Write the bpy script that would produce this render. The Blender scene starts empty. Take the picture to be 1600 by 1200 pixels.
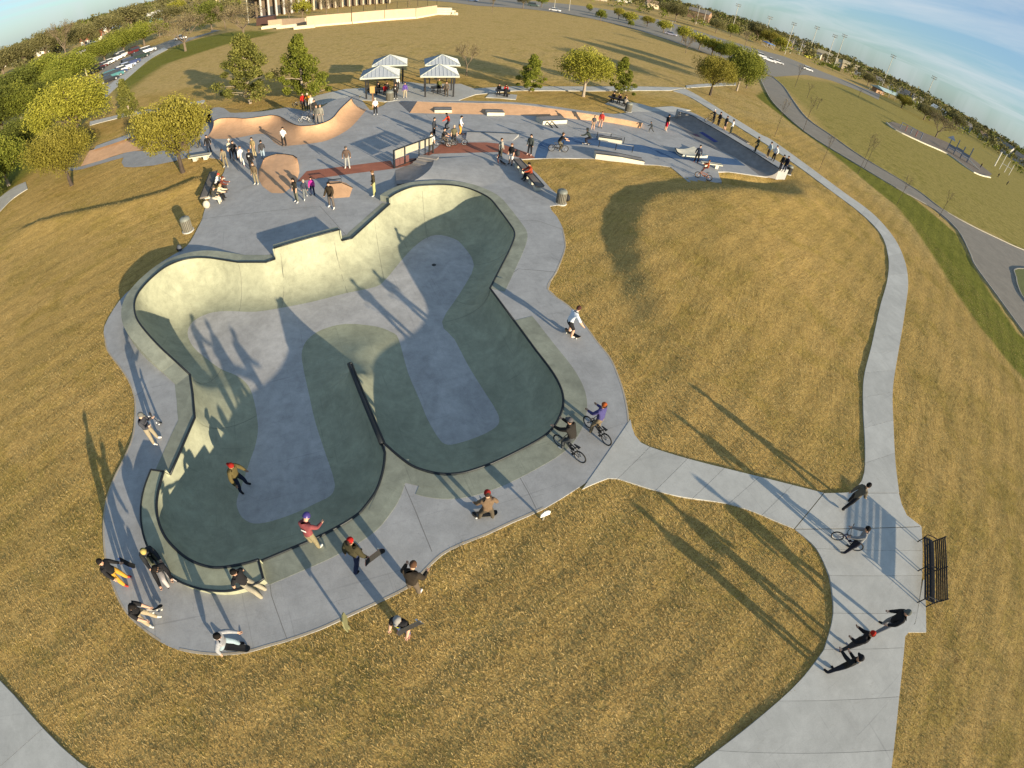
import bpy, bmesh, math, random
import numpy as np
from math import radians, sin, cos, pi, sqrt, hypot, atan2, tan
from mathutils import Vector, Matrix
from mathutils.geometry import delaunay_2d_cdt

random.seed(7); RNG = np.random.default_rng(11)
S = bpy.context.scene
COL = S.collection

# ------------------------------------------------------------------ camera
# action-camera fisheye hanging 14 m above the park, looking down and slightly rolled
CAM_H = 14.0
F_PX, K3 = 745.0, -0.04                     # theta = r/F + K3 (r/F)^3, r in 1600-wide pixels
PITCH, ROLL = radians(47.6), radians(7.85)
_up = np.array([sin(ROLL)*cos(PITCH), cos(ROLL)*cos(PITCH), sin(PITCH)])
_yy = np.array([0, 0, -1.0]); _yy = _yy - _up*(_yy @ _up); _yy /= np.linalg.norm(_yy)
_xx = np.cross(_yy, _up)
CAMM = np.stack([_xx, _yy, _up])            # camera axes -> world
cd = bpy.data.cameras.new('camera'); cam = bpy.data.objects.new('camera', cd); COL.objects.link(cam)
cam.matrix_world = Matrix(((*CAMM[0], 0), (*CAMM[1], 0), (*CAMM[2], CAM_H), (0, 0, 0, 1)))
cd.type = 'PANO'; cd.sensor_width = 36.0; cd.sensor_height = 27.0; cd.sensor_fit = 'AUTO'
cd.clip_start = 0.05; cd.clip_end = 20000
_k = (1600/36.0)/F_PX
for _t in (cd, getattr(cd, 'cycles', None)):
    try:
        _t.panorama_type = 'FISHEYE_LENS_POLYNOMIAL'
        _t.fisheye_fov = radians(200)
        _t.fisheye_polynomial_k0 = 0.0
        _t.fisheye_polynomial_k1 = -_k
        _t.fisheye_polynomial_k2 = 0.0
        _t.fisheye_polynomial_k3 = -K3*_k**3
        _t.fisheye_polynomial_k4 = 0.0
        break
    except Exception as e:
        print('pano', e)
S.camera = cam

# ------------------------------------------------------------------ light
SUN_AZ, SUN_EL = radians(131.0), radians(11.4)     # azimuth clockwise from +Y
sd = bpy.data.lights.new('sun', 'SUN'); sun = bpy.data.objects.new('sun', sd); COL.objects.link(sun)
sd.energy = 4.5; sd.angle = radians(0.55); sd.color = (1.0, 0.84, 0.60)
_sv = Vector((sin(SUN_AZ)*cos(SUN_EL), cos(SUN_AZ)*cos(SUN_EL), sin(SUN_EL)))
sun.rotation_euler = _sv.to_track_quat('Z', 'Y').to_euler()
sun.location = (40, -40, 60)
W = bpy.data.worlds.new('World'); S.world = W; W.use_nodes = True
wn = W.node_tree.nodes; wl = W.node_tree.links; wn.clear()
wo = wn.new('ShaderNodeOutputWorld'); wb = wn.new('ShaderNodeBackground')
sky = wn.new('ShaderNodeTexSky'); sky.sky_type = 'NISHITA'; sky.sun_disc = False
sky.sun_elevation = SUN_EL; sky.sun_rotation = SUN_AZ; sky.air_density = 1.0; sky.dust_density = 0.6; sky.ozone_density = 1.6
tc = wn.new('ShaderNodeTexCoord'); sep = wn.new('ShaderNodeSeparateXYZ')
wl.new(tc.outputs['Generated'], sep.inputs[0])
zc = wn.new('ShaderNodeMath'); zc.operation = 'MAXIMUM'; zc.inputs[1].default_value = 0.03
wl.new(sep.outputs['Z'], zc.inputs[0])
zb = wn.new('ShaderNodeMath'); zb.operation = 'ADD'; zb.inputs[1].default_value = 0.07; wl.new(zc.outputs[0], zb.inputs[0])
dv = wn.new('ShaderNodeVectorMath'); dv.operation = 'DIVIDE'
cz = wn.new('ShaderNodeCombineXYZ')
for i in range(3): wl.new(zb.outputs[0], cz.inputs[i])
wl.new(tc.outputs['Generated'], dv.inputs[0]); wl.new(cz.outputs[0], dv.inputs[1])
mp = wn.new('ShaderNodeMapping'); mp.inputs['Scale'].default_value = (0.85, 0.26, 0.0); mp.inputs['Rotation'].default_value = (0, 0, radians(35))
wl.new(dv.outputs[0], mp.inputs[0])
nz = wn.new('ShaderNodeTexNoise'); nz.inputs['Scale'].default_value = 1.3; nz.inputs['Detail'].default_value = 7; nz.inputs['Roughness'].default_value = 0.58; nz.inputs['Distortion'].default_value = 0.6
wl.new(mp.outputs[0], nz.inputs['Vector'])
cr = wn.new('ShaderNodeValToRGB'); cr.color_ramp.elements[0].position = 0.40; cr.color_ramp.elements[1].position = 0.70
cr.color_ramp.elements[0].color = (0, 0, 0, 1); cr.color_ramp.elements[1].color = (1, 1, 1, 1)
wl.new(nz.outputs['Fac'], cr.inputs[0])
cm = wn.new('ShaderNodeMath'); cm.operation = 'MULTIPLY'; cm.inputs[1].default_value = 0.6; wl.new(cr.outputs[0], cm.inputs[0])
tn = wn.new('ShaderNodeMixRGB'); tn.blend_type = 'MULTIPLY'; tn.inputs[0].default_value = 1.0; tn.inputs[2].default_value = (0.45, 0.60, 0.81, 1); wl.new(sky.outputs[0], tn.inputs[1])
vl = wn.new('ShaderNodeMixRGB'); vl.inputs[0].default_value = 0.5; vl.inputs[2].default_value = (0.74, 1.06, 1.24, 1); wl.new(tn.outputs[0], vl.inputs[1])   # even high haze
mx = wn.new('ShaderNodeMixRGB'); mx.inputs[2].default_value = (2.1, 2.25, 2.35, 1)
wl.new(cm.outputs[0], mx.inputs[0]); wl.new(vl.outputs[0], mx.inputs[1])
wl.new(mx.outputs[0], wb.inputs[0]); wb.inputs[1].default_value = 0.15; wl.new(wb.outputs[0], wo.inputs[0])
S.view_settings.view_transform = 'Standard'; S.view_settings.look = 'None'
S.view_settings.exposure = 1.2; S.view_settings.gamma = 1.0; S.view_settings.use_curve_mapping = False
S.render.engine = 'CYCLES'
S.cycles.max_bounces = 6; S.cycles.diffuse_bounces = 3; S.cycles.glossy_bounces = 2; S.cycles.transmission_bounces = 2; S.cycles.transparent_max_bounces = 4
S.cycles.use_denoising = True

# ------------------------------------------------------------------ helpers
G0 = 0.05                                    # top of the concrete; the turf sheet lies at about 0
_rr = np.linspace(0, 2.4, 4000); _tt = _rr + K3*_rr**3
def rays(p):
    p = np.atleast_2d(np.asarray(p, float)); d = p - np.array([800, 600.0])
    r = np.hypot(d[:, 0], d[:, 1]) + 1e-9; t = r/F_PX; th = t + K3*t**3
    c = np.stack([np.sin(th)*d[:, 0]/r, -np.sin(th)*d[:, 1]/r, -np.cos(th)], 1)
    return c @ CAMM.T
def at(px, py, z=G0):
    """the place on the level z that the photograph shows at this pixel"""
    R = rays((px, py))[0]; s = (z - CAM_H)/min(R[2], -0.004)
    return Vector((R[0]*s, R[1]*s, z))
def ats(pts, z=G0): return [at(p[0], p[1], p[2] if len(p) > 2 else z) for p in pts]
def tall(base, top, z=G0):
    """height of an upright thing from the pixels of its foot and its head"""
    b = at(*base, z); R = rays(top)[0]
    s = (b.x*R[0] + b.y*R[1])/(R[0]**2 + R[1]**2)
    return CAM_H + s*R[2] - z
def dist(p): return (Vector(p) - Vector((0, 0, CAM_H))).length
def smooth(x): x = np.clip(x, 0, 1); return x*x*(3-2*x)
def catmull(P, n=6, closed=False):
    P = [Vector(p) for p in P]; out = []; N = len(P)
    rng_ = range(N) if closed else range(N-1)
    for i in rng_:
        if closed: a, b, c, d = P[i-1], P[i], P[(i+1) % N], P[(i+2) % N]
        else: a, b, c, d = P[max(i-1, 0)], P[i], P[i+1], P[min(i+2, N-1)]
        for k in range(n):
            t = k/n
            out.append(0.5*((2*b) + (c-a)*t + (2*a-5*b+4*c-d)*t*t + (3*b-a-3*c+d)*t**3))
    if not closed: out.append(P[-1])
    return out
def resample(P, n):
    P = [Vector(p) for p in P]; L = [0]
    for a, b in zip(P, P[1:]): L.append(L[-1] + (b-a).length)
    out = []; j = 0
    for i in range(n):
        s = L[-1]*i/(n-1)
        while j < len(P)-2 and L[j+1] < s: j += 1
        t = (s-L[j])/max(L[j+1]-L[j], 1e-9); out.append(P[j].lerp(P[j+1], min(max(t, 0), 1)))
    return out
def inside(px, py, poly):
    """points in polygon, vectorised"""
    q = np.asarray([(p[0], p[1]) for p in poly]); r = np.zeros(np.shape(px), bool)
    x1, y1 = q[:, 0], q[:, 1]; x2, y2 = np.roll(x1, -1), np.roll(y1, -1)
    for a, b, c, d in zip(x1, y1, x2, y2):
        if b == d: continue
        m = ((b > py) != (d > py)) & (px < (c-a)*(py-b)/(d-b) + a); r ^= m
    return r
def segdist(px, py, poly, closed=True, val=None):
    """distance to a polyline; with val also the value of the nearest point"""
    q = np.asarray([(p[0], p[1]) for p in poly]); n = len(q)
    D = np.full(np.shape(px), 1e9); V = np.zeros(np.shape(px))
    for i in range(n if closed else n-1):
        a, b = q[i], q[(i+1) % n]; ab = b-a; L = ab @ ab
        t = np.clip(((px-a[0])*ab[0] + (py-a[1])*ab[1])/max(L, 1e-12), 0, 1)
        d = np.hypot(px-a[0]-t*ab[0], py-a[1]-t*ab[1]); m = d < D
        D = np.where(m, d, D)
        if val is not None: V = np.where(m, val[i]*(1-t) + val[(i+1) % n]*t, V)
    return (D, V) if val is not None else D

# ------------------------------------------------------------------ materials
MATS = {}
def newmat(name):
    m = bpy.data.materials.new(name); m.use_nodes = True; nt = m.node_tree
    return m, nt, nt.nodes['Principled BSDF']
def mat(name, col, rough=0.7, var=0.12, scale=6.0, bump=0.0, bscale=None, metal=0.0, coords='Object', dark=None, spec=0.3, detail=5.0):
    """plain surface with soft procedural variation"""
    if name in MATS: return MATS[name]
    m, nt, b = newmat(name); N, L = nt.nodes, nt.links
    tcn = N.new('ShaderNodeTexCoord')
    nz = N.new('ShaderNodeTexNoise'); nz.inputs['Scale'].default_value = scale; nz.inputs['Detail'].default_value = detail; nz.inputs['Roughness'].default_value = 0.62
    L.new(tcn.outputs[coords], nz.inputs['Vector'])
    rp = N.new('ShaderNodeValToRGB'); rp.color_ramp.elements[0].position = 0.3; rp.color_ramp.elements[1].position = 0.72
    lo = dark if dark else tuple(c*(1-var) for c in col); hi = tuple(min(c*(1+var), 1) for c in col)
    rp.color_ramp.elements[0].color = (*lo, 1); rp.color_ramp.elements[1].color = (*hi, 1)
    L.new(nz.outputs['Fac'], rp.inputs[0]); L.new(rp.outputs[0], b.inputs['Base Color'])
    b.inputs['Roughness'].default_value = rough; b.inputs['Metallic'].default_value = metal; b.inputs['Specular IOR Level'].default_value = spec
    if bump:
        n2 = N.new('ShaderNodeTexNoise'); n2.inputs['Scale'].default_value = bscale or scale*4; n2.inputs['Detail'].default_value = 4
        L.new(tcn.outputs[coords], n2.inputs['Vector'])
        bp = N.new('ShaderNodeBump'); bp.inputs['Strength'].default_value = bump; bp.inputs['Distance'].default_value = 0.02
        L.new(n2.outputs['Fac'], bp.inputs['Height']); L.new(bp.outputs[0], b.inputs['Normal'])
    MATS[name] = m; return m
def concrete(name, col, stain=(0.5, 0.5, 0.5), amount=0.3, streak=0.0):
    """trowelled concrete: cloudy tone, darker stains, fine grain; generated in world space"""
    if name in MATS: return MATS[name]
    m, nt, b = newmat(name); N, L = nt.nodes, nt.links
    g = N.new('ShaderNodeNewGeometry')
    def noise(sc, det, ro, dist=0.0, scl=None):
        n = N.new('ShaderNodeTexNoise'); n.inputs['Scale'].default_value = sc; n.inputs['Detail'].default_value = det; n.inputs['Roughness'].default_value = ro; n.inputs['Distortion'].default_value = dist
        if scl:
            mpn = N.new('ShaderNodeMapping'); mpn.inputs['Scale'].default_value = scl; mpn.inputs['Rotation'].default_value = (0, 0, 0.6); L.new(g.outputs['Position'], mpn.inputs[0]); L.new(mpn.outputs[0], n.inputs['Vector'])
        else: L.new(g.outputs['Position'], n.inputs['Vector'])
        return n
    def ramp(src, p0, p1, c0, c1):
        r = N.new('ShaderNodeValToRGB'); r.color_ramp.elements[0].position = p0; r.color_ramp.elements[1].position = p1
        r.color_ramp.elements[0].color = (*c0, 1); r.color_ramp.elements[1].color = (*c1, 1); L.new(src.outputs['Fac'], r.inputs[0]); return r
    def mul(a, bb, f=1.0):
        x = N.new('ShaderNodeMixRGB'); x.blend_type = 'MULTIPLY'; x.inputs[0].default_value = f; L.new(a, x.inputs[1]); L.new(bb, x.inputs[2]); return x.outputs[0]
    base = N.new('ShaderNodeRGB'); base.outputs[0].default_value = (*col, 1)
    c1 = ramp(noise(0.55, 6, 0.6, 0.8), 0.3, 0.7, (1-amount,)*3, (1+amount*0.45,)*3)
    c2 = ramp(noise(2.3, 8, 0.68, 0.4), 0.32, 0.68, (1-amount*0.8,)*3, (1+amount*0.4,)*3)
    c3 = ramp(noise(30, 3, 0.6), 0.3, 0.7, (0.93,)*3, (1.06,)*3)
    o = mul(base.outputs[0], c1.outputs[0]); o = mul(o, c2.outputs[0]); o = mul(o, c3.outputs[0])
    st = ramp(noise(1.1, 9, 0.75, 1.5, (1.0, 2.4, 1.4)), 0.60, 0.78, (1, 1, 1), stain); o = mul(o, st.outputs[0], 0.8)
    for ang, seed in ((0.5, 0.0), (2.1, 7.0)):      # wheel and trowel marks: long thin streaks
        mpn = N.new('ShaderNodeMapping'); mpn.vector_type = 'TEXTURE'; mpn.inputs['Scale'].default_value = (3.2, 0.07, 1.0); mpn.inputs['Rotation'].default_value = (0, 0, ang); mpn.inputs['Location'].default_value = (seed, seed, 0); L.new(g.outputs['Position'], mpn.inputs[0])
        n = N.new('ShaderNodeTexNoise'); n.inputs['Scale'].default_value = 1.0; n.inputs['Detail'].default_value = 3; n.inputs['Distortion'].default_value = 0.9; L.new(mpn.outputs[0], n.inputs['Vector'])
        o = mul(o, ramp(n, 0.64, 0.74, (1, 1, 1), (0.78, 0.78, 0.79)).outputs[0], 0.75)
    oi = N.new('ShaderNodeObjectInfo'); rr = N.new('ShaderNodeMapRange'); rr.inputs[3].default_value = 0.92; rr.inputs[4].default_value = 1.05
    L.new(oi.outputs['Random'], rr.inputs[0]); x = N.new('ShaderNodeMixRGB'); x.blend_type = 'MULTIPLY'; x.inputs[0].default_value = 1
    L.new(o, x.inputs[1]); L.new(rr.outputs[0], x.inputs[2]); o = x.outputs[0]
    L.new(o, b.inputs['Base Color']); b.inputs['Roughness'].default_value = 0.82; b.inputs['Specular IOR Level'].default_value = 0.25
    bp = N.new('ShaderNodeBump'); bp.inputs['Strength'].default_value = 0.12; bp.inputs['Distance'].default_value = 0.01
    L.new(noise(12, 5, 0.6).outputs['Fac'], bp.inputs['Height']); L.new(bp.outputs[0], b.inputs['Normal'])
    MATS[name] = m; return m
C_DECK = concrete('deck concrete', (0.34, 0.34, 0.335), amount=0.16)
C_WALK = concrete('sidewalk concrete', (0.46, 0.455, 0.42), amount=0.12, stain=(0.68, 0.64, 0.58))
C_BOWL = concrete('green bowl concrete', (0.345, 0.355, 0.25), amount=0.22, stain=(0.62, 0.6, 0.52))
C_FLAT = concrete('grey bowl concrete', (0.43, 0.42, 0.405), amount=0.2, stain=(0.6, 0.6, 0.62))
C_STRIP = concrete('green strip concrete', (0.27, 0.285, 0.225), amount=0.25)
C_SALMON = concrete('salmon concrete', (0.54, 0.33, 0.19), amount=0.15, stain=(0.8, 0.72, 0.66))
C_RED = concrete('red concrete', (0.34, 0.125, 0.075), amount=0.18)
C_BLUE = concrete('blue concrete', (0.062, 0.125, 0.24), amount=0.2)
C_DARK = concrete('grey ramp and shade concrete', (0.25, 0.235, 0.225), amount=0.22)  # ramp grey; also painted as shade on bank slope, end wedge and ledge tops
C_LEDGE = concrete('pale ledge concrete', (0.55, 0.52, 0.42), amount=0.08)
C_ASPH = concrete('worn asphalt', (0.26, 0.23, 0.185), amount=0.16)
C_ROAD = concrete('pale road', (0.29, 0.26, 0.21), amount=0.12)
STEEL = mat('dark steel', (0.022, 0.026, 0.03), 0.45, metal=0.4, var=0.2, scale=20)
BLACK = mat('black paint', (0.016, 0.016, 0.018), 0.5, var=0.2, scale=15)
GALV = mat('galvanised steel', (0.36, 0.36, 0.36), 0.45, metal=0.6, var=0.12, scale=8)
RUBBER = mat('rubber', (0.018, 0.018, 0.018), 0.85, var=0.2, scale=30)

# ------------------------------------------------------------------ object builders
def link(o, parent=None):
    COL.objects.link(o)
    if parent is not None: o.parent = parent
    return o
def tag(o, label=None, cat=None, group=None, kind=None):
    if label: o['label'] = label
    if cat: o['category'] = cat
    if group: o['group'] = group
    if kind: o['kind'] = kind
    return o
def thing(name, label, cat, loc=(0, 0, 0), rotz=0.0, group=None, kind=None):
    o = bpy.data.objects.new(name, None); COL.objects.link(o); o.location = loc; o.rotation_euler = (0, 0, rotz)
    o.empty_display_size = 0.2
    return tag(o, label, cat, group, kind)
def rawmesh(name, V, Fc, mats, midx=None, smooth_=False):
    me = bpy.data.meshes.new(name); me.from_pydata([tuple(v) for v in V], [], Fc)
    for m in (mats if isinstance(mats, (list, tuple)) else [mats]): me.materials.append(m)
    if midx is not None: me.polygons.foreach_set('material_index', midx)
    if smooth_: me.polygons.foreach_set('use_smooth', [True]*len(me.polygons))
    me.update(); return me
class MB:
    """collects shapes into ONE mesh"""
    def __init__(s): s.V = []; s.F = []; s.M = []; s.mi = 0
    def add(s, V, Fc):
        o = len(s.V); s.V += [Vector(v) for v in V]; s.F += [[i+o for i in f] for f in Fc]; s.M += [s.mi]*len(Fc); return s
    def box(s, c, size, rz=0.0, M=None):
        x, y, z = (v/2 for v in size); R = M or Matrix.Rotation(rz, 3, 'Z'); c = Vector(c)
        s.add([c + R @ Vector((a*x, b*y, d*z)) for a in (-1, 1) for b in (-1, 1) for d in (-1, 1)],
              [(0, 1, 3, 2), (4, 6, 7, 5), (0, 4, 5, 1), (2, 3, 7, 6), (0, 2, 6, 4), (1, 5, 7, 3)]); return s
    def beam(s, a, b, w, h, up=Vector((0, 0, 1))):
        a, b = Vector(a), Vector(b); d = (b-a); L = d.length; d.normalize(); x = d.cross(up)
        if x.length < 1e-4: x = Vector((1, 0, 0))
        x.normalize(); y = x.cross(d)
        M = Matrix((d, x, y)).transposed(); return s.box((a+b)/2, (L, w, h), M=M)
    def tube(s, P, r, n=6, cap=True, closed=False):
        P = [Vector(p) for p in P]; rs = r if isinstance(r, (list, tuple)) else [r]*len(P); rows = []; prev = None
        for i, p in enumerate(P):
            a = P[i-1] if (i or closed) else P[i]; b = P[(i+1) % len(P)] if (i < len(P)-1 or closed) else P[i]
            d = (b-a).normalized() if (b-a).length > 1e-9 else Vector((0, 0, 1))
            x = prev if prev is not None else (Vector((0, 0, 1)) if abs(d.z) < 0.9 else Vector((1, 0, 0)))
            x = (x - d*x.dot(d)); x = x.normalized() if x.length > 1e-6 else d.orthogonal().normalized(); prev = x; y = d.cross(x)
            rows.append([p + (x*cos(2*pi*k/n) + y*sin(2*pi*k/n))*rs[i] for k in range(n)])
        o = [v for r_ in rows for v in r_]; Fc = []; m = len(P)
        for i in range(m if closed else m-1):
            for k in range(n):
                j = (i+1) % m; Fc.append((i*n+k, i*n+(k+1) % n, j*n+(k+1) % n, j*n+k))
        if cap and not closed: Fc += [tuple(range(n))[::-1], tuple((m-1)*n+k for k in range(n))]
        return s.add(o, Fc)
    def loft(s, rows, closed=False):
        n = len(rows[0]); Fc = []
        for i in range(len(rows)-1):
            for k in range(n if closed else n-1):
                Fc.append((i*n+k, i*n+(k+1) % n, (i+1)*n+(k+1) % n, (i+1)*n+k))
        return s.add([v for r in rows for v in r], Fc)
    def prism(s, poly, z0, z1):
        n = len(poly); V = [(p[0], p[1], z0) for p in poly] + [(p[0], p[1], z1) for p in poly]
        a = sum(poly[i][0]*poly[(i+1) % n][1] - poly[(i+1) % n][0]*poly[i][1] for i in range(n)); idx = list(range(n))
        if a < 0: idx.reverse()
        Fc = [tuple(i+n for i in idx), tuple(reversed(idx))] + [(idx[i], idx[(i+1) % n], idx[(i+1) % n]+n, idx[i]+n) for i in range(n)]
        return s.add(V, Fc)
    def ball(s, c, r, nu=8, nv=6):
        c = Vector(c); r = Vector(r) if hasattr(r, '__len__') else Vector((r, r, r))
        rows = [[c + Vector((r.x*sin(pi*j/nv)*cos(2*pi*i/nu), r.y*sin(pi*j/nv)*sin(2*pi*i/nu), r.z*cos(pi*j/nv))) for i in range(nu)] for j in range(1, nv)]
        V = [c+Vector((0, 0, r.z))] + [v for q in rows for v in q] + [c-Vector((0, 0, r.z))]; Fc = []
        for i in range(nu): Fc.append((0, 1+i, 1+(i+1) % nu))
        for j in range(nv-2):
            for i in range(nu): a = 1+j*nu; Fc.append((a+i, a+nu+i, a+nu+(i+1) % nu, a+(i+1) % nu))
        e = len(V)-1; a = 1+(nv-2)*nu
        for i in range(nu): Fc.append((e, a+(i+1) % nu, a+i))
        return s.add(V, Fc)
    def build(s, name, mats, parent=None, world=False, sm=False, kind=None):
        V = s.V
        if world and parent is not None:
            Mi = Matrix.Translation(parent.location) @ Matrix.Rotation(parent.rotation_euler.z, 4, 'Z'); Mi = Mi.inverted(); V = [Mi @ v for v in V]
        me = rawmesh(name, V, s.F, mats, s.M if isinstance(mats, (list, tuple)) else None, sm)
        o = bpy.data.objects.new(name, me); link(o, parent)
        if kind: o['kind'] = kind
        return o
def struct(name, mb, mats, sm=False, label=None):
    o = mb.build(name, mats, sm=sm); o['kind'] = 'structure'
    if label: o['label'] = label
    return o
def cdt_sheet(outer, holes=(), z=G0, extra=()):
    """flat triangulated sheet with holes; returns verts, faces"""
    P = []; E = []
    for lp in [outer] + list(holes):
        o = len(P); P += [Vector((p[0], p[1])) for p in lp]; n = len(lp); E += [(o+i, o+(i+1) % n) for i in range(n)]
    P += [Vector(e[:2]) for e in extra]
    v, e, f, *_ = delaunay_2d_cdt(P, E, [], 0, 1e-5)
    c = np.array([[sum(v[i][0] for i in t)/3, sum(v[i][1] for i in t)/3] for t in f])
    ok = inside(c[:, 0], c[:, 1], outer)
    for h in holes: ok &= ~inside(c[:, 0], c[:, 1], h)
    return [Vector((p[0], p[1], z)) for p in v], [tuple(t) for t, k in zip(f, ok) if k]

# ================================================================== SETTING: bowl outline first (the turf and the deck leave a hole for it)
BD = -1.72                                    # floor of the bowl
EXT, ARC, PKT, BPK = 0.70, 0.45, 0.82, 0.40    # raised lips: extension, far arc, far left pocket, near left pocket
z0 = G0
COPING_SECTIONS = [  # (pixel x, pixel y, lip height) going round the bowl
 ('left', [(297, 585.6, z0), (275, 565, z0+.12), (250, 542, z0+.38), (228, 518, z0+.62), (214, 498, PKT), (210, 479, PKT), (214, 462, PKT), (225, 446.5, PKT), (240.6, 431, PKT), (259, 417, .76), (281, 407.5, .58), (303, 403, .42), (325, 403, .27), (350, 406.5, .12), (372, 410, z0), (415.6, 410, z0), (430, 405, z0)]),
 ('extension', [(428, 388, EXT), (530.6, 358.8, EXT)]),
 ('back', [(534, 376, z0), (550, 372.5, z0), (609, 319, z0)]),
 ('arc', [(609, 308.5, ARC), (619, 302, ARC), (635, 295, ARC), (650, 291, ARC), (675, 289, .40), (700, 289, .33), (725, 292.5, .25), (747, 300, .18), (765.6, 310.6, .12), (781, 329, .08), (794, 346.6, z0), (803, 360.6, z0), (803, 373, z0), (794, 395, z0), (765.6, 450.6, z0)]),
 ('right', [(803, 501, z0), (837.5, 548, z0), (862.5, 581, z0), (876.6, 607.5, z0), (880, 630, z0), (873.4, 653, z0), (861, 671.6, z0), (844, 685.6, z0), (812.5, 703, z0), (772, 722.5, z0), (740.6, 734, z0), (719, 739.4, z0), (694, 741, z0), (669, 737, z0), (644, 728, z0), (622, 712, z0), (601, 693.5, z0)]),
 ('tongue', [(549.5, 568.5, z0), (545.5, 569, z0), (596.5, 694, z0)]),
 ('near', [(601.6, 707.5, z0), (600, 726, z0), (595, 748, z0), (586, 770, z0), (570, 792, z0), (556, 806, z0), (525, 825, z0), (490.6, 842, z0), (447, 860.6, z0), (408, 877, z0)]),
 ('pocket', [(404, 874.5, BPK), (381, 881, BPK), (344, 887, BPK), (319, 884, BPK), (297, 875, BPK), (278, 861, BPK), (259, 840, BPK), (248, 815, BPK), (245, 789, BPK), (248.4, 764, BPK), (256, 737, BPK)]),
 ('leftwall', [(266, 742, z0), (284, 701, z0), (304.7, 653, z0), (301.6, 617, z0), (297, 585.6, z0)]),
]
STRIP_W = dict(left=0.75, extension=0.42, back=0.55, arc=0.75, right=0.95, tongue=0, near=0.85, pocket=0, leftwall=0.75)
CURVED = {'left', 'arc', 'right', 'near', 'pocket'}
SECT = {}
for nm, pts in COPING_SECTIONS:
    P = ats(pts)
    if nm in CURVED:
        if nm == 'arc': P = catmull(P[:-1], 5) + [P[-1]]
        elif nm == 'left': P = [P[0]] + catmull(P[1:14], 5) + P[14:]
        elif nm == 'right': P = [P[0]] + catmull(P[1:], 5)
        else: P = catmull(P, 5)
    else:
        Q = []
        for a, b in zip(P, P[1:]):
            n = max(1, int((b-a).length/0.5)); Q += [a.lerp(b, i/n) for i in range(n)]
        P = Q + [P[-1]]
    SECT[nm] = P
COP = []
for nm, _ in COPING_SECTIONS:
    for p in SECT[nm]:
        if not COP or hypot(p.x-COP[-1].x, p.y-COP[-1].y) > 0.03: COP.append(p)
if hypot(COP[0].x-COP[-1].x, COP[0].y-COP[-1].y) < 0.03: COP.pop()
COPZ = [p.z for p in COP]
FLOOR_PX = [(370, 782), (372, 797), (380, 810), (397, 818), (425, 814), (462.5, 801), (494, 786), (515.6, 775), (523, 761), (519, 739), (506, 701), (492, 657), (483, 617), (473, 570), (472, 548), (481, 530), (503, 515), (540, 506), (587, 510), (612, 519), (623, 530), (637.5, 582), (655, 645 - 22), (668, 655), (684, 682.5), (695, 693.4), (712.5, 693.4), (750, 681), (775, 667), (780, 654), (772, 635.6), (750, 601), (731, 570), (710, 530), (690.6, 503), (719, 457.5), (740.6, 414), (722, 382.5), (706, 371.6), (681, 367), (659, 376), (637.5, 395), (619, 417), (603, 436), (587, 448), (540.6, 458), (494, 470), (450, 479), (400, 487), (353, 486), (325, 490), (302, 502), (293, 520), (302, 542), (325, 562), (346, 577), (370, 587), (387.5, 602), (397, 626), (403, 664), (400, 692), (390.6, 720), (379, 755)]
FLO = catmull(ats(FLOOR_PX, BD), 3, closed=True)
CX = np.array([p.x for p in COP]); CY = np.array([p.y for p in COP])

# bowl transition: rings of points set in from the lip, each at the height of a quarter ellipse between lip and floor
def bowl_z(x, y):
    dc, zc_ = segdist(x, y, COP, True, COPZ); df = segdist(x, y, FLO)
    t = np.clip(dc/(dc+df+1e-9), 0, 1); inn = inside(x, y, FLO)
    z = zc_ - (zc_-BD)*np.sqrt(np.clip(1-(1-t)**2, 0, 1))
    return np.where(inn, BD, z), t, inn
cand = []
fine = []
n = len(COP)
for i in range(n):
    a, b = COP[i], COP[(i+1) % n]; L = hypot(b.x-a.x, b.y-a.y); k = max(1, int(L/0.22))
    for j in range(k): fine.append(a.lerp(b, j/k))
fx = np.array([p.x for p in fine]); fy = np.array([p.y for p in fine])
area = 0.5*sum(fine[i].x*fine[(i+1) % len(fine)].y - fine[(i+1) % len(fine)].x*fine[i].y for i in range(len(fine)))
sgn = 1.0 if area > 0 else -1.0
pts2 = []
for d in (0.02, 0.06, 0.13, 0.24, 0.38, 0.55):
    for i in range(len(fine)):
        p, q, r = fine[i-1], fine[i], fine[(i+1) % len(fine)]
        t = Vector((r.x-p.x, r.y-p.y)).normalized(); nn = Vector((-t.y, t.x))*sgn
        pts2.append((q.x+nn.x*d, q.y+nn.y*d, d))
pts2 = np.array(pts2)
ok = inside(pts2[:, 0], pts2[:, 1], COP)
dd = segdist(pts2[:, 0], pts2[:, 1], COP); ok &= np.abs(dd-pts2[:, 2]) < 0.02+0.12*pts2[:, 2]
ringpts = pts2[ok][:, :2]
gx, gy = np.meshgrid(np.arange(CX.min(), CX.max(), 0.24), np.arange(CY.min(), CY.max(), 0.24)); gx = gx.ravel() + RNG.uniform(-.03, .03, gx.size); gy = gy.ravel() + RNG.uniform(-.03, .03, gy.size)
m = inside(gx, gy, COP); gx, gy = gx[m], gy[m]
dd = segdist(gx, gy, COP); dfl = segdist(gx, gy, FLO); m = (dd > 0.62) & (dfl > 0.1); gx, gy = gx[m], gy[m]
P2 = [Vector((p.x, p.y)) for p in fine]; E2 = [(i, (i+1) % len(fine)) for i in range(len(fine))]
o = len(P2); P2 += [Vector((p.x, p.y)) for p in FLO]; E2 += [(o+i, o+(i+1) % len(FLO)) for i in range(len(FLO))]
P2 += [Vector(p) for p in ringpts] + [Vector(p) for p in zip(gx, gy)]
v, e, f, *_ = delaunay_2d_cdt(P2, E2, [], 0, 1e-4)
vx = np.array([p[0] for p in v]); vy = np.array([p[1] for p in v]); vz, vt, vin = bowl_z(vx, vy)
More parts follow.
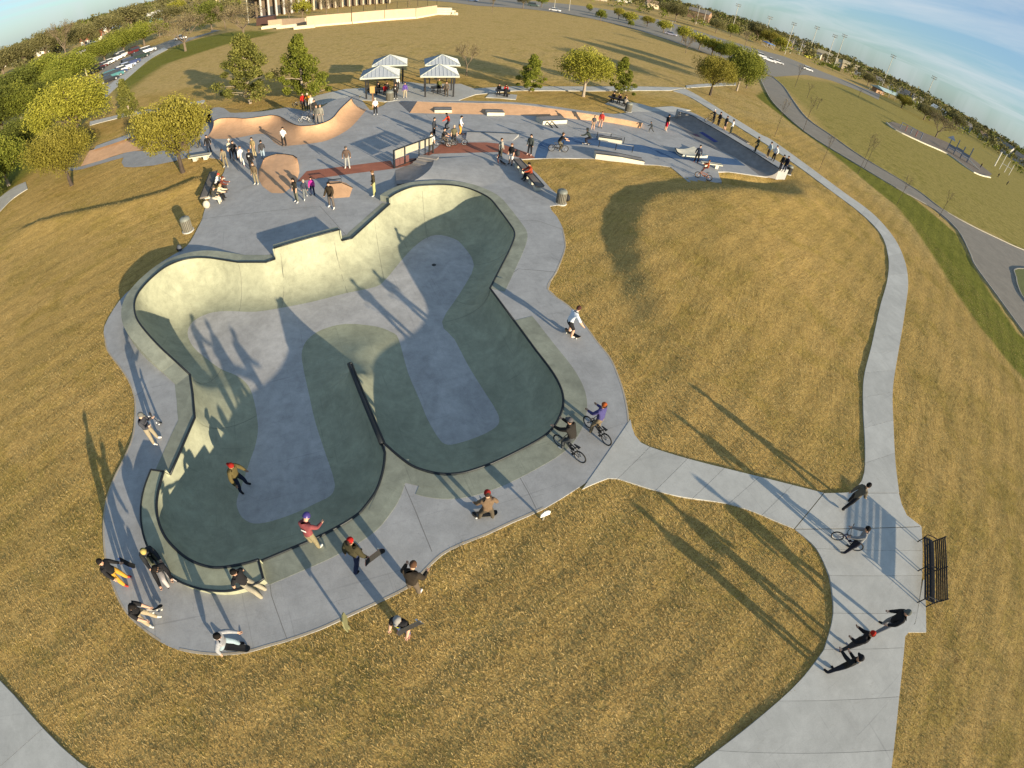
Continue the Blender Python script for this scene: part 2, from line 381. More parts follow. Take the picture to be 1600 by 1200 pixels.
ctr = np.array([[vx[list(t)].mean(), vy[list(t)].mean()] for t in f])
infl = inside(ctr[:, 0], ctr[:, 1], FLO); inb = inside(ctr[:, 0], ctr[:, 1], COP)
BV = [Vector(p) for p in zip(vx, vy, vz)]
BOWL = thing('skate_bowl', 'large in-ground skate bowl of green concrete with a grey floor and dark steel coping', 'skate bowl', (0, 0, 0))
mb = MB(); mb.add(BV, [t for t, a, b in zip(f, infl, inb) if b and not a]); ow = mb.build('bowl_wall', C_BOWL, BOWL, sm=True)
mb = MB(); mb.add([p + Vector((0, 0, 0.0)) for p in BV], [t for t, a, b in zip(f, infl, inb) if b and a]); mb.build('bowl_floor', C_FLAT, BOWL, sm=True)
for nm, P in SECT.items():                     # steel lip
    Q = [p + Vector((0, 0, 0.015)) for p in P]
    if nm == 'right': Q.append(SECT['tongue'][0] + Vector((0, 0, .015)))
    if nm == 'near': Q.insert(0, SECT['tongue'][-1] + Vector((0, 0, .015)))
    if nm == 'arc': Q.append(SECT['right'][0] + Vector((0, 0, .015)))
    mb = MB(); mb.tube(Q, 0.05 if nm != 'tongue' else 0.085, 8); mb.build('coping', STEEL, BOWL, sm=True)
seqn = [nm for nm, _ in COPING_SECTIONS]
for i, nm in enumerate(seqn):                  # upright steel edges and end walls where the lip steps up or down
    a, b = SECT[nm][-1], SECT[seqn[(i+1) % len(seqn)]][0]
    if abs(a.z-b.z) > 0.05:
        mb = MB(); mb.tube([a, b], 0.035, 6); mb.build('coping', STEEL, BOWL)
        lo, hi = (a, b) if a.z < b.z else (b, a)
        ad = Vector((lo.x, lo.y, hi.z)); mb = MB(); mb.beam(Vector((lo.x, lo.y, lo.z/2+hi.z/2)), Vector((hi.x, hi.y, lo.z/2+hi.z/2)), .06, hi.z-lo.z); mb.build('bowl_wall', C_BOWL, BOWL)
def offset_line(P, w, sg):
    out = []
    for i, q in enumerate(P):
        a, b = P[max(i-1, 0)], P[min(i+1, len(P)-1)]
        t = Vector((b.x-a.x, b.y-a.y)); t.normalize(); nn = Vector((t.y, -t.x))*sg
        out.append(Vector((q.x+nn.x*w, q.y+nn.y*w, q.z)))
    return out
def clean_offset(O, P, w):
    x = np.array([o.x for o in O]); y = np.array([o.y for o in O]); d = segdist(x, y, COP)
    return [o if dd_ > w*0.86 else None for o, dd_ in zip(O, d)]
sid = 0
for nm, w in STRIP_W.items():                  # trowelled border strip outside the lip, raised where the lip is raised
    if not w: continue
    P = SECT[nm]; sid += 1; lift = 0.002 + 0.001*sid
    if nm == 'right': P = P[:-14]
    if nm == 'near': P = P[3:]
    O = offset_line(P, w, sgn)
    rows = [[p + Vector((0, 0, lift)), o_ + Vector((0, 0, lift)), Vector((o_.x, o_.y, min(0.0, o_.z-.3)))] for p, o_ in zip(P, O)]
    mb = MB(); mb.loft(rows)
    a, b = rows[0], rows[-1]
    for r_ in (a, b):
        if r_[0].z > 0.1: mb.add([r_[0], r_[1], Vector((r_[1].x, r_[1].y, 0)), Vector((r_[0].x, r_[0].y, 0))], [(0, 1, 2, 3)])
    mb.build('deck_strip', C_STRIP if nm not in ('extension',) else C_STRIP, BOWL)
# wedge of green concrete between the two lobes
wedge = ats([(601.5, 695), (622, 713), (644, 729.5), (668, 739), (690, 744), (714, 742.8), (726, 757.5), (706, 761), (690, 762), (662, 760.5), (645, 757), (634, 754.5), (625, 757), (618, 764), (604, 785), (590, 805), (576, 797), (588, 771), (597, 749), (602, 727), (603, 708)], G0+.013)
mb = MB(); mb.add(*cdt_sheet(wedge, z=G0+.013)); mb.build('deck_strip', C_STRIP, BOWL)
# near left pocket: raised ledge round the coping with its own steel edge
outer_px = [(236, 734), (225, 764), (220, 795), (222.5, 829), (232, 858), (243, 877), (259, 893.4), (281, 909), (306, 918.4), (331, 923), (362.5, 923), (400, 912), (412, 905)]
OUT = catmull(ats(outer_px, BPK), 4)
pin = SECT['pocket'][::-1]
A_, B_ = resample(pin, 44), resample(OUT, 44)
rows = [[a + Vector((0, 0, .004)), a.lerp(b, .5) + Vector((0, 0, .004)), b + Vector((0, 0, .004)), Vector((b.x, b.y, 0))] for a, b in zip(A_, B_)]
mb = MB(); mb.loft(rows)
for r_ in (rows[0], rows[-1]): mb.add([r_[0], r_[2], Vector((r_[2].x, r_[2].y, 0)), Vector((r_[0].x, r_[0].y, 0))], [(0, 1, 2, 3)])
mb.build('ledge', C_BOWL, BOWL)
mb = MB(); mb.tube([B_[0].lerp(A_[0], 1.0)+Vector((0, 0, .01)), B_[0]+Vector((0, 0, .01))] + [b + Vector((0, 0, .01)) for b in B_] + [A_[-1]+Vector((0, 0, .01))], 0.038, 6); mb.build('coping', STEEL, BOWL)
def bowl_seam(p, q, zt_):
    a, b = at(*p, zt_), at(*q, BD); n_ = 14; t = np.linspace(0.02, 1, n_)**1.6; x = a.x+(b.x-a.x)*t; y = a.y+(b.y-a.y)*t; z = bowl_z(x, y)[0]
    d = Vector((b.y-a.y, a.x-b.x, 0)).normalized()*.012; nn = Vector((b.x-a.x, b.y-a.y, 0)).normalized()*.006
    rows = [[Vector((x[i], y[i], z[i]+.006))+nn-d, Vector((x[i], y[i], z[i]+.006))+nn+d] for i in range(n_)]
    mb = MB(); mb.loft(rows); mb.build('pour_seam', mat('pour seam', (.20, .20, .15), .9), BOWL)
for p, q, zt_ in (((436, 386), (440, 481), EXT), ((520, 363), (543, 458), EXT), ((372, 410), (374, 486), z0), ((585, 341), (600, 437), z0), ((660, 290), (668, 373), ARC), ((297, 586), (346, 577), z0), ((304.7, 653), (400, 650), z0), ((803, 373), (738, 414), z0), ((765.6, 450.6), (712, 470), z0), ((766, 451), (695, 503), z0)): bowl_seam(p, q, zt_)
dr = at(678, 414, BD)                         # floor drains
for q in (dr, at(346, 822, BD+.05)):
    mb = MB(); mb.prism([(q.x+.13*cos(a), q.y+.13*sin(a)) for a in np.linspace(0, 2*pi, 12, endpoint=False)], q.z+.0, q.z+.012); mb.build('drain', STEEL, BOWL)

# ================================================================== plaza deck
DECK_PX = [(163, 510), (163, 528), (167, 548), (185, 572), (200, 595), (209, 620), (210, 650), (206, 683), (193, 715), (178, 745), (166, 778), (161, 810), (161, 845), (164, 875), (171, 903), (184, 937), (200, 962), (222, 983), (250, 1003), (280, 1016), (315, 1022), (350, 1023.5), (385, 1020), (420, 1010), (449, 1002), (500, 984), (550, 961), (600, 938), (640, 917), (664, 893), (690, 868), (720, 852), (760, 836), (800, 817), (850, 795), (908, 759), (945, 733), (966, 710), (978, 690), (983, 668), (982, 645), (976, 615), (968, 590), (955, 560), (935, 535), (915, 508), (890, 478), (857, 452), (870, 425), (882, 395), (884, 380), (880, 358), (870, 338), (859, 322), (885, 317), (862, 296), (840, 272), (822, 256), (815, 249), (850, 247.5), (885, 247), (928, 248), (967, 252.5), (1006, 257), (1048, 261), (1075, 284), (1100, 285.5), (1128, 284), (1122, 268), (1160, 271), (1200, 276), (1222, 267), (1232, 262), (1185, 235), (1140, 207), (1100, 185), (1078, 174), (1045, 168), (1018, 168), (990, 174), (960, 178), (905, 172), (850, 164), (800, 159.5), (750, 158), (708, 157), (660, 156.5), (625, 157), (605, 160), (600, 164), (590, 168), (578, 172), (560, 150), (545, 148), (528, 153), (512, 160), (500, 169), (470, 172), (440, 170), (410, 174), (380, 176.5), (358, 176), (350, 169), (334, 168), (326, 178), (318, 196), (305, 215), (296, 232), (299, 244), (326, 246), (345, 250), (352, 262), (345, 278), (333, 300), (322, 320), (316, 342), (309, 356), (297, 378), (283, 391), (250, 411), (222, 437), (196, 459), (178, 482)]
DECK = catmull(ats(DECK_PX), 2, closed=True)
Vd, Fd = cdt_sheet(DECK, [COP])
mb = MB(); mb.add(Vd, Fd)
nD = len(DECK); mb.add([p for p in DECK] + [Vector((p.x, p.y, -1.0)) for p in DECK], [(i, (i+1) % nD, (i+1) % nD + nD, i+nD) for i in range(nD)])
struct('plaza_deck', mb, C_DECK)
JOINT = mat('joint filler', (0.17, 0.165, 0.155), 0.9, var=.1)
def joint(pts, w=0.022, z=G0+.0025, name='expansion_joint'):
    P = ats(pts, z); mb = MB()
    L = offset_line(P, w/2, 1); R = offset_line(P, w/2, -1); mb.loft([[a, b] for a, b in zip(L, R)]); return struct(name, mb, JOINT)
# pale rim that frames the deck against the turf
RIM = concrete('pale deck rim', (0.42, 0.36, 0.27), amount=.1)
for seg in (DECK_PX[19:35], DECK_PX[38:52], DECK_PX[1:19]):
    P = catmull(ats(seg, G0), 4); O = offset_line(P, 0.07, -1); I = offset_line(P, 0.0, 1)
    mb = MB(); mb.loft([[Vector((a.x, a.y, G0+.006)), Vector((b.x, b.y, G0+.006)), Vector((b.x, b.y, -.15))] for a, b in zip(I, O)]); struct('pavement_edge', mb, RIM)
for q in ([(632, 758), (650, 800), (675, 862)], [(802, 728), (826, 770), (838, 795)], [(418, 880), (424, 930), (449, 1000)], [(228, 600), (222, 612), (205, 622)]): joint(q)

# ================================================================== turf
MOUND_CREST = ats([(1276, 288), (1240, 278), (1200, 276), (1150, 279), (1090, 287), (1035, 290), (990, 298), (962, 318), (948, 350), (945, 385), (952, 425), (965, 462), (985, 505), (1010, 555), (1035, 600)], 0)
MOUND_FAR = ats([(1090, 690), (1180, 715), (1280, 740), (1335, 735), (1338, 640), (1345, 560), (1365, 470), (1378, 400), (1362, 350), (1322, 306), (1290, 286)], 0)
MOUND = MOUND_CREST + MOUND_FAR
SHADE_DIP = ats([(1150, 287), (1174, 291), (1200, 293), (1220, 293)], 0)  # dip added to the terrain so that its slope turns dark in shade
SHADE_DIP_RIM = ats([(1130, 305), (1165, 313), (1205, 316), (1245, 308)], 0)
BERM = ats([(60, 352), (120, 338), (200, 322), (260, 305), (306, 286)], 0)
def turf_z(x, y):
    x = np.asarray(x, float); y = np.asarray(y, float); z = np.zeros(x.shape)
    near = (x > -60) & (x < 75) & (y > -20) & (y < 95)
    xs, ys = x[near], y[near]; zz = np.zeros(xs.shape)
    inn = inside(xs, ys, MOUND)
    tt_ = smooth((xs-7)/11); d1 = segdist(xs, ys, MOUND_CREST, False); d2 = segdist(xs, ys, MOUND_FAR, False)
    zz += np.where(inn, (.58+.15*tt_)*smooth(d1/(2.3+.9*tt_))*smooth(d2/15.0), 0)
    zz -= .9*np.exp(-(segdist(xs, ys, SHADE_DIP, False)/1.5)**2) - .16*np.exp(-(segdist(xs, ys, SHADE_DIP_RIM, False)/3.0)**2)
    d3 = segdist(xs, ys, BERM, False)
    bl = np.array([p.y for p in BERM]); yb = np.interp(xs, [p.x for p in BERM], bl); up = ys > yb
    zz += np.where(up, 0.35*np.clip(1-d3/1.1, 0, 1), 0.35*np.clip(1-d3/5.0, 0, 1)**2)*(d3 < 5)
    zz += 0.016*np.sin(xs*1.7+ys*.6)*np.sin(ys*1.3-xs*.4) + 0.012*np.sin(xs*3.1-ys*2.7)
    z[near] = zz - 0.0
    return z
def axis(lo, hi, st, far, g=1.11):
    a = list(np.arange(lo, hi+1e-6, st)); s = st; p = a[-1]
    while p < far: s *= g; p += s; a.append(p)
    s = st; p = lo; b = []
    while p > -far: s *= g; p -= s; b.append(p)
    return np.array(b[::-1] + a)
ax, ay = axis(-46, 60, .42, 7000), axis(-9, 72, .42, 7000)
GX, GY = np.meshgrid(ax, ay); nx, ny = len(ax), len(ay)
GZ = turf_z(GX, GY)
# keep the turf below everything that is laid on it
indeck = inside(GX, GY, DECK)
far_out = np.hypot(GX, GY) > 150
GZ = np.where(far_out, -0.02, GZ)
idx = np.arange(nx*ny).reshape(ny, nx)
q00, q10, q11, q01 = idx[:-1, :-1], idx[:-1, 1:], idx[1:, 1:], idx[1:, :-1]
rem = indeck[:-1, :-1] & indeck[:-1, 1:] & indeck[1:, 1:] & indeck[1:, :-1]
FQ = np.stack([q00, q10, q11, q01], -1)[~rem]
# cover: tan field, olive lawn, bright green verge
LAWN_PX = [(1200, 118), (1225, 138), (1250, 160), (1290, 205), (1360, 258), (1430, 304), (1470, 330), (1560, 372), (1640, 400), (1700, 330), (1640, 262), (1560, 215), (1500, 190), (1400, 155), (1300, 128)]
VERGE_PX = [(1180, 150), (1230, 188), (1300, 240), (1360, 290), (1400, 322), (1425, 352), (1458, 400), (1490, 452), (1530, 510), (1575, 565), (1640, 640), (1700, 640), (1640, 560), (1590, 520), (1555, 470), (1520, 415), (1495, 366), (1420, 304), (1330, 250), (1262, 208), (1212, 162), (1195, 140)]
PARKG_PX = [(175, 140), (205, 112), (240, 88), (290, 66), (345, 52), (400, 47), (440, 52), (380, 62), (320, 80), (260, 100), (215, 130), (190, 158)]
LEFTG_PX = [(-60, 260), (0, 240), (60, 200), (130, 196), (160, 215), (120, 240), (60, 262), (30, 290), (0, 330), (-60, 380)]
def cover(poly, soft, x, y):
    d = segdist(x, y, poly); i = inside(x, y, poly); return smooth(0.5 + np.where(i, d, -d)/(2*soft))
R_ = np.zeros(GX.shape); R_ = smooth((GY - 62 - 0.12*GX)/14)
R_ = np.maximum(R_, smooth((GX-33)/10)*0.7)
R_ = np.maximum(R_, smooth((np.hypot(GX, GY)-95)/30))
Gc = np.maximum(cover(ats(LAWN_PX, 0), 6, GX, GY), 0.75*smooth((GX-60)/20)*smooth((150+GX*0.2-GY)/40)*smooth((GY+30)/10))
Bc = np.maximum(np.maximum(cover(ats(VERGE_PX, 0), 1.3, GX, GY), cover(ats(PARKG_PX, 0), 4, GX, GY)), cover(ats(LEFTG_PX, 0), 4, GX, GY)*.9)
me = bpy.data.meshes.new('turf'); nv = nx*ny
me.vertices.add(nv); me.vertices.foreach_set('co', np.stack([GX, GY, GZ], -1).ravel())
nf = len(FQ); me.loops.add(nf*4); me.loops.foreach_set('vertex_index', FQ.ravel().astype(np.int32)); me.polygons.add(nf)
me.polygons.foreach_set('loop_start', np.arange(0, nf*4, 4, dtype=np.int32)); me.polygons.foreach_set('loop_total', np.full(nf, 4, np.int32))
me.update(calc_edges=True)
ca = me.color_attributes.new('cover', 'FLOAT_COLOR', 'POINT'); ca.data.foreach_set('color', np.stack([R_, Gc, Bc, np.ones_like(R_)], -1).ravel())
me.polygons.foreach_set('use_smooth', np.ones(nf, bool))
def turf_material():
    m, nt, b = newmat('dormant turf'); N, L = nt.nodes, nt.links
    g = N.new('ShaderNodeNewGeometry'); at_ = N.new('ShaderNodeAttribute'); at_.attribute_name = 'cover'
    sp = N.new('ShaderNodeSeparateColor'); L.new(at_.outputs['Color'], sp.inputs[0])
    def noise(sc, det, ro, scl=None, rot=0, dist=0.0):
        n = N.new('ShaderNodeTexNoise'); n.inputs['Scale'].default_value = sc; n.inputs['Detail'].default_value = det; n.inputs['Roughness'].default_value = ro; n.inputs['Distortion'].default_value = dist
        if scl:
            mpn = N.new('ShaderNodeMapping'); mpn.vector_type = 'TEXTURE'; mpn.inputs['Scale'].default_value = scl; mpn.inputs['Rotation'].default_value = (0, 0, rot); L.new(g.outputs['Position'], mpn.inputs[0]); L.new(mpn.outputs[0], n.inputs['Vector'])
        else: L.new(g.outputs['Position'], n.inputs['Vector'])
        return n.outputs['Fac']
    def ramp(src, stops):
        r = N.new('ShaderNodeValToRGB'); e = r.color_ramp.elements
        while len(e) < len(stops): e.new(0.5)
        for el, (p, c) in zip(e, stops): el.position = p; el.color = (*c, 1)
        L.new(src, r.inputs[0]); return r.outputs[0]
    def mix(f, a, bb, mode='MIX'):
        x = N.new('ShaderNodeMixRGB'); x.blend_type = mode
        if isinstance(f, float): x.inputs[0].default_value = f
        else: L.new(f, x.inputs[0])
        L.new(a, x.inputs[1]); L.new(bb, x.inputs[2]); return x.outputs[0]
    fine = noise(17, 6, 0.78); mid = noise(2.6, 7, 0.7, dist=.6); big = noise(0.13, 5, 0.6)
    gold = ramp(fine, [(0.25, (0.20, 0.122, 0.036)), (0.5, (0.48, 0.318, 0.105)), (0.78, (0.72, 0.52, 0.215))])
    gold2 = ramp(fine, [(0.25, (0.15, 0.105, 0.03)), (0.5, (0.385, 0.265, 0.082)), (0.78, (0.55, 0.40, 0.145))])
    gold = mix(ramp(big, [(0.36, (0, 0, 0)), (0.66, (1, 1, 1))]), gold, gold2)
    tan_ = ramp(noise(1.4, 7, 0.75), [(0.28, (0.35, 0.245, 0.088)), (0.75, (0.58, 0.415, 0.165))])
    lawn = ramp(noise(0.8, 7, 0.75), [(0.28, (0.21, 0.175, 0.046)), (0.72, (0.42, 0.335, 0.105))])
    grn = ramp(noise(3.0, 7, 0.75), [(0.28, (0.105, 0.115, 0.018)), (0.72, (0.25, 0.235, 0.045))])
    wob = N.new('ShaderNodeMath'); wob.operation = 'MULTIPLY_ADD'; wob.inputs[1].default_value = 0.7; wob.inputs[2].default_value = -0.35; L.new(mid, wob.inputs[0])
    def edge(sk):
        a = N.new('ShaderNodeMath'); a.operation = 'ADD'; L.new(sp.outputs[sk], a.inputs[0]); L.new(wob.outputs[0], a.inputs[1])
        r = N.new('ShaderNodeMapRange'); r.inputs[1].default_value = 0.3; r.inputs[2].default_value = 0.72; L.new(a.outputs[0], r.inputs[0]); return r.outputs[0]
    c = mix(edge(0), gold, tan_); c = mix(edge(1), c, lawn); c = mix(edge(2), c, grn)
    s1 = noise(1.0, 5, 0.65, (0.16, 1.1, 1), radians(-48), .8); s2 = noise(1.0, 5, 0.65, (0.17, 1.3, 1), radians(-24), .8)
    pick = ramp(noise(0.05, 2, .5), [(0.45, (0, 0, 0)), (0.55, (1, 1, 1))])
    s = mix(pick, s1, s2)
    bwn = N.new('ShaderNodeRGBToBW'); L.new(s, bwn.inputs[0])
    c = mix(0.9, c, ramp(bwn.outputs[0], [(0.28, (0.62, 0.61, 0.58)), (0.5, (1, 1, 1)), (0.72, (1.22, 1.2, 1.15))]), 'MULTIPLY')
    c = mix(0.8, c, ramp(mid, [(0.3, (0.66, 0.66, 0.62)), (0.55, (1, 1, 1)), (0.75, (1.15, 1.13, 1.08))]), 'MULTIPLY')
    patch = ramp(noise(0.32, 6, .7, dist=1.0), [(0.50, (1, 1, 1)), (0.62, (0.80, 0.84, 0.68)), (0.76, (0.55, 0.58, 0.46))]); c = mix(0.8, c, patch, 'MULTIPLY'); soil = ramp(noise(0.9, 5, .72, (0.7, 1.9, 1), radians(-40), .4), [(0.66, (1, 1, 1)), (0.74, (0.52, 0.46, 0.48))]); c = mix(0.9, c, soil, 'MULTIPLY')
    L.new(c, b.inputs['Base Color']); b.inputs['Roughness'].default_value = 0.95; b.inputs['Specular IOR Level'].default_value = 0.05
    bp = N.new('ShaderNodeBump'); bp.inputs['Strength'].default_value = 0.5; bp.inputs['Distance'].default_value = 0.05
    ad = N.new('ShaderNodeMath'); ad.operation = 'ADD'; L.new(fine, ad.inputs[0]); L.new(bwn.outputs[0], ad.inputs[1]); L.new(ad.outputs[0], bp.inputs['Height']); L.new(bp.outputs[0], b.inputs['Normal'])
    return m
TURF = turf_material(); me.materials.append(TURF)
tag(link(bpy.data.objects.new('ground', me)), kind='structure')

# ================================================================== pavements and roads
def ribbon_slabs(name, Lp, Rp, nslab, mt, z=G0+.01, gap=0.006, n_in=4, parent_label=None):
    """a path: an Empty of the setting with every cast slab its own child"""
    root = thing(name, parent_label, None, (0, 0, 0), kind='structure')
    L, R = catmull(ats(Lp, z), 6), catmull(ats(Rp, z), 6)
    N_ = nslab*n_in+1; L, R = resample(L, N_), resample(R, N_)
    mb = MB(); mb.loft([[Vector((a.x, a.y, G0-.012)), Vector((b.x, b.y, G0-.012))] for a, b in zip(L, R)]); mb.build('joint_filler', JOINT, root)
    for s in range(nslab):
        rows = []
        for k in range(n_in+1):
            i = s*n_in+k; a, b = L[i].copy(), R[i].copy()
            d = (L[min(i+1, N_-1)] - L[max(i-1, 0)]).normalized(); d2 = (R[min(i+1, N_-1)] - R[max(i-1, 0)]).normalized()
            if k == 0: a += d*gap; b += d2*gap
            if k == n_in: a -= d*gap; b -= d2*gap
            dz = random.uniform(-.002, .003)
            rows.append([Vector((a.x, a.y, -.1)), a, b, Vector((b.x, b.y, -.1))])
        mb = MB(); mb.loft(rows)
        for r_ in (rows[0], rows[-1]): mb.add(r_, [(0, 1, 2, 3)])
        mb.build('slab', mt, root)
    return root
ribbon_slabs('sidewalk', [(1010, 1260), (1085, 1200), (1180, 1127), (1250, 1064), (1288, 1015)], [(1385, 1260), (1393, 1200), (1400, 1140), (1406, 1080), (1413, 1012)], 3, C_WALK)
ribbon_slabs('sidewalk', [(1288, 1015), (1302, 962), (1300, 920), (1296, 899)], [(1413, 1012), (1415.5, 991), (1430, 972), (1441, 899)], 2, C_WALK)
ribbon_slabs('sidewalk', [(1296, 899), (1275, 856), (1242, 827)], [(1441, 899), (1441.5, 860), (1440, 823)], 2, C_WALK)
ribbon_slabs('sidewalk', [(1330, 770), (1349, 746), (1352, 700), (1349, 640), (1350, 590), (1362, 540), (1375, 480), (1387, 435), (1388, 400), (1376, 365), (1345, 333), (1300, 299), (1260, 269), (1200, 227), (1185, 217.5), (1135, 186.5), (1104, 167), (1076, 150.5), (1052, 142)], [(1405, 770), (1399, 720), (1396, 660), (1395, 610), (1402, 560), (1415, 480), (1419, 440), (1413, 405), (1396, 370), (1363, 333), (1314, 297), (1264, 260), (1205, 218), (1188, 209.5), (1138, 178.5), (1110, 161), (1088, 147.5), (1070, 138)], 34, C_WALK)
ribbon_slabs('sidewalk', [(985, 655), (990, 676), (1000, 690), (1015, 698), (1080, 718), (1200, 748), (1287, 770)], [(910, 764), (930, 755), (945, 750), (965, 748), (1050, 773), (1150, 790), (1241, 826)], 6, C_WALK)
mb = MB(); mb.prism(ats([(1242.5, 826), (1288, 770.5), (1316, 770), (1330, 769), (1330.5, 770.6), (1404.5, 770.6), (1409, 788), (1417, 805), (1430, 815), (1439.5, 822)], G0+.01), -.1, G0+.01); struct('pavement', mb, C_WALK)
mb = MB(); mb.prism(ats([(1416, 988), (1447, 988), (1445, 906), (1442.5, 906), (1430, 974)]), -.1, G0+.008); struct('pavement', mb, C_WALK)
ribbon_slabs('sidewalk', [(-170, 960), (-60, 1015), (0, 1064), (40, 1108), (90, 1162), (135, 1200), (190, 1236)], [(-260, 1040), (-120, 1120), (-60, 1170), (-20, 1210), (30, 1245), (80, 1270), (120, 1290)], 4, C_WALK)
ribbon_slabs('sidewalk', [(1046, 141.5), (985, 141.5), (925, 142), (860, 141.5), (800, 142), (760, 146), (735, 148)], [(1072, 137), (985, 135), (925, 135), (860, 135), (800, 135), (760, 137), (735, 139)], 12, C_WALK)
ribbon_slabs('sidewalk', [(1073, 137.5), (1100, 135.5), (1150, 133)], [(1072, 133.5), (1100, 131), (1150, 129)], 3, C_WALK)
ribbon_slabs('sidewalk', [(-20, 350), (0, 330), (20, 310), (43, 295)], [(-20, 325), (0, 308), (22, 292), (40, 284)], 3, C_WALK)
ribbon_slabs('sidewalk', [(140, 196), (170, 188), (200, 181), (260, 172), (320, 160)], [(140, 190), (170, 183), (200, 176), (260, 167), (320, 156)], 5, C_WALK)
ribbon_slabs('sidewalk', [(158, 160), (180, 138), (205, 117), (235, 92), (262, 77)], [(154, 152), (172, 132), (198, 110), (228, 89), (256, 74)], 6, C_WALK)
mb = MB(); mb.prism(ats([(470, 156), (500, 148), (540, 139), (575, 137), (566, 150), (552, 149), (528, 155), (505, 163), (478, 165)]), -.1, G0+.006); struct('pavement', mb, C_WALK)
mb = MB(); mb.prism(ats([(618, 157), (612, 140), (622, 128), (640, 128), (660, 131), (720, 131), (742, 139), (742, 148), (716, 157)]), -.1, G0+.008); struct('pavement', mb, C_WALK)
mb = MB(); mb.prism(ats([(560, 156), (570, 143), (612, 140), (620, 157), (600, 159)]), -.1, G0+.004); struct('pavement', mb, C_WALK)
mb = MB(); mb.prism(ats([(759, 152), (806, 155.5), (808, 148), (765, 146)]), -.1, G0+.008); struct('pavement', mb, C_WALK)
mb = MB(); mb.prism(ats([(985, 174), (945, 162), (958, 156), (1000, 162), (1020, 168), (1050, 166), (1080, 172), (1050, 174)]), -.1, G0+.008); struct('pavement', mb, C_WALK)

def sheet(name, pts, mt, z, cv=2):
    P = catmull(ats(pts, z), cv, closed=True) if cv > 1 else ats(pts, z)
    mb = MB(); V_, F_ = cdt_sheet(P, z=z); mb.add(V_, F_); return struct(name, mb, mt)
STREET_L = [(1186, 118), (1196, 140), (1212, 165), (1260, 208), (1330, 252), (1400, 294), (1460, 328), (1496, 360), (1515, 395), (1525, 418), (1560, 466), (1600, 521), (1660, 600), (1730, 680)]
STREET_R = [(1207, 120), (1225, 136), (1240, 158), (1262, 186), (1300, 213), (1350, 248), (1433, 298), (1470, 326), (1512, 350), (1555, 371), (1600, 391), (1660, 412), (1740, 430)]
sheet('street', STREET_L + STREET_R[::-1], C_ASPH, 0.045, 1)
isl = catmull(ats([(1590, 421), (1588, 435), (1592, 452), (1602, 470), (1630, 500), (1690, 545), (1700, 470), (1640, 430)], .05), 3, closed=True)
mb = MB(); mb.prism(isl, 0.0, 0.17); struct('traffic_island', mb, mat('island grass', (0.12, 0.13, 0.035), .95, .3, 3.0))
KERB = concrete('kerb concrete', (0.36, 0.33, 0.27), amount=.12)
def kerb(pts, w=0.16, h=0.16, name='kerb', closed=False, base=0.0, mt=None):
    P = catmull(pts, 4, closed=closed); O = offset_line(P, w, 1)
    rows = [[Vector((a.x, a.y, base)), Vector((a.x, a.y, base+h)), Vector((b.x, b.y, base+h)), Vector((b.x, b.y, base))] for a, b in zip(P, O)]
    mb = MB(); mb.loft(rows); return struct(name, mb, mt or KERB)
kerb(ats(STREET_R, 0)); kerb(ats(STREET_L, 0)); kerb(isl + isl[:1], h=0.2)
sheet('parking_lot', [(128, 138), (150, 117), (166, 104), (190, 92), (215, 80), (244, 71), (268, 62), (300, 58), (330, 50), (330, 46), (345, 47), (300, 62), (262, 76), (232, 93), (202, 116), (176, 140), (150, 165), (140, 158)], C_ROAD, 0.04, 1)
sheet('road', [(560, -3), (700, 3), (745, 9), (800, 12), (860, 18), (920, 28), (1000, 48), (1060, 68), (1120, 90), (1170, 108), (1210, 120), (1260, 117), (1300, 126), (1345, 143), (1373, 156), (1375, 147), (1345, 136), (1285, 112), (1225, 88), (1180, 76), (1120, 58), (1040, 33), (980, 20), (900, 8), (820, 0.5), (740, -6), (640, -12)], C_ROAD, 0.045, 1)

# ================================================================== SKATE PLAZA: coloured concrete, ramps, ledges
sheet('red_path', [(464, 284), (479, 267.5), (545, 259), (610, 251), (617, 263), (600, 265.5), (560, 270), (512, 276.5)], C_RED, G0+.006, 1)
sheet('red_path', [(617, 263), (622, 250), (650, 247), (682, 231), (688, 225.5), (735, 222.5), (761, 222.5), (782, 224.5), (828, 240), (837, 247), (818, 248.5), (800, 243), (783, 237.5), (735, 238.5), (676, 240.5), (640, 258)], C_RED, G0+.006, 1)
sheet('blue_path', [(835, 247), (838, 236), (842, 225), (850, 218.5), (862, 215), (885, 214), (932, 216), (950, 219.5), (972, 224), (1002, 226.5), (1022, 231), (1047, 236), (1075, 240), (1102, 243), (1150, 248.5), (1165, 259), (1135, 257), (1100, 254), (1060, 248), (1030, 245), (1014, 240), (990, 236), (962, 232.5), (935, 228), (907, 226), (866, 226.5), (859, 231), (853, 247)], C_BLUE, G0+.006, 1)
for q in ([(316, 342), (420, 330), (500, 322), (545, 372)], [(800, 345), (840, 345), (878, 358)], [(776, 445), (810, 420), (868, 425)], [(655, 160), (668, 182), (700, 205), (735, 222)], [(850, 183), (905, 204), (960, 218)], [(985, 178), (1010, 196), (1085, 228)]): joint(q, .03)

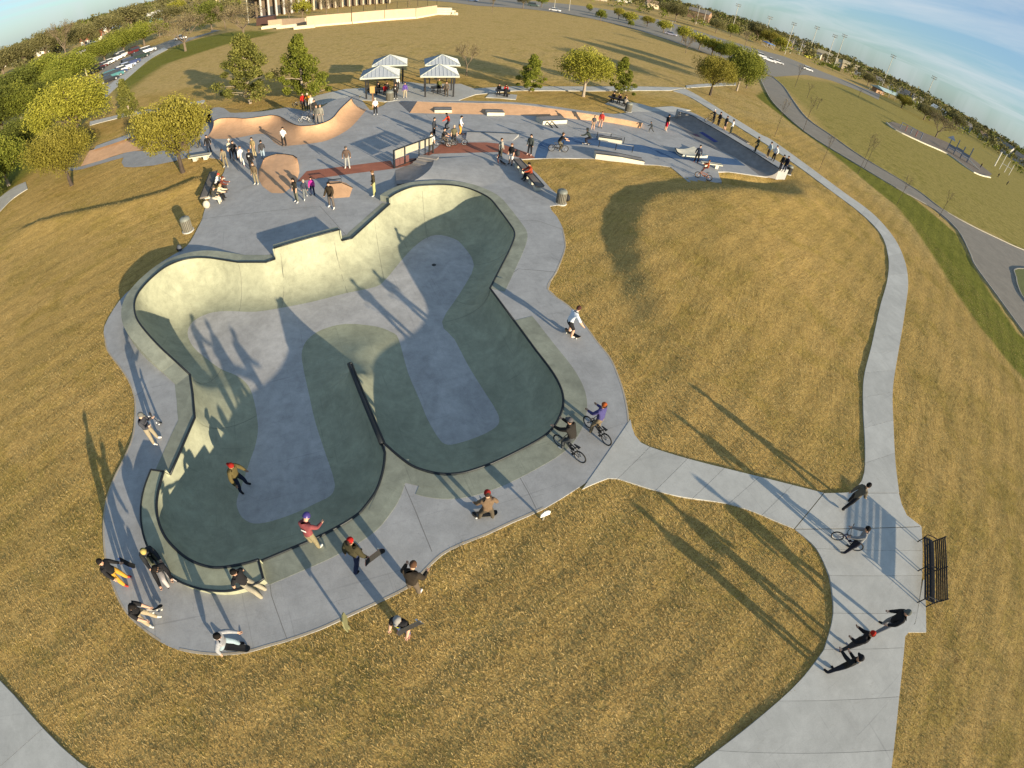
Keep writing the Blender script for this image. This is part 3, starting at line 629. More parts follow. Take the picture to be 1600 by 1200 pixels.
def prof(t, curved): return (1-sqrt(max(0, 1-t*t))) if curved else t
def bank(name, label, cat, lower, upper, h, mt, curved=True, depth=0.0, nseg=24, cv=5, coping=True, group=None, plat=None, edge=STEEL):
    lo = resample(catmull(ats(lower, G0+.004), cv), nseg+1); up = resample(catmull(ats(upper, G0+h), cv), nseg+1)
    base = lo[nseg//2].copy(); base.z = 0
    T = thing(name, label, cat, base, 0, group)
    n = 9 if curved else 3
    rows = []
    for a, b in zip(lo, up):
        rows.append([Vector((a.x + (b.x-a.x)*t, a.y + (b.y-a.y)*t, a.z + (b.z-a.z)*prof(t, curved))) for t in [sin(pi/2*k/(n-1)) if curved else k/(n-1) for k in range(n)]])
    mb = MB(); mb.loft(rows); mb.build('ramp_face', mt, T, world=True, sm=curved)
    for r in (rows[0], rows[-1]):
        mb = MB(); V = list(r) + [Vector((r[-1].x, r[-1].y, G0))]; mb.add(V, [tuple(range(len(V)))]); mb.build('side_wall', mt, T, world=True)
    if depth:
        O = offset_line(up, depth, -1); mb = MB(); mb.loft([[a, b, Vector((b.x, b.y, 0))] for a, b in zip(up, O)])
        for i in (0, -1): mb.add([up[i], O[i], Vector((O[i].x, O[i].y, 0)), Vector((up[i].x, up[i].y, 0))], [(0, 1, 2, 3)])
        mb.build('platform', plat or C_DECK, T, world=True)
    else:
        mb = MB(); mb.loft([[a, Vector((a.x, a.y, 0))] for a in up]); mb.build('back_wall', mt, T, world=True)
    if coping: mb = MB(); mb.tube([p + Vector((0, 0, .01)) for p in up], .04, 6); mb.build('coping', edge, T, world=True)
    T['rows'] = 0
    del T['rows']
    return T, rows
QH = 1.05
WAVE_UP = [(334, 189), (344, 185), (365, 184), (384, 185), (409, 182), (425, 180), (438, 182.5), (451, 190), (465, 196), (480, 196.5), (500, 193.5), (519, 185), (532, 170), (549, 154)]
WAVE_LO = [(321, 216), (344, 217), (365, 216), (385, 212.5), (403, 209), (417, 211), (428, 222), (440, 228), (458, 227), (487, 224), (512, 219), (540, 205), (556, 191), (573, 171)]
lo = resample(catmull(ats(WAVE_LO, G0+.004), 5), 61); up = resample(catmull(ats(WAVE_UP, QH), 5), 61)
# pair the two edges at the control points so that the bend of the ramp follows both
lo = catmull(ats(WAVE_LO, G0+.004), 5); up = catmull(ats(WAVE_UP, QH), 5)
WT = thing('quarter_pipe', 'long winding salmon quarter pipe with a deep pocket below a grey platform', 'quarter pipe', (lo[30].x, lo[30].y, 0))
rows = [[Vector((a.x + (b.x-a.x)*t, a.y + (b.y-a.y)*t, a.z + (b.z-a.z)*prof(t, True))) for t in [sin(pi/2*k/8) for k in range(9)]] for a, b in zip(lo, up)]
mb = MB(); mb.loft(rows); mb.build('ramp_face', C_SALMON, WT, world=True, sm=True)
mb = MB(); mb.tube([p + Vector((0, 0, .01)) for p in up], .035, 6); mb.build('coping', STEEL, WT, world=True)
for r in (rows[0], rows[-1]):
    mb = MB(); V = list(r) + [Vector((r[-1].x, r[-1].y, G0))]; mb.add(V, [tuple(range(len(V)))]); mb.build('side_wall', C_SALMON, WT, world=True)
PLAT_PX = [(548, 152), (529, 154), (514, 160), (500, 169), (480, 174), (470, 172), (452, 168), (440, 169), (410, 174), (380, 175.5), (360, 176), (350, 169), (334, 168), (328, 177)]
plat = up + catmull(ats(PLAT_PX, QH), 2)
mb = MB(); mb.add(*cdt_sheet(plat, z=QH)); npl = len(plat); mb.add([Vector((p.x, p.y, QH)) for p in plat] + [Vector((p.x, p.y, 0)) for p in plat], [(i, (i+1) % npl, (i+1) % npl+npl, i+npl) for i in range(len(up)-1, npl)])
mb.build('platform', C_DECK, WT, world=True)
# earth bank behind the platform
bk = [p for p in catmull(ats(PLAT_PX, QH), 2)]
O = offset_line(bk, 2.6, 1); mb = MB(); mb.loft([[Vector((a.x, a.y, QH-.02)), Vector((b.x, b.y, -.05))] for a, b in zip(bk, O)])
struct('grass_bank', mb, mat('bank grass', (0.30, 0.205, 0.06), .95, .35, 4.0, coords='Object'))

bank('bank_ramp', 'salmon hip bank with shadows of three people falling across it', 'bank ramp', [(403, 268), (404, 280), (410, 291), (424, 301.5), (443, 302), (463, 287), (468, 268), (467, 258)], [(412, 249.5), (412.2, 248.3), (413, 247), (421, 243.5), (432, 240.5), (446, 241), (458, 243), (464, 247)], .5, C_SALMON, curved=False, cv=1, nseg=56)
# small salmon kicker with a steel frame on its top edge
kb = ats([(511, 296), (519, 310), (546, 308), (551, 293), (541, 286), (516, 287)], G0); kt = ats([(513, 285), (514.5, 288), (533, 286.5), (533.5, 284.5), (531, 283), (516, 283)], .5)
KT = thing('kicker_ramp', 'small salmon kicker ramp with a black steel frame on its top edge', 'kicker ramp', (kb[0].x, kb[0].y, 0))
mb = MB(); mb.add(kb + kt, [(i, (i+1) % 6, (i+1) % 6+6, i+6) for i in range(6)] + [(6, 7, 8, 9, 10, 11)]); mb.build('ramp_face', C_SALMON, KT, world=True)
a, b = at(514, 287.5, .5), at(533.5, 285.5, .5); up_ = Vector((0, 0, .3))
mb = MB(); mb.tube([a, a+up_, b+up_, b, a], .04, 6); mb.build('grind_rail', STEEL, KT, world=True)
mb = MB(); mb.tube([b+Vector((0, 0, .0)), at(551, 293, G0+.02)], .03, 5); mb.build('steel_edge', STEEL, KT, world=True)

# wall ride: steel frame with cream panels above an open lower part, with steps and a curved bank below it
wa, wb_ = at(616, 263), at(677, 239)
wh = 1.45
WR = thing('wall_ride', 'black steel wall ride frame with cream panels above the red path', 'wall ride', wa)
dirw = (wb_-wa).normalized(); Lw = (wb_-wa).length
def wp(t, z): return Vector((wa.x + dirw.x*Lw*t, wa.y + dirw.y*Lw*t, z))
mb = MB(); mb.tube([wp(0, G0), wp(0, wh), wp(1, wh), wp(1, G0)], .06, 6); mb.build('top_rail', STEEL, WR, world=True)
for t in (.26, .62, .78, .88): mb = MB(); mb.tube([wp(t, G0), wp(t, wh)], .04, 6); mb.build('post', STEEL, WR, world=True)
mb = MB(); mb.tube([wp(0, .12), wp(.62, .12)], .05, 6); mb.build('bottom_rail', STEEL, WR, world=True)
for t0_, t1_, zb_ in ((.03, .24, .72), (.28, .60, .80), (.655, .75, .74), (.80, .86, .8), (.90, .97, .8)):
    mb = MB(); c = (wp(t0_, 0)+wp(t1_, 0))/2; mb.beam(Vector((wp(t0_, 0).x, wp(t0_, 0).y, (zb_+wh)/2)), Vector((wp(t1_, 0).x, wp(t1_, 0).y, (zb_+wh)/2)), .05, wh-zb_-.08); mb.build('panel_or_shade', concrete('cream panel', (.36, .33, .25), amount=.14), WR, world=True)
for t0_, t1_ in ((.03, .13), (.14, .235), (.28, .36)):
    mb = MB(); mb.beam(Vector((wp(t0_, 0).x, wp(t0_, 0).y, .42)), Vector((wp(t1_, 0).x, wp(t1_, 0).y, .42)), .05, .55); mb.build('panel_or_shade', mat('shaded path red', (.11, .05, .045), .8), WR, world=True)  # dark sheets standing in for shaded red path seen through the openings
base_ = resample(ats([(617.5, 266), (632, 260.5), (648, 254), (662, 248), (672, 243.5)], G0+.006), 15)
crest_ = resample(catmull(ats([(619, 285), (636, 284), (650, 280), (662, 273), (672, 264), (677, 254), (678, 246)], .40), 4), 15)
outer_ = resample(catmull(ats([(627, 289), (655, 288), (700, 289), (755, 292), (785, 275), (780, 254), (745, 243)], G0+.006), 4), 15)
CB = thing('bank_ramp', 'curved bank with shade coloured grey and short steps below the black wall ride', 'bank ramp', crest_[7])
rows = []
for i, (a, b, c) in enumerate(zip(base_, crest_, outer_)):
    e = .4 + .6*sin(pi*min(1, .12+i/14*.75)); r = []
    for t in (0, .15, .35, .6, .85, 1): q = a.lerp(b, t); q.z = a.z + (b.z-a.z)*t*t*(1.6-.6*t)*e; r.append(q)
    top = r[-1].z
    for t in (.15, .35, .6, .85, 1): q = b.lerp(c, t); q.z = G0+.006 + (top-G0)*(1-t)**1.25; r.append(q)
    rows.append(r)
mb = MB(); mb.loft([r[:6] for r in rows]); mb.build('ramp_face', C_DARK, CB, world=True, sm=True)  # shade of the slope and steps put into this darker grey
mb = MB(); mb.loft([r[5:] for r in rows]); mb.build('ramp_top', C_DECK, CB, world=True, sm=True)
for k in range(4):
    i = 8+k*1.5; a, b = rows[int(i)][0], rows[int(i)][4]; zt = .10+.085*k
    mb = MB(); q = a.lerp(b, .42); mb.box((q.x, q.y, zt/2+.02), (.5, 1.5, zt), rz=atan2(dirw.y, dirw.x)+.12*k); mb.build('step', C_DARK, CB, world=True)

# long salmon bank at the back with its shaded end face, manual wedge, ledges
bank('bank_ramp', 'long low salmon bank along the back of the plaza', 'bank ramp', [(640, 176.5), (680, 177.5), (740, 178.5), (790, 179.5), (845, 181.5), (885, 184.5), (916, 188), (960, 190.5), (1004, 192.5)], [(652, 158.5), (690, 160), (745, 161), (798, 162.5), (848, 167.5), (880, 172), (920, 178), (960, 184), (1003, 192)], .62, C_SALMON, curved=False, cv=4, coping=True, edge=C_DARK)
ef = [at(622, 159.5, G0), at(640, 176, G0+.006), at(652, 158.5, .62+G0)]
E_ = thing('bank_ramp', 'end wedge of the back bank with its shade coloured blue grey', 'bank ramp', ef[1]); mb = MB(); mb.add(ef + [Vector((ef[2].x, ef[2].y, 0))], [(0, 1, 2), (0, 2, 3)]); mb.build('ramp_face', C_DARK, E_, world=True)  # end face of the salmon bank; its shadow is put into the grey
wd = ats([(727, 221), (800, 221)], G0+.006); wt = ats([(730, 206), (811, 209.5)], .27)
WG = thing('manual_pad', 'wide flat grey wedge with its back edge raised, in the middle of the plaza', 'manual pad', wd[0])
mb = MB(); mb.add(wd + wt + [Vector((wt[0].x, wt[0].y, G0)), Vector((wt[1].x, wt[1].y, G0))], [(0, 1, 3, 2), (2, 3, 5, 4), (0, 2, 4), (1, 5, 3)]); mb.build('ramp_face', C_DECK, WG, world=True)
mb = MB(); mb.tube([wt[0], wt[1]], .035, 6); mb.build('steel_edge', STEEL, WG, world=True)

def ledge(label, a, b, depth, h, h2=None, group='ledges on the plaza', mid=None, kick=False):
    pts = [at(*a)] + ([at(*mid)] if mid else []) + [at(*b)]
    T = thing('grind_ledge', label, 'ledge', pts[0], 0, group)
    O = offset_line(pts, depth, -1); hs = [h, h, h2 or h] if mid else [h, h2 or h]
    rows = [[Vector((p.x, p.y, G0)), Vector((p.x, p.y, hh)), Vector((o.x, o.y, hh)), Vector((o.x, o.y, G0))] for p, o, hh in zip(pts, O, hs)]
    mb = MB(); mb.loft(rows); mb.add(rows[0], [(0, 1, 2, 3)]); mb.add(rows[-1], [(3, 2, 1, 0)]); mb.build('block', C_LEDGE, T, world=True)
    mb = MB()
    for p, q in zip(rows, rows[1:]): mb.beam(p[1]+Vector((0, 0, .005)), q[1]+Vector((0, 0, .005)), .07, .07); mb.beam(p[2]+Vector((0, 0, .005)), q[2]+Vector((0, 0, .005)), .07, .07)
    mb.build('steel_edge', STEEL, T, world=True)
    mb = MB()
    for p, q in zip(rows, rows[1:]): mb.add([p[1]+Vector((0, 0, .008)), q[1]+Vector((0, 0, .008)), q[2]+Vector((0, 0, .008)), p[2]+Vector((0, 0, .008))], [(0, 1, 2, 3)])
    mb.build('top_slab', C_DARK, T, world=True)  # dark sheet: dimmer grazing light on the top put into its colour
    return T
L1 = ledge('cream ledge with a small black kicker plate against its front', (848, 195), (885.5, 193), 1.3, .48)
a, b = at(853, 194.5), at(858, 193.5); mb = MB()
for x in (852, 860): p = at(x, 194, G0); mb.beam(p + Vector((.1, -.0, .32)), p + Vector((.75, -1.0, .02)), .12, .04)
mb.build('kicker_plate', STEEL, L1, world=True)
ledge('short ledge jutting from the salmon bank, nearer the pavilions', (679, 177), (706, 177), 0.95, .42)
ledge('short ledge jutting from the salmon bank, second from the pavilions', (761, 180.8), (788, 181), 0.95, .42)
ledge('long cream ledge at the turf edge with a sloping far end', (930, 248.5), (1006, 257), .75, .55, .34, mid=(967, 253))
LR = ledge('pale ledge between two black handrails by the blue path', (935, 218.5), (971, 225.5), .55, .34, .46)
def handrail(label, feet, hh=.62):
    F_ = ats(feet); T = thing('grind_rail', label, 'handrail', F_[0], 0, 'rails on the plaza')
    for p in F_: mb = MB(); mb.tube([p, p + Vector((0, 0, hh))], .035, 6); mb.build('post', STEEL, T, world=True)
    mb = MB(); mb.tube([p + Vector((0, 0, hh)) for p in F_], .03, 6); mb.build('rail', GALV, T, world=True)
handrail('low skate rail on three black posts behind the pale ledge', [(932.5, 215.5), (953.5, 218), (974, 224)])
handrail('low skate rail on three black posts beside the blue path', [(935.5, 229.5), (961.5, 234.5), (987.5, 238)])
# wave ledge
wl = resample(ats([(1054, 236), (1058, 241), (1066, 246)], G0), 6); wr = resample(ats([(1083, 233), (1092, 238), (1105, 247)], G0), 6)
WL = thing('kicker_ramp', 'low hipped concrete wave with a black steel side edge on the blue path', 'kicker ramp', wl[0])
pr = [.30, .26, .2, .17, .22, .30]
rows = [[Vector((a.x, a.y, G0)), Vector((a.x, a.y, G0+z))] + [a.lerp(b, t) + Vector((0, 0, z*(.9-.5*sin(pi*t)))) for t in (.2, .5, .8)] + [Vector((b.x, b.y, G0+z)), Vector((b.x, b.y, G0))] for a, b, z in zip(wl, wr, pr)]
mb = MB(); mb.loft(rows); mb.add(rows[-1], [tuple(range(7))]); mb.add(rows[0], [tuple(range(7))[::-1]]); mb.build('ramp_face', C_LEDGE, WL, world=True)
mb = MB(); mb.tube([r[1] for r in rows], .05, 6); mb.build('steel_edge', STEEL, WL, world=True)
# right quarter pipe
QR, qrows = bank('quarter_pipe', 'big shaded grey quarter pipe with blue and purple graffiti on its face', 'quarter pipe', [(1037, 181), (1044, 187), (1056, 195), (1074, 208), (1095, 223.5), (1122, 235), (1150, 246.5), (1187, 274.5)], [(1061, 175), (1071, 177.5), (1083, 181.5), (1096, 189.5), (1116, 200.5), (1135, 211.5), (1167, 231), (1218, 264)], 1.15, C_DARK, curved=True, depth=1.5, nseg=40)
def graffiti(i0, i1, k0, k1, mt):
    rw = [[p + (Vector((0, 0, .012)) + Vector((-.006, -.003, 0))) for p in qrows[i][k0:k1]] for i in range(i0, i1)]
    mb = MB(); mb.loft(rw); mb.build('graffiti', mt, QR, world=True, sm=True)
graffiti(13, 21, 3, 5, mat('blue spray paint', (.045, .055, .20), .7, .5, 3))
graffiti(14, 17, 1, 3, mat('purple spray paint', (.12, .07, .10), .8, .4, 3))
# pale left quarter run (half behind the trees)
sheet('pavement', [(104, 268), (106, 262), (128, 260), (192, 240), (196, 236), (240, 236), (292, 236), (298, 245), (272, 252), (240, 258.5), (210, 261.5), (194, 261), (190, 254), (193, 246), (130, 264)], C_DECK, G0+.0, 1)
bank('bank_ramp', 'pale salmon bank running behind the leaning yellow green tree', 'bank ramp', [(126, 260), (160, 250), (193, 239), (240, 232), (290, 226)], [(140, 235), (170, 226), (200, 214), (240, 208), (292, 200)], .45, C_SALMON, curved=False, cv=3)
sheet('pavement', [(146, 234), (150, 228), (206, 208), (210, 213), (175, 225)], C_DECK, .62, 1)

# ================================================================== furniture
def bench(label, a, b, faceleft=True, h=.45, nsl=5, back=True, group=None, mt=BLACK, d=.5):
    A, B = at(*a), at(*b); L = (B-A).length; rz = atan2((B-A).y, (B-A).x)
    T = thing('park_bench', label, 'bench', A, rz, group)
    for k in range(nsl): mb = MB(); mb.box((L/2, -d*k/(nsl-1), h - .015*abs(k-2)), (L, d/(nsl-1)*.72, .03)); mb.build('slat', mt, T)
    if back:
        for k in range(6): mb = MB(); mb.box((L/2, -d-.04-.03*k, h+.10+.085*k), (L, .03, .06)); mb.build('slat', mt, T)
    for x in (.03, L/2, L-.03):
        mb = MB(); mb.tube([(x, .03, 0), (x, .0, h-.03), (x, -d, h-.03)], .028, 6); mb.tube([(x, -d+.02, 0), (x, -d, h-.03), (x, -d-.23, h+.58)] if back else [(x, -d, 0), (x, -d, h-.03)], .028, 6)
        if back: mb.tube([(x, .0, h-.03), (x, .03, h+.2), (x, -.3, h+.22), (x, -d-.1, h+.2)], .024, 6)
        mb.build('leg', mt, T)
    return T
bench('black slatted steel park bench facing the wide sidewalk', (1434, 943), (1434.5, 846))
def low_bench(label, a, b, d, h, mt, legs, group=None):
    A, B = at(*a), at(*b); L = (B-A).length; T = thing('low_bench', label, 'bench', A, atan2((B-A).y, (B-A).x), group)
    mb = MB(); mb.box((L/2, 0, h), (L, d, .12)); mb.build('seat', mt, T)
    mb = MB(); mb.beam((0, -d/2, h+.065), (L, -d/2, h+.065), .06, .03); mb.beam((0, d/2, h+.065), (L, d/2, h+.065), .06, .03); mb.build('steel_edge', STEEL, T)
    for k in range(legs): x = L*(k+.5)/legs; mb = MB(); mb.box((x, 0, (h-.06)/2), (.35, d*.8, h-.06)); mb.build('leg', C_LEDGE, T)
DARKSEAT = concrete('dark seat', (.17, .15, .13), amount=.2)
low_bench('long dark ledge bench where a person in a red jacket sits', (806, 257), (843, 301), .55, .45, DARKSEAT, 5)
low_bench('dark ledge bench under the seated group beside the tan turf', (321, 317), (336, 276), .6, .42, DARKSEAT, 3)
low_bench('pale short ledge bench beyond the seated group', (298, 252), (331, 247), .6, .4, C_LEDGE, 2)
low_bench('long dark bench on the platform of the shaded quarter pipe', (1141, 214), (1167, 230), .5, .5, DARKSEAT, 4)
low_bench('pale plank bench at the turf edge beside the orange bike', (1094, 259.5), (1126, 264), .4, .42, C_LEDGE, 2)

def trash_can(label, px, tint, h=1.0, r=.33, group='litter bins'):
    p = at(*px); T = thing('litter_bin', label, 'litter bin', p, random.random(), group)
    mb = MB(); mb.prism([(r*.9*cos(a), r*.9*sin(a)) for a in np.linspace(0, 2*pi, 14, endpoint=False)], .03, h*.78); mb.build('liner', mat('bin liner', (.05, .05, .045), .8), T)
    for k in range(18):
        a = 2*pi*k/18; mb = MB(); mb.box((r*cos(a), r*sin(a), h*.42), (.02, .075, h*.74), rz=a); mb.build('slat', tint, T)
    mb = MB(); mb.loft([[Vector((rr*cos(a), rr*sin(a), z)) for a in np.linspace(0, 2*pi, 16, endpoint=False)] for rr, z in ((r*1.06, h*.78), (r*1.06, h*.83), (r*.95, h*.92), (r*.6, h*.99), (.05, h*1.0))], closed=True); mb.build('lid', mat('bin lid '+tint.name, (.16, .17, .15), .5), T, sm=True)
    mb = MB(); mb.prism([(r*1.25*cos(a), r*1.25*sin(a)) for a in np.linspace(0, 2*pi, 14, endpoint=False)], -.05, .03); mb.build('base', C_WALK, T)
BINM = mat('olive bin slats', (.16, .15, .12), .6, .25, 12)
BINB = mat('black bin slats', (.03, .03, .03), .6, .25, 12)
trash_can('grey slatted litter bin standing alone on the tan turf slope', (294, 360), BINM)
trash_can('slatted litter bin at the turf corner with a black bag against it', (876, 317), BINM)
trash_can('slatted litter bin at the front corner of the pavilions', (609, 157), BINM, 1.15, .4)
trash_can('slatted litter bin beside the crowded picnic table', (981, 174), BINM, 1.15, .4)
trash_can('dark litter bin at the near end of the shaded quarter pipe', (1231, 271), BINB)
def bag(label, px, col, s=.3, z=G0):
    p = at(*px, z); T = thing('backpack', label, 'bag', p, random.random()*3); mb = MB(); mb.ball((0, 0, s*.55), (s*.55, s*.4, s*.6), 8, 6); mb.build('body', mat('bag %s' % (col,), col, .8), T, sm=True)
    mb = MB(); mb.tube([(0, s*.35, s*.9), (0, s*.5, s*.6), (0, s*.38, s*.2)], .03, 5); mb.build('strap', BLACK, T)
bag('black bag leaning against the bin at the turf corner', (885, 314), (.02, .02, .022), .45, .02)
bag('small grey and black bag left at the raised bowl edge', (282, 392), (.07, .08, .10), .38, .02)
def sign(label, base, h, w, ph, yaw, post, panel):
    p = at(*base, 0.02); T = thing('notice_sign', label, 'sign', p, yaw); mb = MB(); mb.box((0, 0, h/2), (.07, .05, h)); mb.build('post', post, T)
    mb = MB(); mb.prism([(-w/2, h-ph), (w/2, h-ph), (w/2, h-ph*.25), (w*.2, h+.05), (-w*.2, h+.05), (-w/2, h-ph*.25)], .025, .055); mb.V = [Vector((v.x, -v.z, v.y)) for v in mb.V]; mb.build('panel', panel, T)
WHITEP = mat('white sign panel', (.75, .73, .68), .5, .04); GREENP = mat('weathered sign edge', (.2, .2, .10), .7)
sign('small white notice panel on a thin post at the deck edge', (848, 812), .62, .34, .26, radians(30), mat('thin post', (.2, .18, .13), .7), WHITEP)
sign('notice sign seen edge on at the deck edge beside the near turf', (546, 982), 1.1, .46, .62, radians(108), GREENP, GREENP)

# ------------------------------------------------------------------ picnic shelters
ROOF = mat('blue grey metal roof', (.40, .43, .46), .38, .06, 3.0, metal=.25)
FASC = mat('pale fascia', (.42, .44, .38), .6)
def shelter(label, c, yaw, half=1.55, eave=2.5, over=.55, rise=.95):
    T = thing('picnic_shelter', label, 'picnic shelter', (c[0], c[1], G0), yaw, 'picnic shelters behind the plaza')
    for sx in (-1, 1):
        for sy in (-1, 1): mb = MB(); mb.box((sx*half, sy*half, eave/2), (.17, .17, eave)); mb.build('post', BLACK, T)
    E = half+over; ap = Vector((0, 0, eave+rise)); cs = [Vector((-E, -E, eave)), Vector((E, -E, eave)), Vector((E, E, eave)), Vector((-E, E, eave))]
    for k in range(4):
        a, b = cs[k], cs[(k+1) % 4]; mb = MB(); mb.add([a, b, ap, a-Vector((0, 0, .06)), b-Vector((0, 0, .06)), ap-Vector((0, 0, .06))], [(0, 1, 2), (3, 5, 4), (0, 3, 4, 1), (1, 4, 5, 2), (2, 5, 3, 0)]); mb.build('roof_panel', ROOF, T)
        mb = MB(); nn = (b-a).cross(ap-a).normalized()
        for j in range(1, 10):
            t = j/10; p = a.lerp(b, t); q = ap.lerp(a.lerp(b, .5), 0); m_ = min(t, 1-t)*2; e = p + ((ap - (a+b)/2)*m_); mb.beam(p+nn*.02, e+nn*.02, .035, .05, up=nn)
        o = mb.build('seam', ROOF, T)
        mb = MB(); mb.beam(a+Vector((0, 0, -.08)), b+Vector((0, 0, -.08)), .05, .16); mb.build('fascia', FASC, T)
    mb = MB()
    for k in range(4): mb.beam(cs[k]+Vector((0, 0, .02)), ap+Vector((0, 0, .02)), .09, .05)
    mb.build('ridge_cap', FASC, T)
    mb = MB()
    for s in (-1, 1): mb.beam((-half, s*half, eave-.1), (half, s*half, eave-.1), .12, .16); mb.beam((s*half, -half, eave-.1), (s*half, half, eave-.1), .12, .16)
    mb.build('beam', BLACK, T)
yw = atan2(.9, 3.1)
shelter('front left picnic shelter with blue metal roof, a red shirt beneath it', (-18.9, 53.4), yw)
shelter('front right picnic shelter with blue metal roof, nearest the salmon bank', (-12.7, 55.2), yw)
shelter('rear left picnic shelter partly behind the front left one', (-20.1, 60.4), yw)
shelter('rear right picnic shelter beside the bare young tree', (-13.9, 61.8), yw)
def picnic_table(label, p, yaw, L=1.8):
    T = thing('picnic_table', label, 'picnic table', p, yaw, 'picnic tables')
    mb = MB(); mb.box((0, 0, .74), (L, .75, .06)); mb.build('table_top', BLACK, T)
    for s in (-1, 1): mb = MB(); mb.box((0, s*.68, .44), (L, .28, .05)); mb.build('seat', BLACK, T)
    for x in (-L*.36, L*.36): mb = MB(); mb.tube([(x, -.72, .42), (x, .72, .42)], .035, 6); mb.tube([(x, -.5, 0), (x, -.18, .72)], .035, 6); mb.tube([(x, .5, 0), (x, .18, .72)], .035, 6); mb.build('leg', BLACK, T)
picnic_table('black picnic table under the front left shelter', (-18.9, 53.6, G0), yw); picnic_table('black picnic table under the front right shelter', (-12.7, 55.3, G0), yw)
picnic_table('black picnic table under the rear left shelter', (-20.1, 60.4, G0), yw); picnic_table('black picnic table under the rear right shelter', (-13.9, 61.8, G0), yw)
pt = at(965, 163); picnic_table('black picnic table crowded with seated people beside a litter bin', pt, radians(-20), 2.6)
pt = at(785, 150); picnic_table('black picnic table on its own pad behind the salmon bank', pt, radians(5), 1.7)
p = at(583, 165); T = thing('information_post', 'wooden post with a tan board in front of the front left shelter', 'sign', p, .2); mb = MB(); mb.box((0, 0, 1.05), (.14, .14, 2.1)); mb.build('post', mat('brown timber', (.16, .09, .045), .8, .3, 10), T); mb = MB(); mb.box((0, -.1, 1.75), (.5, .05, .75)); mb.build('board', mat('tan board', (.42, .27, .10), .7), T)

# ================================================================== VEGETATION
def leafmat(name, lo, hi, tip):
    m, nt, b = newmat(name); N, L = nt.nodes, nt.links
    a = N.new('ShaderNodeAttribute'); a.attribute_name = 'tone'
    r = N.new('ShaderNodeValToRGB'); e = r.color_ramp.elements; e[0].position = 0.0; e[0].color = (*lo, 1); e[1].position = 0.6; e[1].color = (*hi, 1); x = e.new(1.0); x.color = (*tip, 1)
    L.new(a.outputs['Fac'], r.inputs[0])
    oi = N.new('ShaderNodeObjectInfo'); mr = N.new('ShaderNodeMapRange'); mr.inputs[3].default_value = .82; mr.inputs[4].default_value = 1.12; L.new(oi.outputs['Random'], mr.inputs[0])
    mm = N.new('ShaderNodeMixRGB'); mm.blend_type = 'MULTIPLY'; mm.inputs[0].default_value = 1; L.new(r.outputs[0], mm.inputs[1]); L.new(mr.outputs[0], mm.inputs[2])
    L.new(mm.outputs[0], b.inputs['Base Color']); b.inputs['Roughness'].default_value = .75; b.inputs['Specular IOR Level'].default_value = .15
    t = N.new('ShaderNodeBsdfTranslucent'); L.new(mm.outputs[0], t.inputs[0])
    ms = N.new('ShaderNodeMixShader'); ms.inputs[0].default_value = .28; L.new(b.outputs[0], ms.inputs[1]); L.new(t.outputs[0], ms.inputs[2])
    L.new(ms.outputs[0], N['Material Output'].inputs[0]); return m
LF_SPRING = leafmat('spring leaves', (0.18, 0.18, 0.022), (0.28, 0.27, 0.036), (0.38, 0.355, 0.06))
LF_YELLOW = leafmat('yellow green leaves', (0.16, 0.145, 0.024), (0.26, 0.23, 0.036), (0.37, 0.325, 0.07))
LF_GREEN = leafmat('mid green leaves', (0.075, 0.095, 0.013), (0.19, 0.21, 0.03), (0.3, 0.3, 0.05))
LF_DARK = leafmat('dark evergreen leaves', (0.05, 0.06, 0.012), (0.11, 0.13, 0.024), (0.18, 0.19, 0.04))
LF_PINE = leafmat('pine needles', (0.07, 0.08, 0.018), (0.19, 0.19, 0.042), (0.33, 0.31, 0.085))
LF_BROWN = leafmat('bare brown twigs', (0.12, 0.095, 0.05), (0.22, 0.18, 0.09), (0.32, 0.26, 0.14))
LF_FAR = leafmat('far woods leaves', (0.075, 0.075, 0.03), (0.155, 0.145, 0.055), (0.23, 0.205, 0.09))
BARK = mat('bark', (.15, .115, .08), .9, .3, 14.0); BARKP = mat('pale bark', (.30, .25, .19), .9, .25, 14.0); BARKD = mat('dark bark', (.06, .045, .035), .9, .3, 14)
def leaves(centres, radii, count, size, rng, up=0.0, flat=1.0, tone_dir=None):
    """many leaf-sized faces spread through clumps; returns verts, faces, tone"""
    k = rng.integers(0, len(centres), count); c = centres[k]
    d = rng.normal(size=(count, 3)); d /= np.linalg.norm(d, axis=1)[:, None]
    r = rng.random(count)**.45
    p = c + d*(radii[k]*r)[:, None]*np.array([1, 1, flat])
    a = rng.normal(size=(count, 3)); a[:, 2] += up; a /= np.linalg.norm(a, axis=1)[:, None]
    b = np.cross(a, rng.normal(size=(count, 3))); b /= np.linalg.norm(b, axis=1)[:, None]
    s = size*rng.uniform(.6, 1.35, count)[:, None]
    V = np.stack([p - a*s*.9, p + b*s*.5, p + a*s*.9, p - b*s*.5], 1).reshape(-1, 3)
    F = np.arange(count*4).reshape(-1, 4)
    tn = np.clip(rng.normal(.45, .2, count) + .25*(rng.random(len(centres))[k]-.5), 0, 1)
    return V, F, np.repeat(tn, 4)
def quadmesh(name, V, F, tone, m):
    me = bpy.data.meshes.new(name); me.vertices.add(len(V)); me.vertices.foreach_set('co', V.ravel().astype(np.float32))
    n = len(F); me.loops.add(n*4); me.loops.foreach_set('vertex_index', F.ravel().astype(np.int32)); me.polygons.add(n)
    me.polygons.foreach_set('loop_start', np.arange(0, n*4, 4, dtype=np.int32)); me.polygons.foreach_set('loop_total', np.full(n, 4, np.int32))
    at_ = me.attributes.new('tone', 'FLOAT', 'POINT'); at_.data.foreach_set('value', tone.astype(np.float32))
    me.materials.append(m); me.update(calc_edges=True); return me
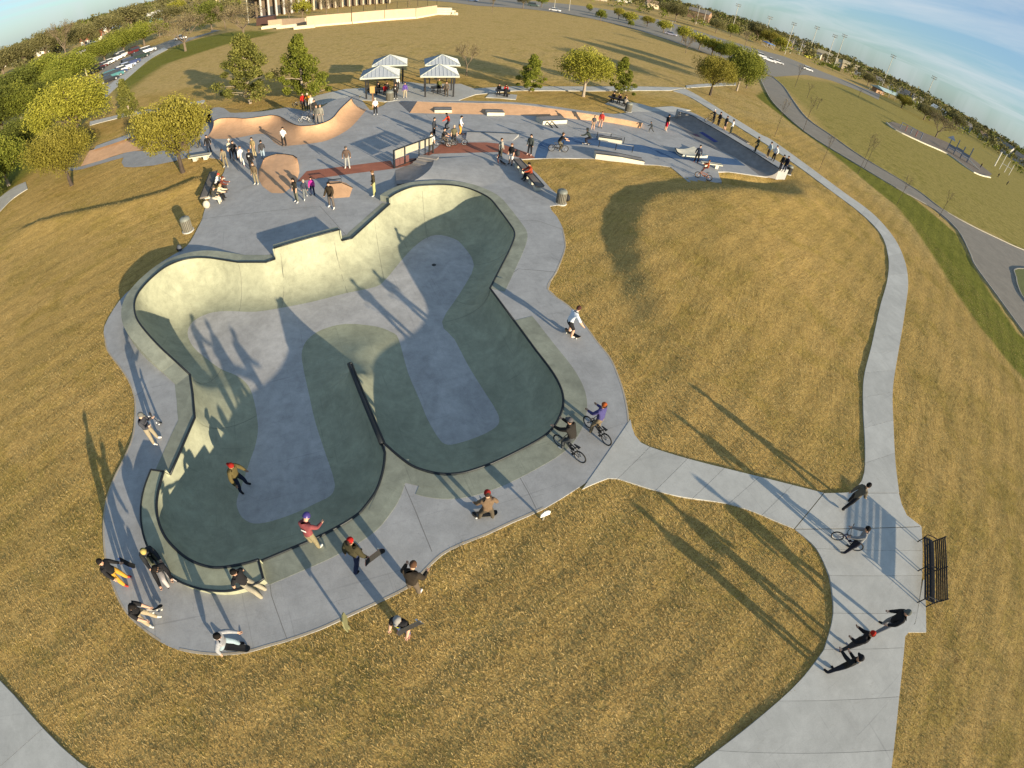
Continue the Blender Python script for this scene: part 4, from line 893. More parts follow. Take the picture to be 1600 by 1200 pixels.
def fib(n, rng, lo=-0.25):
    i = np.arange(n)+.5; z = 1-(1-lo)*i/n; ph = i*2.399963; r = np.sqrt(np.clip(1-z*z, 0, 1)); return np.stack([r*np.cos(ph), r*np.sin(ph), z], 1) + rng.normal(0, .09, (n, 3))
ARCH = {}
def limb_mesh(trunk_h, tr, cents, m, lean=0.0, split=.55, n=4, rng=None):
    mb = MB(); rt = .5
    mb.tube([(0, 0, -.02), (lean*.3, 0, trunk_h*.5), (lean, 0, trunk_h), (lean*1.1, 0, trunk_h + .22)], [tr*1.25, tr*.95, tr*.8, tr*.35], 7)
    for c in cents:
        c = Vector(c); b = Vector((lean, 0, trunk_h*rng.uniform(.8, 1.15))); md = b.lerp(c, .5) + Vector((0, 0, .04)); mb.tube([b, md, b.lerp(c, .95)], [tr*.42, tr*.25, tr*.08], n, cap=False)
    return rawmesh('trunk', mb.V, mb.F, m)
def arch_round(name, m, count, size, seed, lo=-.3, rx=.5, rz=.36, cz=.62, clump=.2, ncl=34, trunk=.30, tr=.028, bark=None, up=.8, inner=.35):
    rng = np.random.default_rng(seed); d = fib(ncl, rng, lo); c = d*np.array([rx, rx, rz])*(.70+rng.uniform(-.08, .12, ncl))[:, None] + np.array([0, 0, cz])
    ci = rng.normal(size=(ncl//3, 3))*np.array([rx, rx, rz])*inner + np.array([0, 0, cz]); C_ = np.concatenate([c, ci]); rad = rng.uniform(.7, 1.25, len(C_))*clump
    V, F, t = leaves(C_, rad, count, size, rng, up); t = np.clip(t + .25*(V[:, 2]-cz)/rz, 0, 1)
    cr = quadmesh('crown', V, F, t, m); tk = limb_mesh(trunk, tr, C_[::2], bark or BARK, rng=rng); ARCH[name] = (tk, cr)
def arch_pine(name, m, count, size, seed, ncl=40, bark=None, base=.2, wid=.42):
    rng = np.random.default_rng(seed); C_ = []; rad = []
    for i in range(ncl):
        z = base + (1-base)*(i+.5)/ncl; w = wid*(1-((z-base)/(1-base))**1.6)*.85 + .03; a = i*2.4 + rng.uniform(-.5, .5); r = w*rng.uniform(.45, 1.0); C_.append((r*cos(a), r*sin(a), z - .03)); rad.append(.05 + .085*rng.random()**1.5)
        if i % 2: C_.append((r*.4*cos(a+2), r*.4*sin(a+2), z)); rad.append(.08)
    C_ = np.array(C_); rad = np.array(rad); V, F, t = leaves(C_, rad, count, size, rng, .4, .75); cr = quadmesh('crown', V, F, t, m)
    mb = MB(); mb.tube([(0, 0, -.02), (.005, 0, .5), (0, 0, .95)], [.022, .014, .004], 7)
    for c in C_[::2]: mb.tube([(0, 0, c[2]-.08), Vector(c)*.5+Vector((0, 0, c[2]*.5-.03)), c], [.008, .005, .002], 4, cap=False)
    ARCH[name] = (rawmesh('trunk', mb.V, mb.F, bark or BARKP), cr)
def arch_bare(name, m, seed, levels=5, spread=.55, twig=900, bark=None, th=.22, ln=.26, tr=.022):
    rng = random.Random(seed); mb = MB(); ends = []
    def grow(p, d, L, r, lv):
        q = p + d*L; md = p.lerp(q, .5) + Vector((rng.uniform(-1, 1), rng.uniform(-1, 1), 0))*L*.08; mb.tube([p, md, q], [r, r*.82, r*.62], 5 if lv > 2 else 3, cap=False)
        if lv == 0: ends.append(q); return
        for k in range(3 if lv > 1 else 3):
            a = rng.uniform(0, 2*pi); o = Vector((cos(a), sin(a), rng.uniform(-.05, .5))); grow(q, (d*.75 + o*spread*rng.uniform(.7, 1.2)).normalized(), L*rng.uniform(.62, .82), r*.58, lv-1)
            if lv >= 2: ends.append(q + o*L*.3)
    grow(Vector((0, 0, -.02)), Vector((0, 0, 1)), th, tr, 0) if levels == 0 else None
    top = Vector((0, 0, th)); mb.tube([(0, 0, -.02), (0, 0, th)], [tr*1.2, tr], 7)
    for k in range(5):
        a = k*2*pi/5 + rng.uniform(-.4, .4); grow(top, Vector((cos(a)*spread*1.1, sin(a)*spread*1.1, .8)).normalized(), ln*rng.uniform(.8, 1.1), tr*.6, levels-2)
    E_ = np.array([tuple(e) for e in ends]); zmax = E_[:, 2].max(); rg = np.random.default_rng(seed)
    V, F, t = leaves(E_, np.full(len(E_), .07), twig, .016, rg, .9)
    V[:, 2] *= 1/zmax; Vt = [Vector((v.x, v.y, v.z/zmax)) for v in mb.V]
    ARCH[name] = (rawmesh('trunk', Vt, mb.F, bark or BARK), quadmesh('crown', V, F, t, m))
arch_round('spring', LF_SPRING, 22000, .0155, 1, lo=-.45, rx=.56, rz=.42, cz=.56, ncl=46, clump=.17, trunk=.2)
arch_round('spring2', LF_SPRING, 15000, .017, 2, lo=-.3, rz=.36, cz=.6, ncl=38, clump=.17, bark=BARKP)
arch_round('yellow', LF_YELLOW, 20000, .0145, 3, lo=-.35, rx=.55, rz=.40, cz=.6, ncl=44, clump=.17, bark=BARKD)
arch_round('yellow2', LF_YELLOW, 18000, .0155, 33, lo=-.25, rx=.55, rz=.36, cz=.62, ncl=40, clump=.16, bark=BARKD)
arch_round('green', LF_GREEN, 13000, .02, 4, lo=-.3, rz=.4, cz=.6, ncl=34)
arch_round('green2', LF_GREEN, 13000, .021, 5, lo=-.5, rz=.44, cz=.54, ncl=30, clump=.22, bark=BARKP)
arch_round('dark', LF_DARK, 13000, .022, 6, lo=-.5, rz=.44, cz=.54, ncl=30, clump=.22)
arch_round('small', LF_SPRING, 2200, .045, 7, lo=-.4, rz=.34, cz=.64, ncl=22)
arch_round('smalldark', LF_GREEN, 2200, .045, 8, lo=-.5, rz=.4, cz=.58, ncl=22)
arch_pine('pine', LF_PINE, 17000, .016, 9, wid=.46); arch_pine('pine2', LF_PINE, 9000, .022, 10, wid=.38, ncl=34); arch_pine('pinegreen', LF_GREEN, 15000, .018, 12, wid=.46, base=.12, ncl=34)
arch_bare('bare', LF_BROWN, 21, 6, twig=2600); arch_bare('bare2', LF_BROWN, 22, 5, .6, twig=1500); arch_bare('thin', LF_BROWN, 23, 4, .28, twig=90, th=.45, ln=.17, tr=.008, bark=BARKD)
arch_round('scrub', LF_FAR, 5200, .026, 24, lo=-.4, rz=.40, cz=.58, ncl=26, clump=.2)
TREE_N = 0
def tree(kind, base, top, wpx, label, group=None, rot=None, z=0.0, name=None):
    b = at(*base, z); h = max(1.0, tall(base, top, z)); d = hypot(b.x, b.y); dd_ = sqrt(d*d + (CAM_H-h*.6)**2)
    dv_ = F_PX  # local scale of the lens near this direction
    R = rays(base)[0]; w = dd_*wpx/dv_ if wpx else h*.6
    T = thing(name or {'pine': 'pine_tree', 'pine2': 'pine_tree', 'pinegreen': 'pine_tree', 'bare': 'bare_tree', 'bare2': 'bare_tree', 'thin': 'young_tree', 'scrub': 'bare_tree'}.get(kind, 'broadleaf_tree'), label, 'tree', b, rot if rot is not None else random.uniform(0, 6.28), group)
    tk, cr = ARCH[kind]; sx = w/(1.12 if kind not in ('thin',) else .5)
    if kind.startswith('pine'): sx = w/.80
    if kind.startswith('bare'): sx = w/1.25
    T.scale = (sx, sx, h)
    for nm, me_ in (('trunk', tk), ('crown', cr)): link(bpy.data.objects.new(nm, me_), T)
    return T
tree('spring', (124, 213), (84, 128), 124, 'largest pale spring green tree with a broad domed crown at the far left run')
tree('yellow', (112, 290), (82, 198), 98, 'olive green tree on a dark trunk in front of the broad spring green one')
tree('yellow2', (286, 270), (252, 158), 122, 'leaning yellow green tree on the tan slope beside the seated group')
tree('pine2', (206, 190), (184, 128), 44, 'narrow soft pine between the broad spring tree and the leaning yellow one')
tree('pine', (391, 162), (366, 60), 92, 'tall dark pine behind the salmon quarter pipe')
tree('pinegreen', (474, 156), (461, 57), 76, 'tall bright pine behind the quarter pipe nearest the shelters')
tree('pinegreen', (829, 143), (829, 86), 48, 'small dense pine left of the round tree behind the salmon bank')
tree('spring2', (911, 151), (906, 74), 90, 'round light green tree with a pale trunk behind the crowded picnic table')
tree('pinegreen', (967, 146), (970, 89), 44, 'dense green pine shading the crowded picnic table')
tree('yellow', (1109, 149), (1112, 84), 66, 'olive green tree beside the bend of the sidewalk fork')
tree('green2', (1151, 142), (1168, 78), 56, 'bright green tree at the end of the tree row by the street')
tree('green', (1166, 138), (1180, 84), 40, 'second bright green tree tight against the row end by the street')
tree('bare2', (729, 118), (727, 68), 44, 'bare young tree beside the rear right shelter')
GR = 'trees along the far edge of the field'
for b, t, w, k, l in [((1138, 96), (1140, 66), 36, 'green', 'rounded tree in the field row, next before the street end'), ((1112, 86), (1116, 60), 40, 'small', 'pale rounded tree in the field row beside a bare twiggy one'), ((1092, 77), (1096, 52), 34, 'small', 'pale rounded tree in the field row with dense crown, behind the bare one'), ((1065, 66), (1066, 39), 25, 'small', 'pale lollipop tree in the field row beside a silver car'), ((1036, 51), (1037, 31), 24, 'small', 'pale lollipop tree in the field row left of the silver car'), ((1011, 41), (1012, 25), 22, 'yellow2', 'flat brownish tree in the field row beyond the road edge'), ((985, 43), (986, 31), 10, 'smalldark', 'tiny dark bush shaped tree in the field row'), ((982, 38), (983, 18), 24, 'small', 'pale tree standing over the tiny dark one in the field row'), ((966, 30), (967, 12), 18, 'yellow2', 'brownish tree across the road behind the field row'), ((938, 33), (939, 14), 17, 'smalldark', 'compact dark round tree at the field edge near the road'), ((920, 20), (921, 6), 10, 'small', 'thin flared small tree at the road edge'), ((1071, 83), (1076, 56), 22, 'bare2', 'bare twiggy tree in front of the field row'), ((1125, 92), (1128, 70), 26, 'smalldark', 'darker rounded tree squeezed in the middle of the field row')]:
    tree(k, b, t, w, l, GR)
GL = 'trees over the car park'
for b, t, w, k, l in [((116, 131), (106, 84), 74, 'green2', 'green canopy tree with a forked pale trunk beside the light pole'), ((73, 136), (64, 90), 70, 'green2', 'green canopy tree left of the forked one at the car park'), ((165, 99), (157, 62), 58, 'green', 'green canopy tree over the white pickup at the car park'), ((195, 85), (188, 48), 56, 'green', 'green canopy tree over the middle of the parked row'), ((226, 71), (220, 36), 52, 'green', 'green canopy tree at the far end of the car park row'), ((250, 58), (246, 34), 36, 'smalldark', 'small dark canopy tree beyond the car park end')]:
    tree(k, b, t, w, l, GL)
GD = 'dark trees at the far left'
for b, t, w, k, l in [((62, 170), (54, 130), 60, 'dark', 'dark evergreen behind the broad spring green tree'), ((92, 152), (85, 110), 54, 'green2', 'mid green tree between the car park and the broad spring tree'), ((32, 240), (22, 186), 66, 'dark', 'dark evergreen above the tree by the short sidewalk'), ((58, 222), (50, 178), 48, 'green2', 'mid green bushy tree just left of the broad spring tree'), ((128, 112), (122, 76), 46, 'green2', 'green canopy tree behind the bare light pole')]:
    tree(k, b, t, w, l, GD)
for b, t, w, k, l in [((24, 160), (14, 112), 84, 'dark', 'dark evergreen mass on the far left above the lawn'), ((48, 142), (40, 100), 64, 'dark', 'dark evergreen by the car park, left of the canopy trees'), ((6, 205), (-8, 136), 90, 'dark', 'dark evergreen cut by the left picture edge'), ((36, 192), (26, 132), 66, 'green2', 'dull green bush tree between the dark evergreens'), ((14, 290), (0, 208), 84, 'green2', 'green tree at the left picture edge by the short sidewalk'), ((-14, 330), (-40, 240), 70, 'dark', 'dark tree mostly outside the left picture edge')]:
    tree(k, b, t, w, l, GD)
GB = 'bare winter trees in the distance'
for b, t, w, k, l in [((290, 80), (284, 16), 92, 'bare', 'largest bare spreading tree on the grass strip past the car park'), ((381, 58), (374, 2), 84, 'bare', 'bare spreading tree left of the retaining wall'), ((331, 46), (326, 2), 44, 'dark', 'dark evergreen behind the two bare trees'), ((352, 44), (350, 8), 36, 'bare2', 'slim bare tree between the evergreen and the spreading tree'), ((262, 40), (258, 10), 46, 'scrub', 'brown scrubby tree behind the largest bare tree'), ((276, 22), (272, 2), 26, 'small', 'yellow green tree glowing behind the brown scrub'), ((207, 46), (200, 8), 60, 'scrub', 'brown rounded tree on the left skyline, tallest there'), ((172, 58), (164, 24), 48, 'scrub', 'brown rounded tree on the left skyline by white houses'), ((134, 78), (126, 38), 44, 'scrub', 'grey brown tree on the left skyline above the canopy trees'), ((105, 92), (96, 34), 44, 'bare2', 'bare tree with an open top on the left skyline'), ((76, 96), (68, 46), 42, 'scrub', 'domed brown tree on the left skyline'), ((40, 108), (32, 66), 44, 'scrub', 'low brown tree on the left skyline'), ((8, 122), (0, 74), 48, 'scrub', 'brown tree on the skyline at the left picture edge'), ((452, 32), (447, 0), 34, 'bare2', 'bare tree in front of the school building, first from the wall end'), ((473, 29), (469, 0), 30, 'small', 'thin leaved tree in front of the school building'), ((510, 24), (506, -4), 30, 'bare2', 'bare tree by the school columns'), ((528, 22), (525, -4), 26, 'bare2', 'second bare tree by the school columns'), ((640, 8), (638, -22), 26, 'bare2', 'bare tree above the retaining wall end'), ((769, 20), (768, -8), 16, 'bare2', 'thin bare tree at the near edge of the far road'), ((817, 13), (816, -12), 22, 'scrub', 'reddish brown tree at the road by a dark car'), ((846, 11), (845, -10), 20, 'smalldark', 'green tree at the road right of the dark car')]:
    tree(k, b, t, w, l, GB)
GF = 'trees along the ball fields'
for b, t, w, k, l in [((1055, 33), (1058, 4), 32, 'scrub', 'brown tree by the ball field road, widest of the pair near the house'), ((1040, 27), (1042, 4), 24, 'scrub', 'brown tree by the ball field road nearer the house'), ((1085, 40), (1090, 20), 22, 'bare2', 'bare tree between two ball field light masts'), ((1118, 52), (1122, 30), 26, 'scrub', 'brown shrub like tree under the ball field masts'), ((1141, 58), (1144, 36), 22, 'smalldark', 'green tree on the ball field edge'), ((1182, 64), (1186, 34), 36, 'scrub', 'large brown tree in front of the far house rows'), ((1202, 72), (1204, 48), 38, 'yellow2', 'olive tree in front of the far house rows by a blue canopy'), ((1164, 72), (1168, 48), 22, 'bare2', 'bare tree left of the blue canopy'), ((1219, 80), (1222, 58), 26, 'small', 'pale tree right of the blue canopy'), ((1355, 134), (1362, 116), 24, 'scrub', 'brown tree left of the ball field pavilion'), ((1408, 169), (1413, 148), 28, 'yellow2', 'olive tree right of the ball field pavilion'), ((1443, 187), (1449, 163), 34, 'scrub', 'dark brown tree in the row behind the playground'), ((1452, 189), (1461, 168), 26, 'scrub', 'second dark brown tree in the row behind the playground'), ((1462, 214), (1474, 176), 56, 'bare', 'largest bare tree over the playground'), ((1491, 200), (1497, 178), 34, 'scrub', 'hazy brown tree right of the largest bare one'), ((1341, 152), (1345, 138), 9, 'thin', 'leafless young tree on the ball field lawn')]:
    tree(k, b, t, w, l, GF)
GS = 'staked young trees along the street'
for b, t, l in [((1210, 214), (1227, 152), 'thin young tree on the verge nearest the tree row end'), ((1254, 206), (1281, 153), 'thin young tree beside the street kerb, upper of the verge pair'), ((1280, 265), (1302, 208), 'thin young tree by the sidewalk with long crossing shadows'), ((1340, 272), (1378, 213), 'forked thin young tree at the street edge'), ((1350, 264), (1372, 216), 'thin young tree just behind the forked one'), ((1242, 136), (1247, 98), 'thin young tree on the lawn near the white cars'), ((1261, 153), (1268, 130), 'short thin young tree on the lawn past the street bend'), ((1276, 171), (1284, 153), 'shortest thin young tree on the lawn past the street bend'), ((1401, 320), (1436, 282), 'thin spreading young tree on the green verge, upper one'), ((1467, 339), (1494, 302), 'thin spreading young tree standing against the asphalt')]:
    tree('thin', b, t, 16, l, GS)
# far off woods that read as one mass, all round the horizon
rng = np.random.default_rng(77)
def woods(d0, d1, h0, h1, step, leaf, n, m, a0=-100, a1=105, sq=.62):
    C_ = []; R_l = []
    for az in np.arange(a0, a1, step):
        d = rng.uniform(d0, d1); h = rng.uniform(h0, h1); a = radians(az + rng.uniform(-step, step)*.5)
        for k in range(2): C_.append((d*sin(a) + rng.uniform(-h, h)*.5, d*cos(a) + rng.uniform(-h, h)*.5, h*(.42 + .22*k))); R_l.append(h*(.46 - .1*k))
    V, F, t = leaves(np.array(C_), np.array(R_l), n, leaf, rng, .3, .85); V[:, 2] = np.maximum(V[:, 2], -.2)
    tag(link(bpy.data.objects.new('far_woods', quadmesh('far_woods', V, F, t, m))), kind='stuff')
woods(240, 420, 5, 9, .9, .75, 18000, LF_FAR, -85, -8); woods(330, 520, 5, 9, .8, 0.8, 14000, LF_GREEN, -85, 85)
woods(430, 700, 9, 14, .45, 1.25, 42000, LF_FAR); woods(600, 1000, 14, 18.5, .33, 1.9, 46000, LF_FAR); woods(650, 1000, 13, 17.5, .5, 1.9, 24000, LF_DARK)

# dry grass blades: real tufts over the near turf so that the low sun rakes across them
def grass_blades(n, seed):
    rng = np.random.default_rng(seed)
    # density falls with distance from the camera
    m_ = n*6; x = rng.uniform(-40, 44, m_); y = rng.uniform(-9, 52, m_); d = np.sqrt(x*x + y*y + 196)
    ok = rng.random(m_) < np.minimum(1, (15/d)**1.6)
    x, y = x[ok], y[ok]
    jx, jy = rng.normal(0, .05, len(x)), rng.normal(0, .05, len(x)); keep = ~inside(x+jx, y+jy, DECK)
    for o in list(bpy.data.objects):
        if o.name.split('.')[0] in ('slab', 'pavement', 'street', 'traffic_island') and o.type == 'MESH' and len(o.data.vertices) < 400:
            co = [o.matrix_world @ v.co for v in o.data.vertices]; X = [c.x for c in co]; Y = [c.y for c in co]
            if min(X) > 45 or max(X) < -38 or min(Y) > 50 or max(Y) < -12: continue
            if o.name.startswith('slab'):
                m4 = len(co); k = (m4-8)//4; L_ = [co[i*4+1] for i in range(k)]; R__ = [co[i*4+2] for i in range(k)]; keep &= ~inside(x+jx, y+jy, L_ + R__[::-1])
            else:
                ns = len(co)//2; keep &= ~inside(x+jx, y+jy, co[:ns] if o.name.startswith(('pavement', 'traffic')) else co)
    x, y = x[keep][:n], y[keep][:n]; n = len(x); z = turf_z(x, y)
    h = rng.uniform(.022, .06, n); th = rng.uniform(0, 2*pi, n); le = rng.uniform(.5, 1.8, n)
    dx, dy = np.cos(th), np.sin(th); w = rng.uniform(.005, .010, n)*1.35
    p = np.stack([x, y, z-.006], 1); side = np.stack([-dy, dx, 0*dx], 1)*w[:, None]; tip = np.stack([dx*h*le*1.3, dy*h*le*1.3, h], 1)
    V = np.stack([p-side, p+side, p+side*.5+tip*.98, p-side*.5+tip], 1).reshape(-1, 3)
    lf = .5*np.sin(x*.9+np.sin(y*.7)*1.6)*np.sin(y*1.1-x*.35) + .5*np.sin((x*.67-y*.74)*3.1+np.sin(x*.5+y*.45)*2.2) + .35*np.sin(x*.23+1.3)*np.sin(y*.31)
    tn = np.repeat(np.clip(rng.normal(.46, .19, n) + .18*lf, 0, 1), 4)
    return V, np.arange(n*4).reshape(-1, 4), tn
BL = leafmat('dry grass blades', (0.27, 0.185, 0.068), (0.475, 0.345, 0.135), (0.655, 0.505, 0.23))
V, F, t = grass_blades(470000, 5)
tag(link(bpy.data.objects.new('grass', quadmesh('grass', V, F, t, BL))), kind='stuff')

# ================================================================== BUILDINGS, MASTS, CARS in the distance
GLASS = mat('dark window glass', (.03, .035, .04), .15, .2, 3, spec=.6)
CREAM = mat('cream stucco', (.52, .44, .30), .85, .1, 1.5); PALEW = mat('pale siding', (.60, .57, .50), .8, .08, 1.5); BRICK = mat('brown brick', (.30, .19, .12), .85, .2, 3); GREYW = mat('grey siding', (.36, .35, .33), .8, .1, 2)
RF_G = mat('grey shingles', (.20, .185, .165), .9, .2, 2.5); RF_B = mat('brown shingles', (.20, .14, .10), .9, .2, 2.5); RF_T = mat('tan shingles', (.40, .34, .22), .9, .15, 2.5); RF_R = mat('red roof', (.35, .12, .07), .8, .2, 2.5); RF_W = mat('white metal roof', (.66, .65, .60), .5, .05, 2)
def house(label, px, wm, wall, roof, hm=2.9, dm=9, yaw=None, group='houses on the skyline', name='house'):
    p = at(*px, 0); p.z = 0
    if p.length > 560: p = p*(560/p.length)
    yw_ = yaw if yaw is not None else atan2(p.y, p.x) - pi/2 + random.uniform(-.35, .35)
    T = thing(name, label, 'house', p, yw_, group); w, d = wm/2, dm/2
    mb = MB(); mb.box((0, 0, hm/2), (wm, dm, hm)); rh = dm*.36
    mb.add([(-w, -d, hm), (-w, d, hm), (-w, 0, hm+rh*.92), (w, -d, hm), (w, d, hm), (w, 0, hm+rh*.92)], [(0, 2, 1), (3, 4, 5)]); mb.build('wall', wall, T)
    for s in (-1, 1):
        e = .5; a = Vector((-w-e, s*(d+e), hm-.25)); b = Vector((w+e, s*(d+e), hm-.25)); c = Vector((w+e, 0, hm+rh)); f_ = Vector((-w-e, 0, hm+rh)); u = Vector((0, 0, .14))
        mb = MB(); mb.add([a, b, c, f_, a+u, b+u, c+u, f_+u], [(0, 1, 2, 3), (4, 5, 6, 7), (0, 1, 5, 4), (1, 2, 6, 5), (0, 3, 7, 4)]); mb.build('roof', roof, T)
    for x in (-w*.55, w*.5):
        mb = MB(); mb.box((x, -d-.02, hm*.55), (1.5, .06, 1.3)); mb.build('window', GLASS, T)
    mb = MB(); mb.box((0, -d-.02, 1.05), (1.1, .08, 2.1)); mb.build('door', BRICK, T)
    mb = MB(); mb.box((w*.45, d*.3, hm+rh*.9), (.8, .8, 1.4)); mb.build('chimney', BRICK, T)
hs = [((1094, 19), 24, BRICK, RF_G, 5.2, 'large two storey brown house on the skyline above the masts'), ((1222, 49), 13, CREAM, RF_B, 3.2, 'cream gabled house at the start of the far house rows'), ((1233, 54), 12, PALEW, RF_G, 3.2, 'pale gabled house, second in the far house rows'), ((1241, 60), 12, BRICK, RF_B, 3.2, 'brown house in the far house rows behind a mast'), ((1250, 62), 13, PALEW, RF_G, 3.4, 'pale house with bright gable in the far house rows'), ((1261, 64), 12, CREAM, RF_T, 3.2, 'cream tan roofed house left of a tall mast'), ((1270, 72), 12, GREYW, RF_G, 3.2, 'grey house behind the tall mast'), ((1279, 76), 13, PALEW, RF_G, 3.4, 'whitest house in the middle of the far rows'), ((1292, 76), 16, CREAM, RF_T, 4.6, 'tall cream house with a pointed roof above the rows'), ((1306, 80), 14, CREAM, RF_G, 3.2, 'cream house with long roof right of the pointed one'), ((1320, 86), 15, GREYW, RF_T, 3.2, 'house with a pale green roof in the far rows'), ((1333, 92), 18, CREAM, RF_T, 4.0, 'big cream gable lit by the sun at the right of the rows'), ((1349, 98), 11, PALEW, RF_G, 3, 'small pale house right of the big cream gable'), ((1364, 106), 12, CREAM, RF_B, 3, 'small cream house near the ball field pavilion'), ((1380, 112), 10, GREYW, RF_G, 3, 'grey low house behind the ball field pavilion mast'), ((1402, 126), 14, PALEW, RF_G, 3, 'white walled long house right of the ball field pavilion'), ((1417, 133), 12, GREYW, RF_G, 3, 'dark roofed house beside the white walled one'), ((1438, 144), 11, PALEW, RF_G, 3, 'white gabled house next to the last mast'), ((1471, 163), 16, PALEW, RF_W, 3, 'low white building catching the sun right of the last mast'), ((1512, 188), 12, GREYW, RF_G, 3.4, 'grey house behind the brown tree over the playground'), ((1537, 211), 9, PALEW, RF_B, 3, 'small house with a bright white wall by the far right trees'), ((1568, 230), 20, GREYW, RF_G, 5, 'large grey house at the far right above the goal posts'), ((1597, 246), 15, GREYW, RF_G, 4, 'grey roofed house cut by the right picture edge'), ((974, 2), 16, PALEW, RF_G, 3.2, 'white house above the road with dark cars'), ((1018, 10), 13, CREAM, RF_B, 3.2, 'cream house among bare trees above the road'), ((938, 1), 12, CREAM, RF_R, 3, 'red roofed building above the road')]
for px, w, wl_, rf, hm, lb in hs: house(lb, px, w*.95, wl_, rf, hm*1.5, 9)
for px, w, wl_, rf, hm, lb in [((172, 52), 15, CREAM, RF_W, 3, 'sunlit cream house on the left skyline'), ((146, 66), 12, PALEW, RF_R, 2.6, 'low white and red building beyond the canopy trees'), ((241, 33), 9, mat('teal wall', (.22, .5, .5), .7), RF_W, 3, 'small teal walled building behind the bare trees'), ((66, 72), 12, PALEW, RF_W, 3, 'white house half hidden on the left skyline'), ((70, 84), 11, PALEW, RF_G, 3, 'pale house under the domed brown tree'), ((14, 102), 14, PALEW, RF_W, 3, 'white house at the left end of the skyline'), ((258, 26), 12, PALEW, RF_G, 3, 'pale house by the yellow green tree'), ((338, 3), 14, CREAM, RF_G, 3, 'cream house behind the dark evergreen')]: house(lb, px, w, wl_, rf, hm)
# long low canopies at the ball fields
def canopy(label, a, b, depth, h, roof, cat='canopy', name='field_canopy', nposts=5, rise=.5, group=None):
    A, B = at(*a, 0), at(*b, 0); L = (B-A).length; T = thing(name, label, cat, A, atan2((B-A).y, (B-A).x), group)
    mb = MB(); mb.add([(-.4, -.4, h), (L+.4, -.4, h), (L+.4, depth*.5, h+rise), (-.4, depth*.5, h+rise), (L+.4, depth+.4, h), (-.4, depth+.4, h), (-.4, -.4, h-.15), (L+.4, -.4, h-.15), (L+.4, depth+.4, h-.15), (-.4, depth+.4, h-.15)], [(0, 1, 2, 3), (3, 2, 4, 5), (6, 9, 8, 7), (0, 6, 7, 1), (5, 4, 8, 9), (1, 7, 8, 4, 2), (0, 3, 5, 9, 6)]); mb.build('roof', roof, T)
    for k in range(nposts):
        for y in (.1, depth-.1): mb = MB(); mb.box((L*k/(nposts-1), y, h/2), (.22, .22, h)); mb.build('post', GREYW, T)
    return T
T = canopy('ball field pavilion with a pale teal metal roof and open dark sides', (1377, 149), (1407, 160), 9, 3.2, mat('teal metal roof', (.30, .40, .40), .4, .08, 2), 'pavilion', 'field_pavilion', 4, 1.6)
mb = MB(); mb.box((9, 6.5, 1.5), (14, 3.5, 3.0)); mb.build('inner_wall', BRICK, T)
canopy('long low grey roofed stand behind the outfield', (1337, 105), (1356, 116), 8, 3, RF_G, 'stand'); canopy('long pale roofed dugout right of the pavilion', (1412, 142), (1440, 152), 5, 2.6, RF_W, 'dugout', group='dugout roofs'); canopy('bright blue shade canopy among trees by the road', (1190, 70), (1198, 74), 5, 3, mat('blue canopy', (.08, .2, .5), .6), 'canopy')
# school building with a colonnade
A, B = at(403, 29, 0), at(614, 5, 0); L = (B-A).length
T = thing('school_building', 'long school building with cream piers and dark recessed openings behind the tan wall', 'building', A, atan2((B-A).y, (B-A).x))
mb = MB(); mb.box((L/2, 9, 3.6), (L, 12, 7.2)); mb.build('wall', mat('shaded brown wall', (.13, .095, .065), .85, .2, 2), T); mb = MB(); mb.box((L/2, 7, 7.5), (L+2, 18, .6)); mb.build('roof', RF_G, T)  # wall colour darkened to carry the shade behind the piers
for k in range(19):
    x = L*(k+.5)/19; mb = MB(); mb.box((x, .2, 3.6), (.7, .7, 7.2)); mb.build('column', mat('dull cream pier', (.36, .31, .22), .85, .1, 1.5) if k > 6 else GREYW, T)  # first piers grey: the shade at that end is put into their colour
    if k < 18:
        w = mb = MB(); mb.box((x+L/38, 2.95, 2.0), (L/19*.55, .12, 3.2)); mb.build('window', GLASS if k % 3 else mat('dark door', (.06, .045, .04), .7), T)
# tan retaining wall with its pale footing, fence posts above, steps at the end
WT_ = [(478, 37), (549, 37), (649, 29), (682, 23)]; Wb = ats([(480, 43), (550, 37), (649, 29), (682, 23)], 0)
T = thing('retaining_wall', 'long tan panelled retaining wall in front of the school', 'wall', Wb[0])
TANW = mat('tan wall panel', (.50, .37, .25), .9, .08, .8); FOOT = mat('pale stone footing', (.62, .54, .38), .9, .15, 2)
for a, b in zip(Wb, Wb[1:]):
    nps = max(1, int((b-a).length/9))
    for k in range(nps):
        p, q = a.lerp(b, k/nps), a.lerp(b, (k+.985)/nps); mb = MB(); mb.beam(p+Vector((0, 0, 1.75)), q+Vector((0, 0, 1.75)), .4, 2.4); mb.build('panel', TANW, T, world=True)
    mb = MB(); mb.beam(a+Vector((0, 0, .28)), b+Vector((0, 0, .28)), 1.0, .56); mb.build('footing', FOOT, T, world=True)
T = thing('picket_fence', 'dark thin railing on top of the tan retaining wall', 'fence', Wb[1]+Vector((0, 0, 2.95)))
for k in range(9): p = Wb[1].lerp(Wb[3], k/8); mb = MB(); mb.box((p.x, p.y, 3.9), (.09, .09, 1.9)); mb.build('post', BLACK, T, world=True)
mb = MB(); mb.beam(Wb[1]+Vector((0, 0, 4.7)), Wb[3]+Vector((0, 0, 4.7)), .05, .05); mb.build('rail', BLACK, T, world=True)
for i, (px, w) in enumerate([((692, 15.5), 6), ((692, 19.5), 8), ((692, 23), 9)]):
    p = at(*px, 0); T = thing('stone_step', ['highest stone terrace step at the wall end', 'middle stone terrace step at the wall end', 'lowest stone terrace step at the wall end'][i], 'step', p, .3, 'terrace steps at the wall end'); mb = MB(); mb.box((0, 0, .4), (w, 1.0, .8)); mb.build('block', FOOT, T)
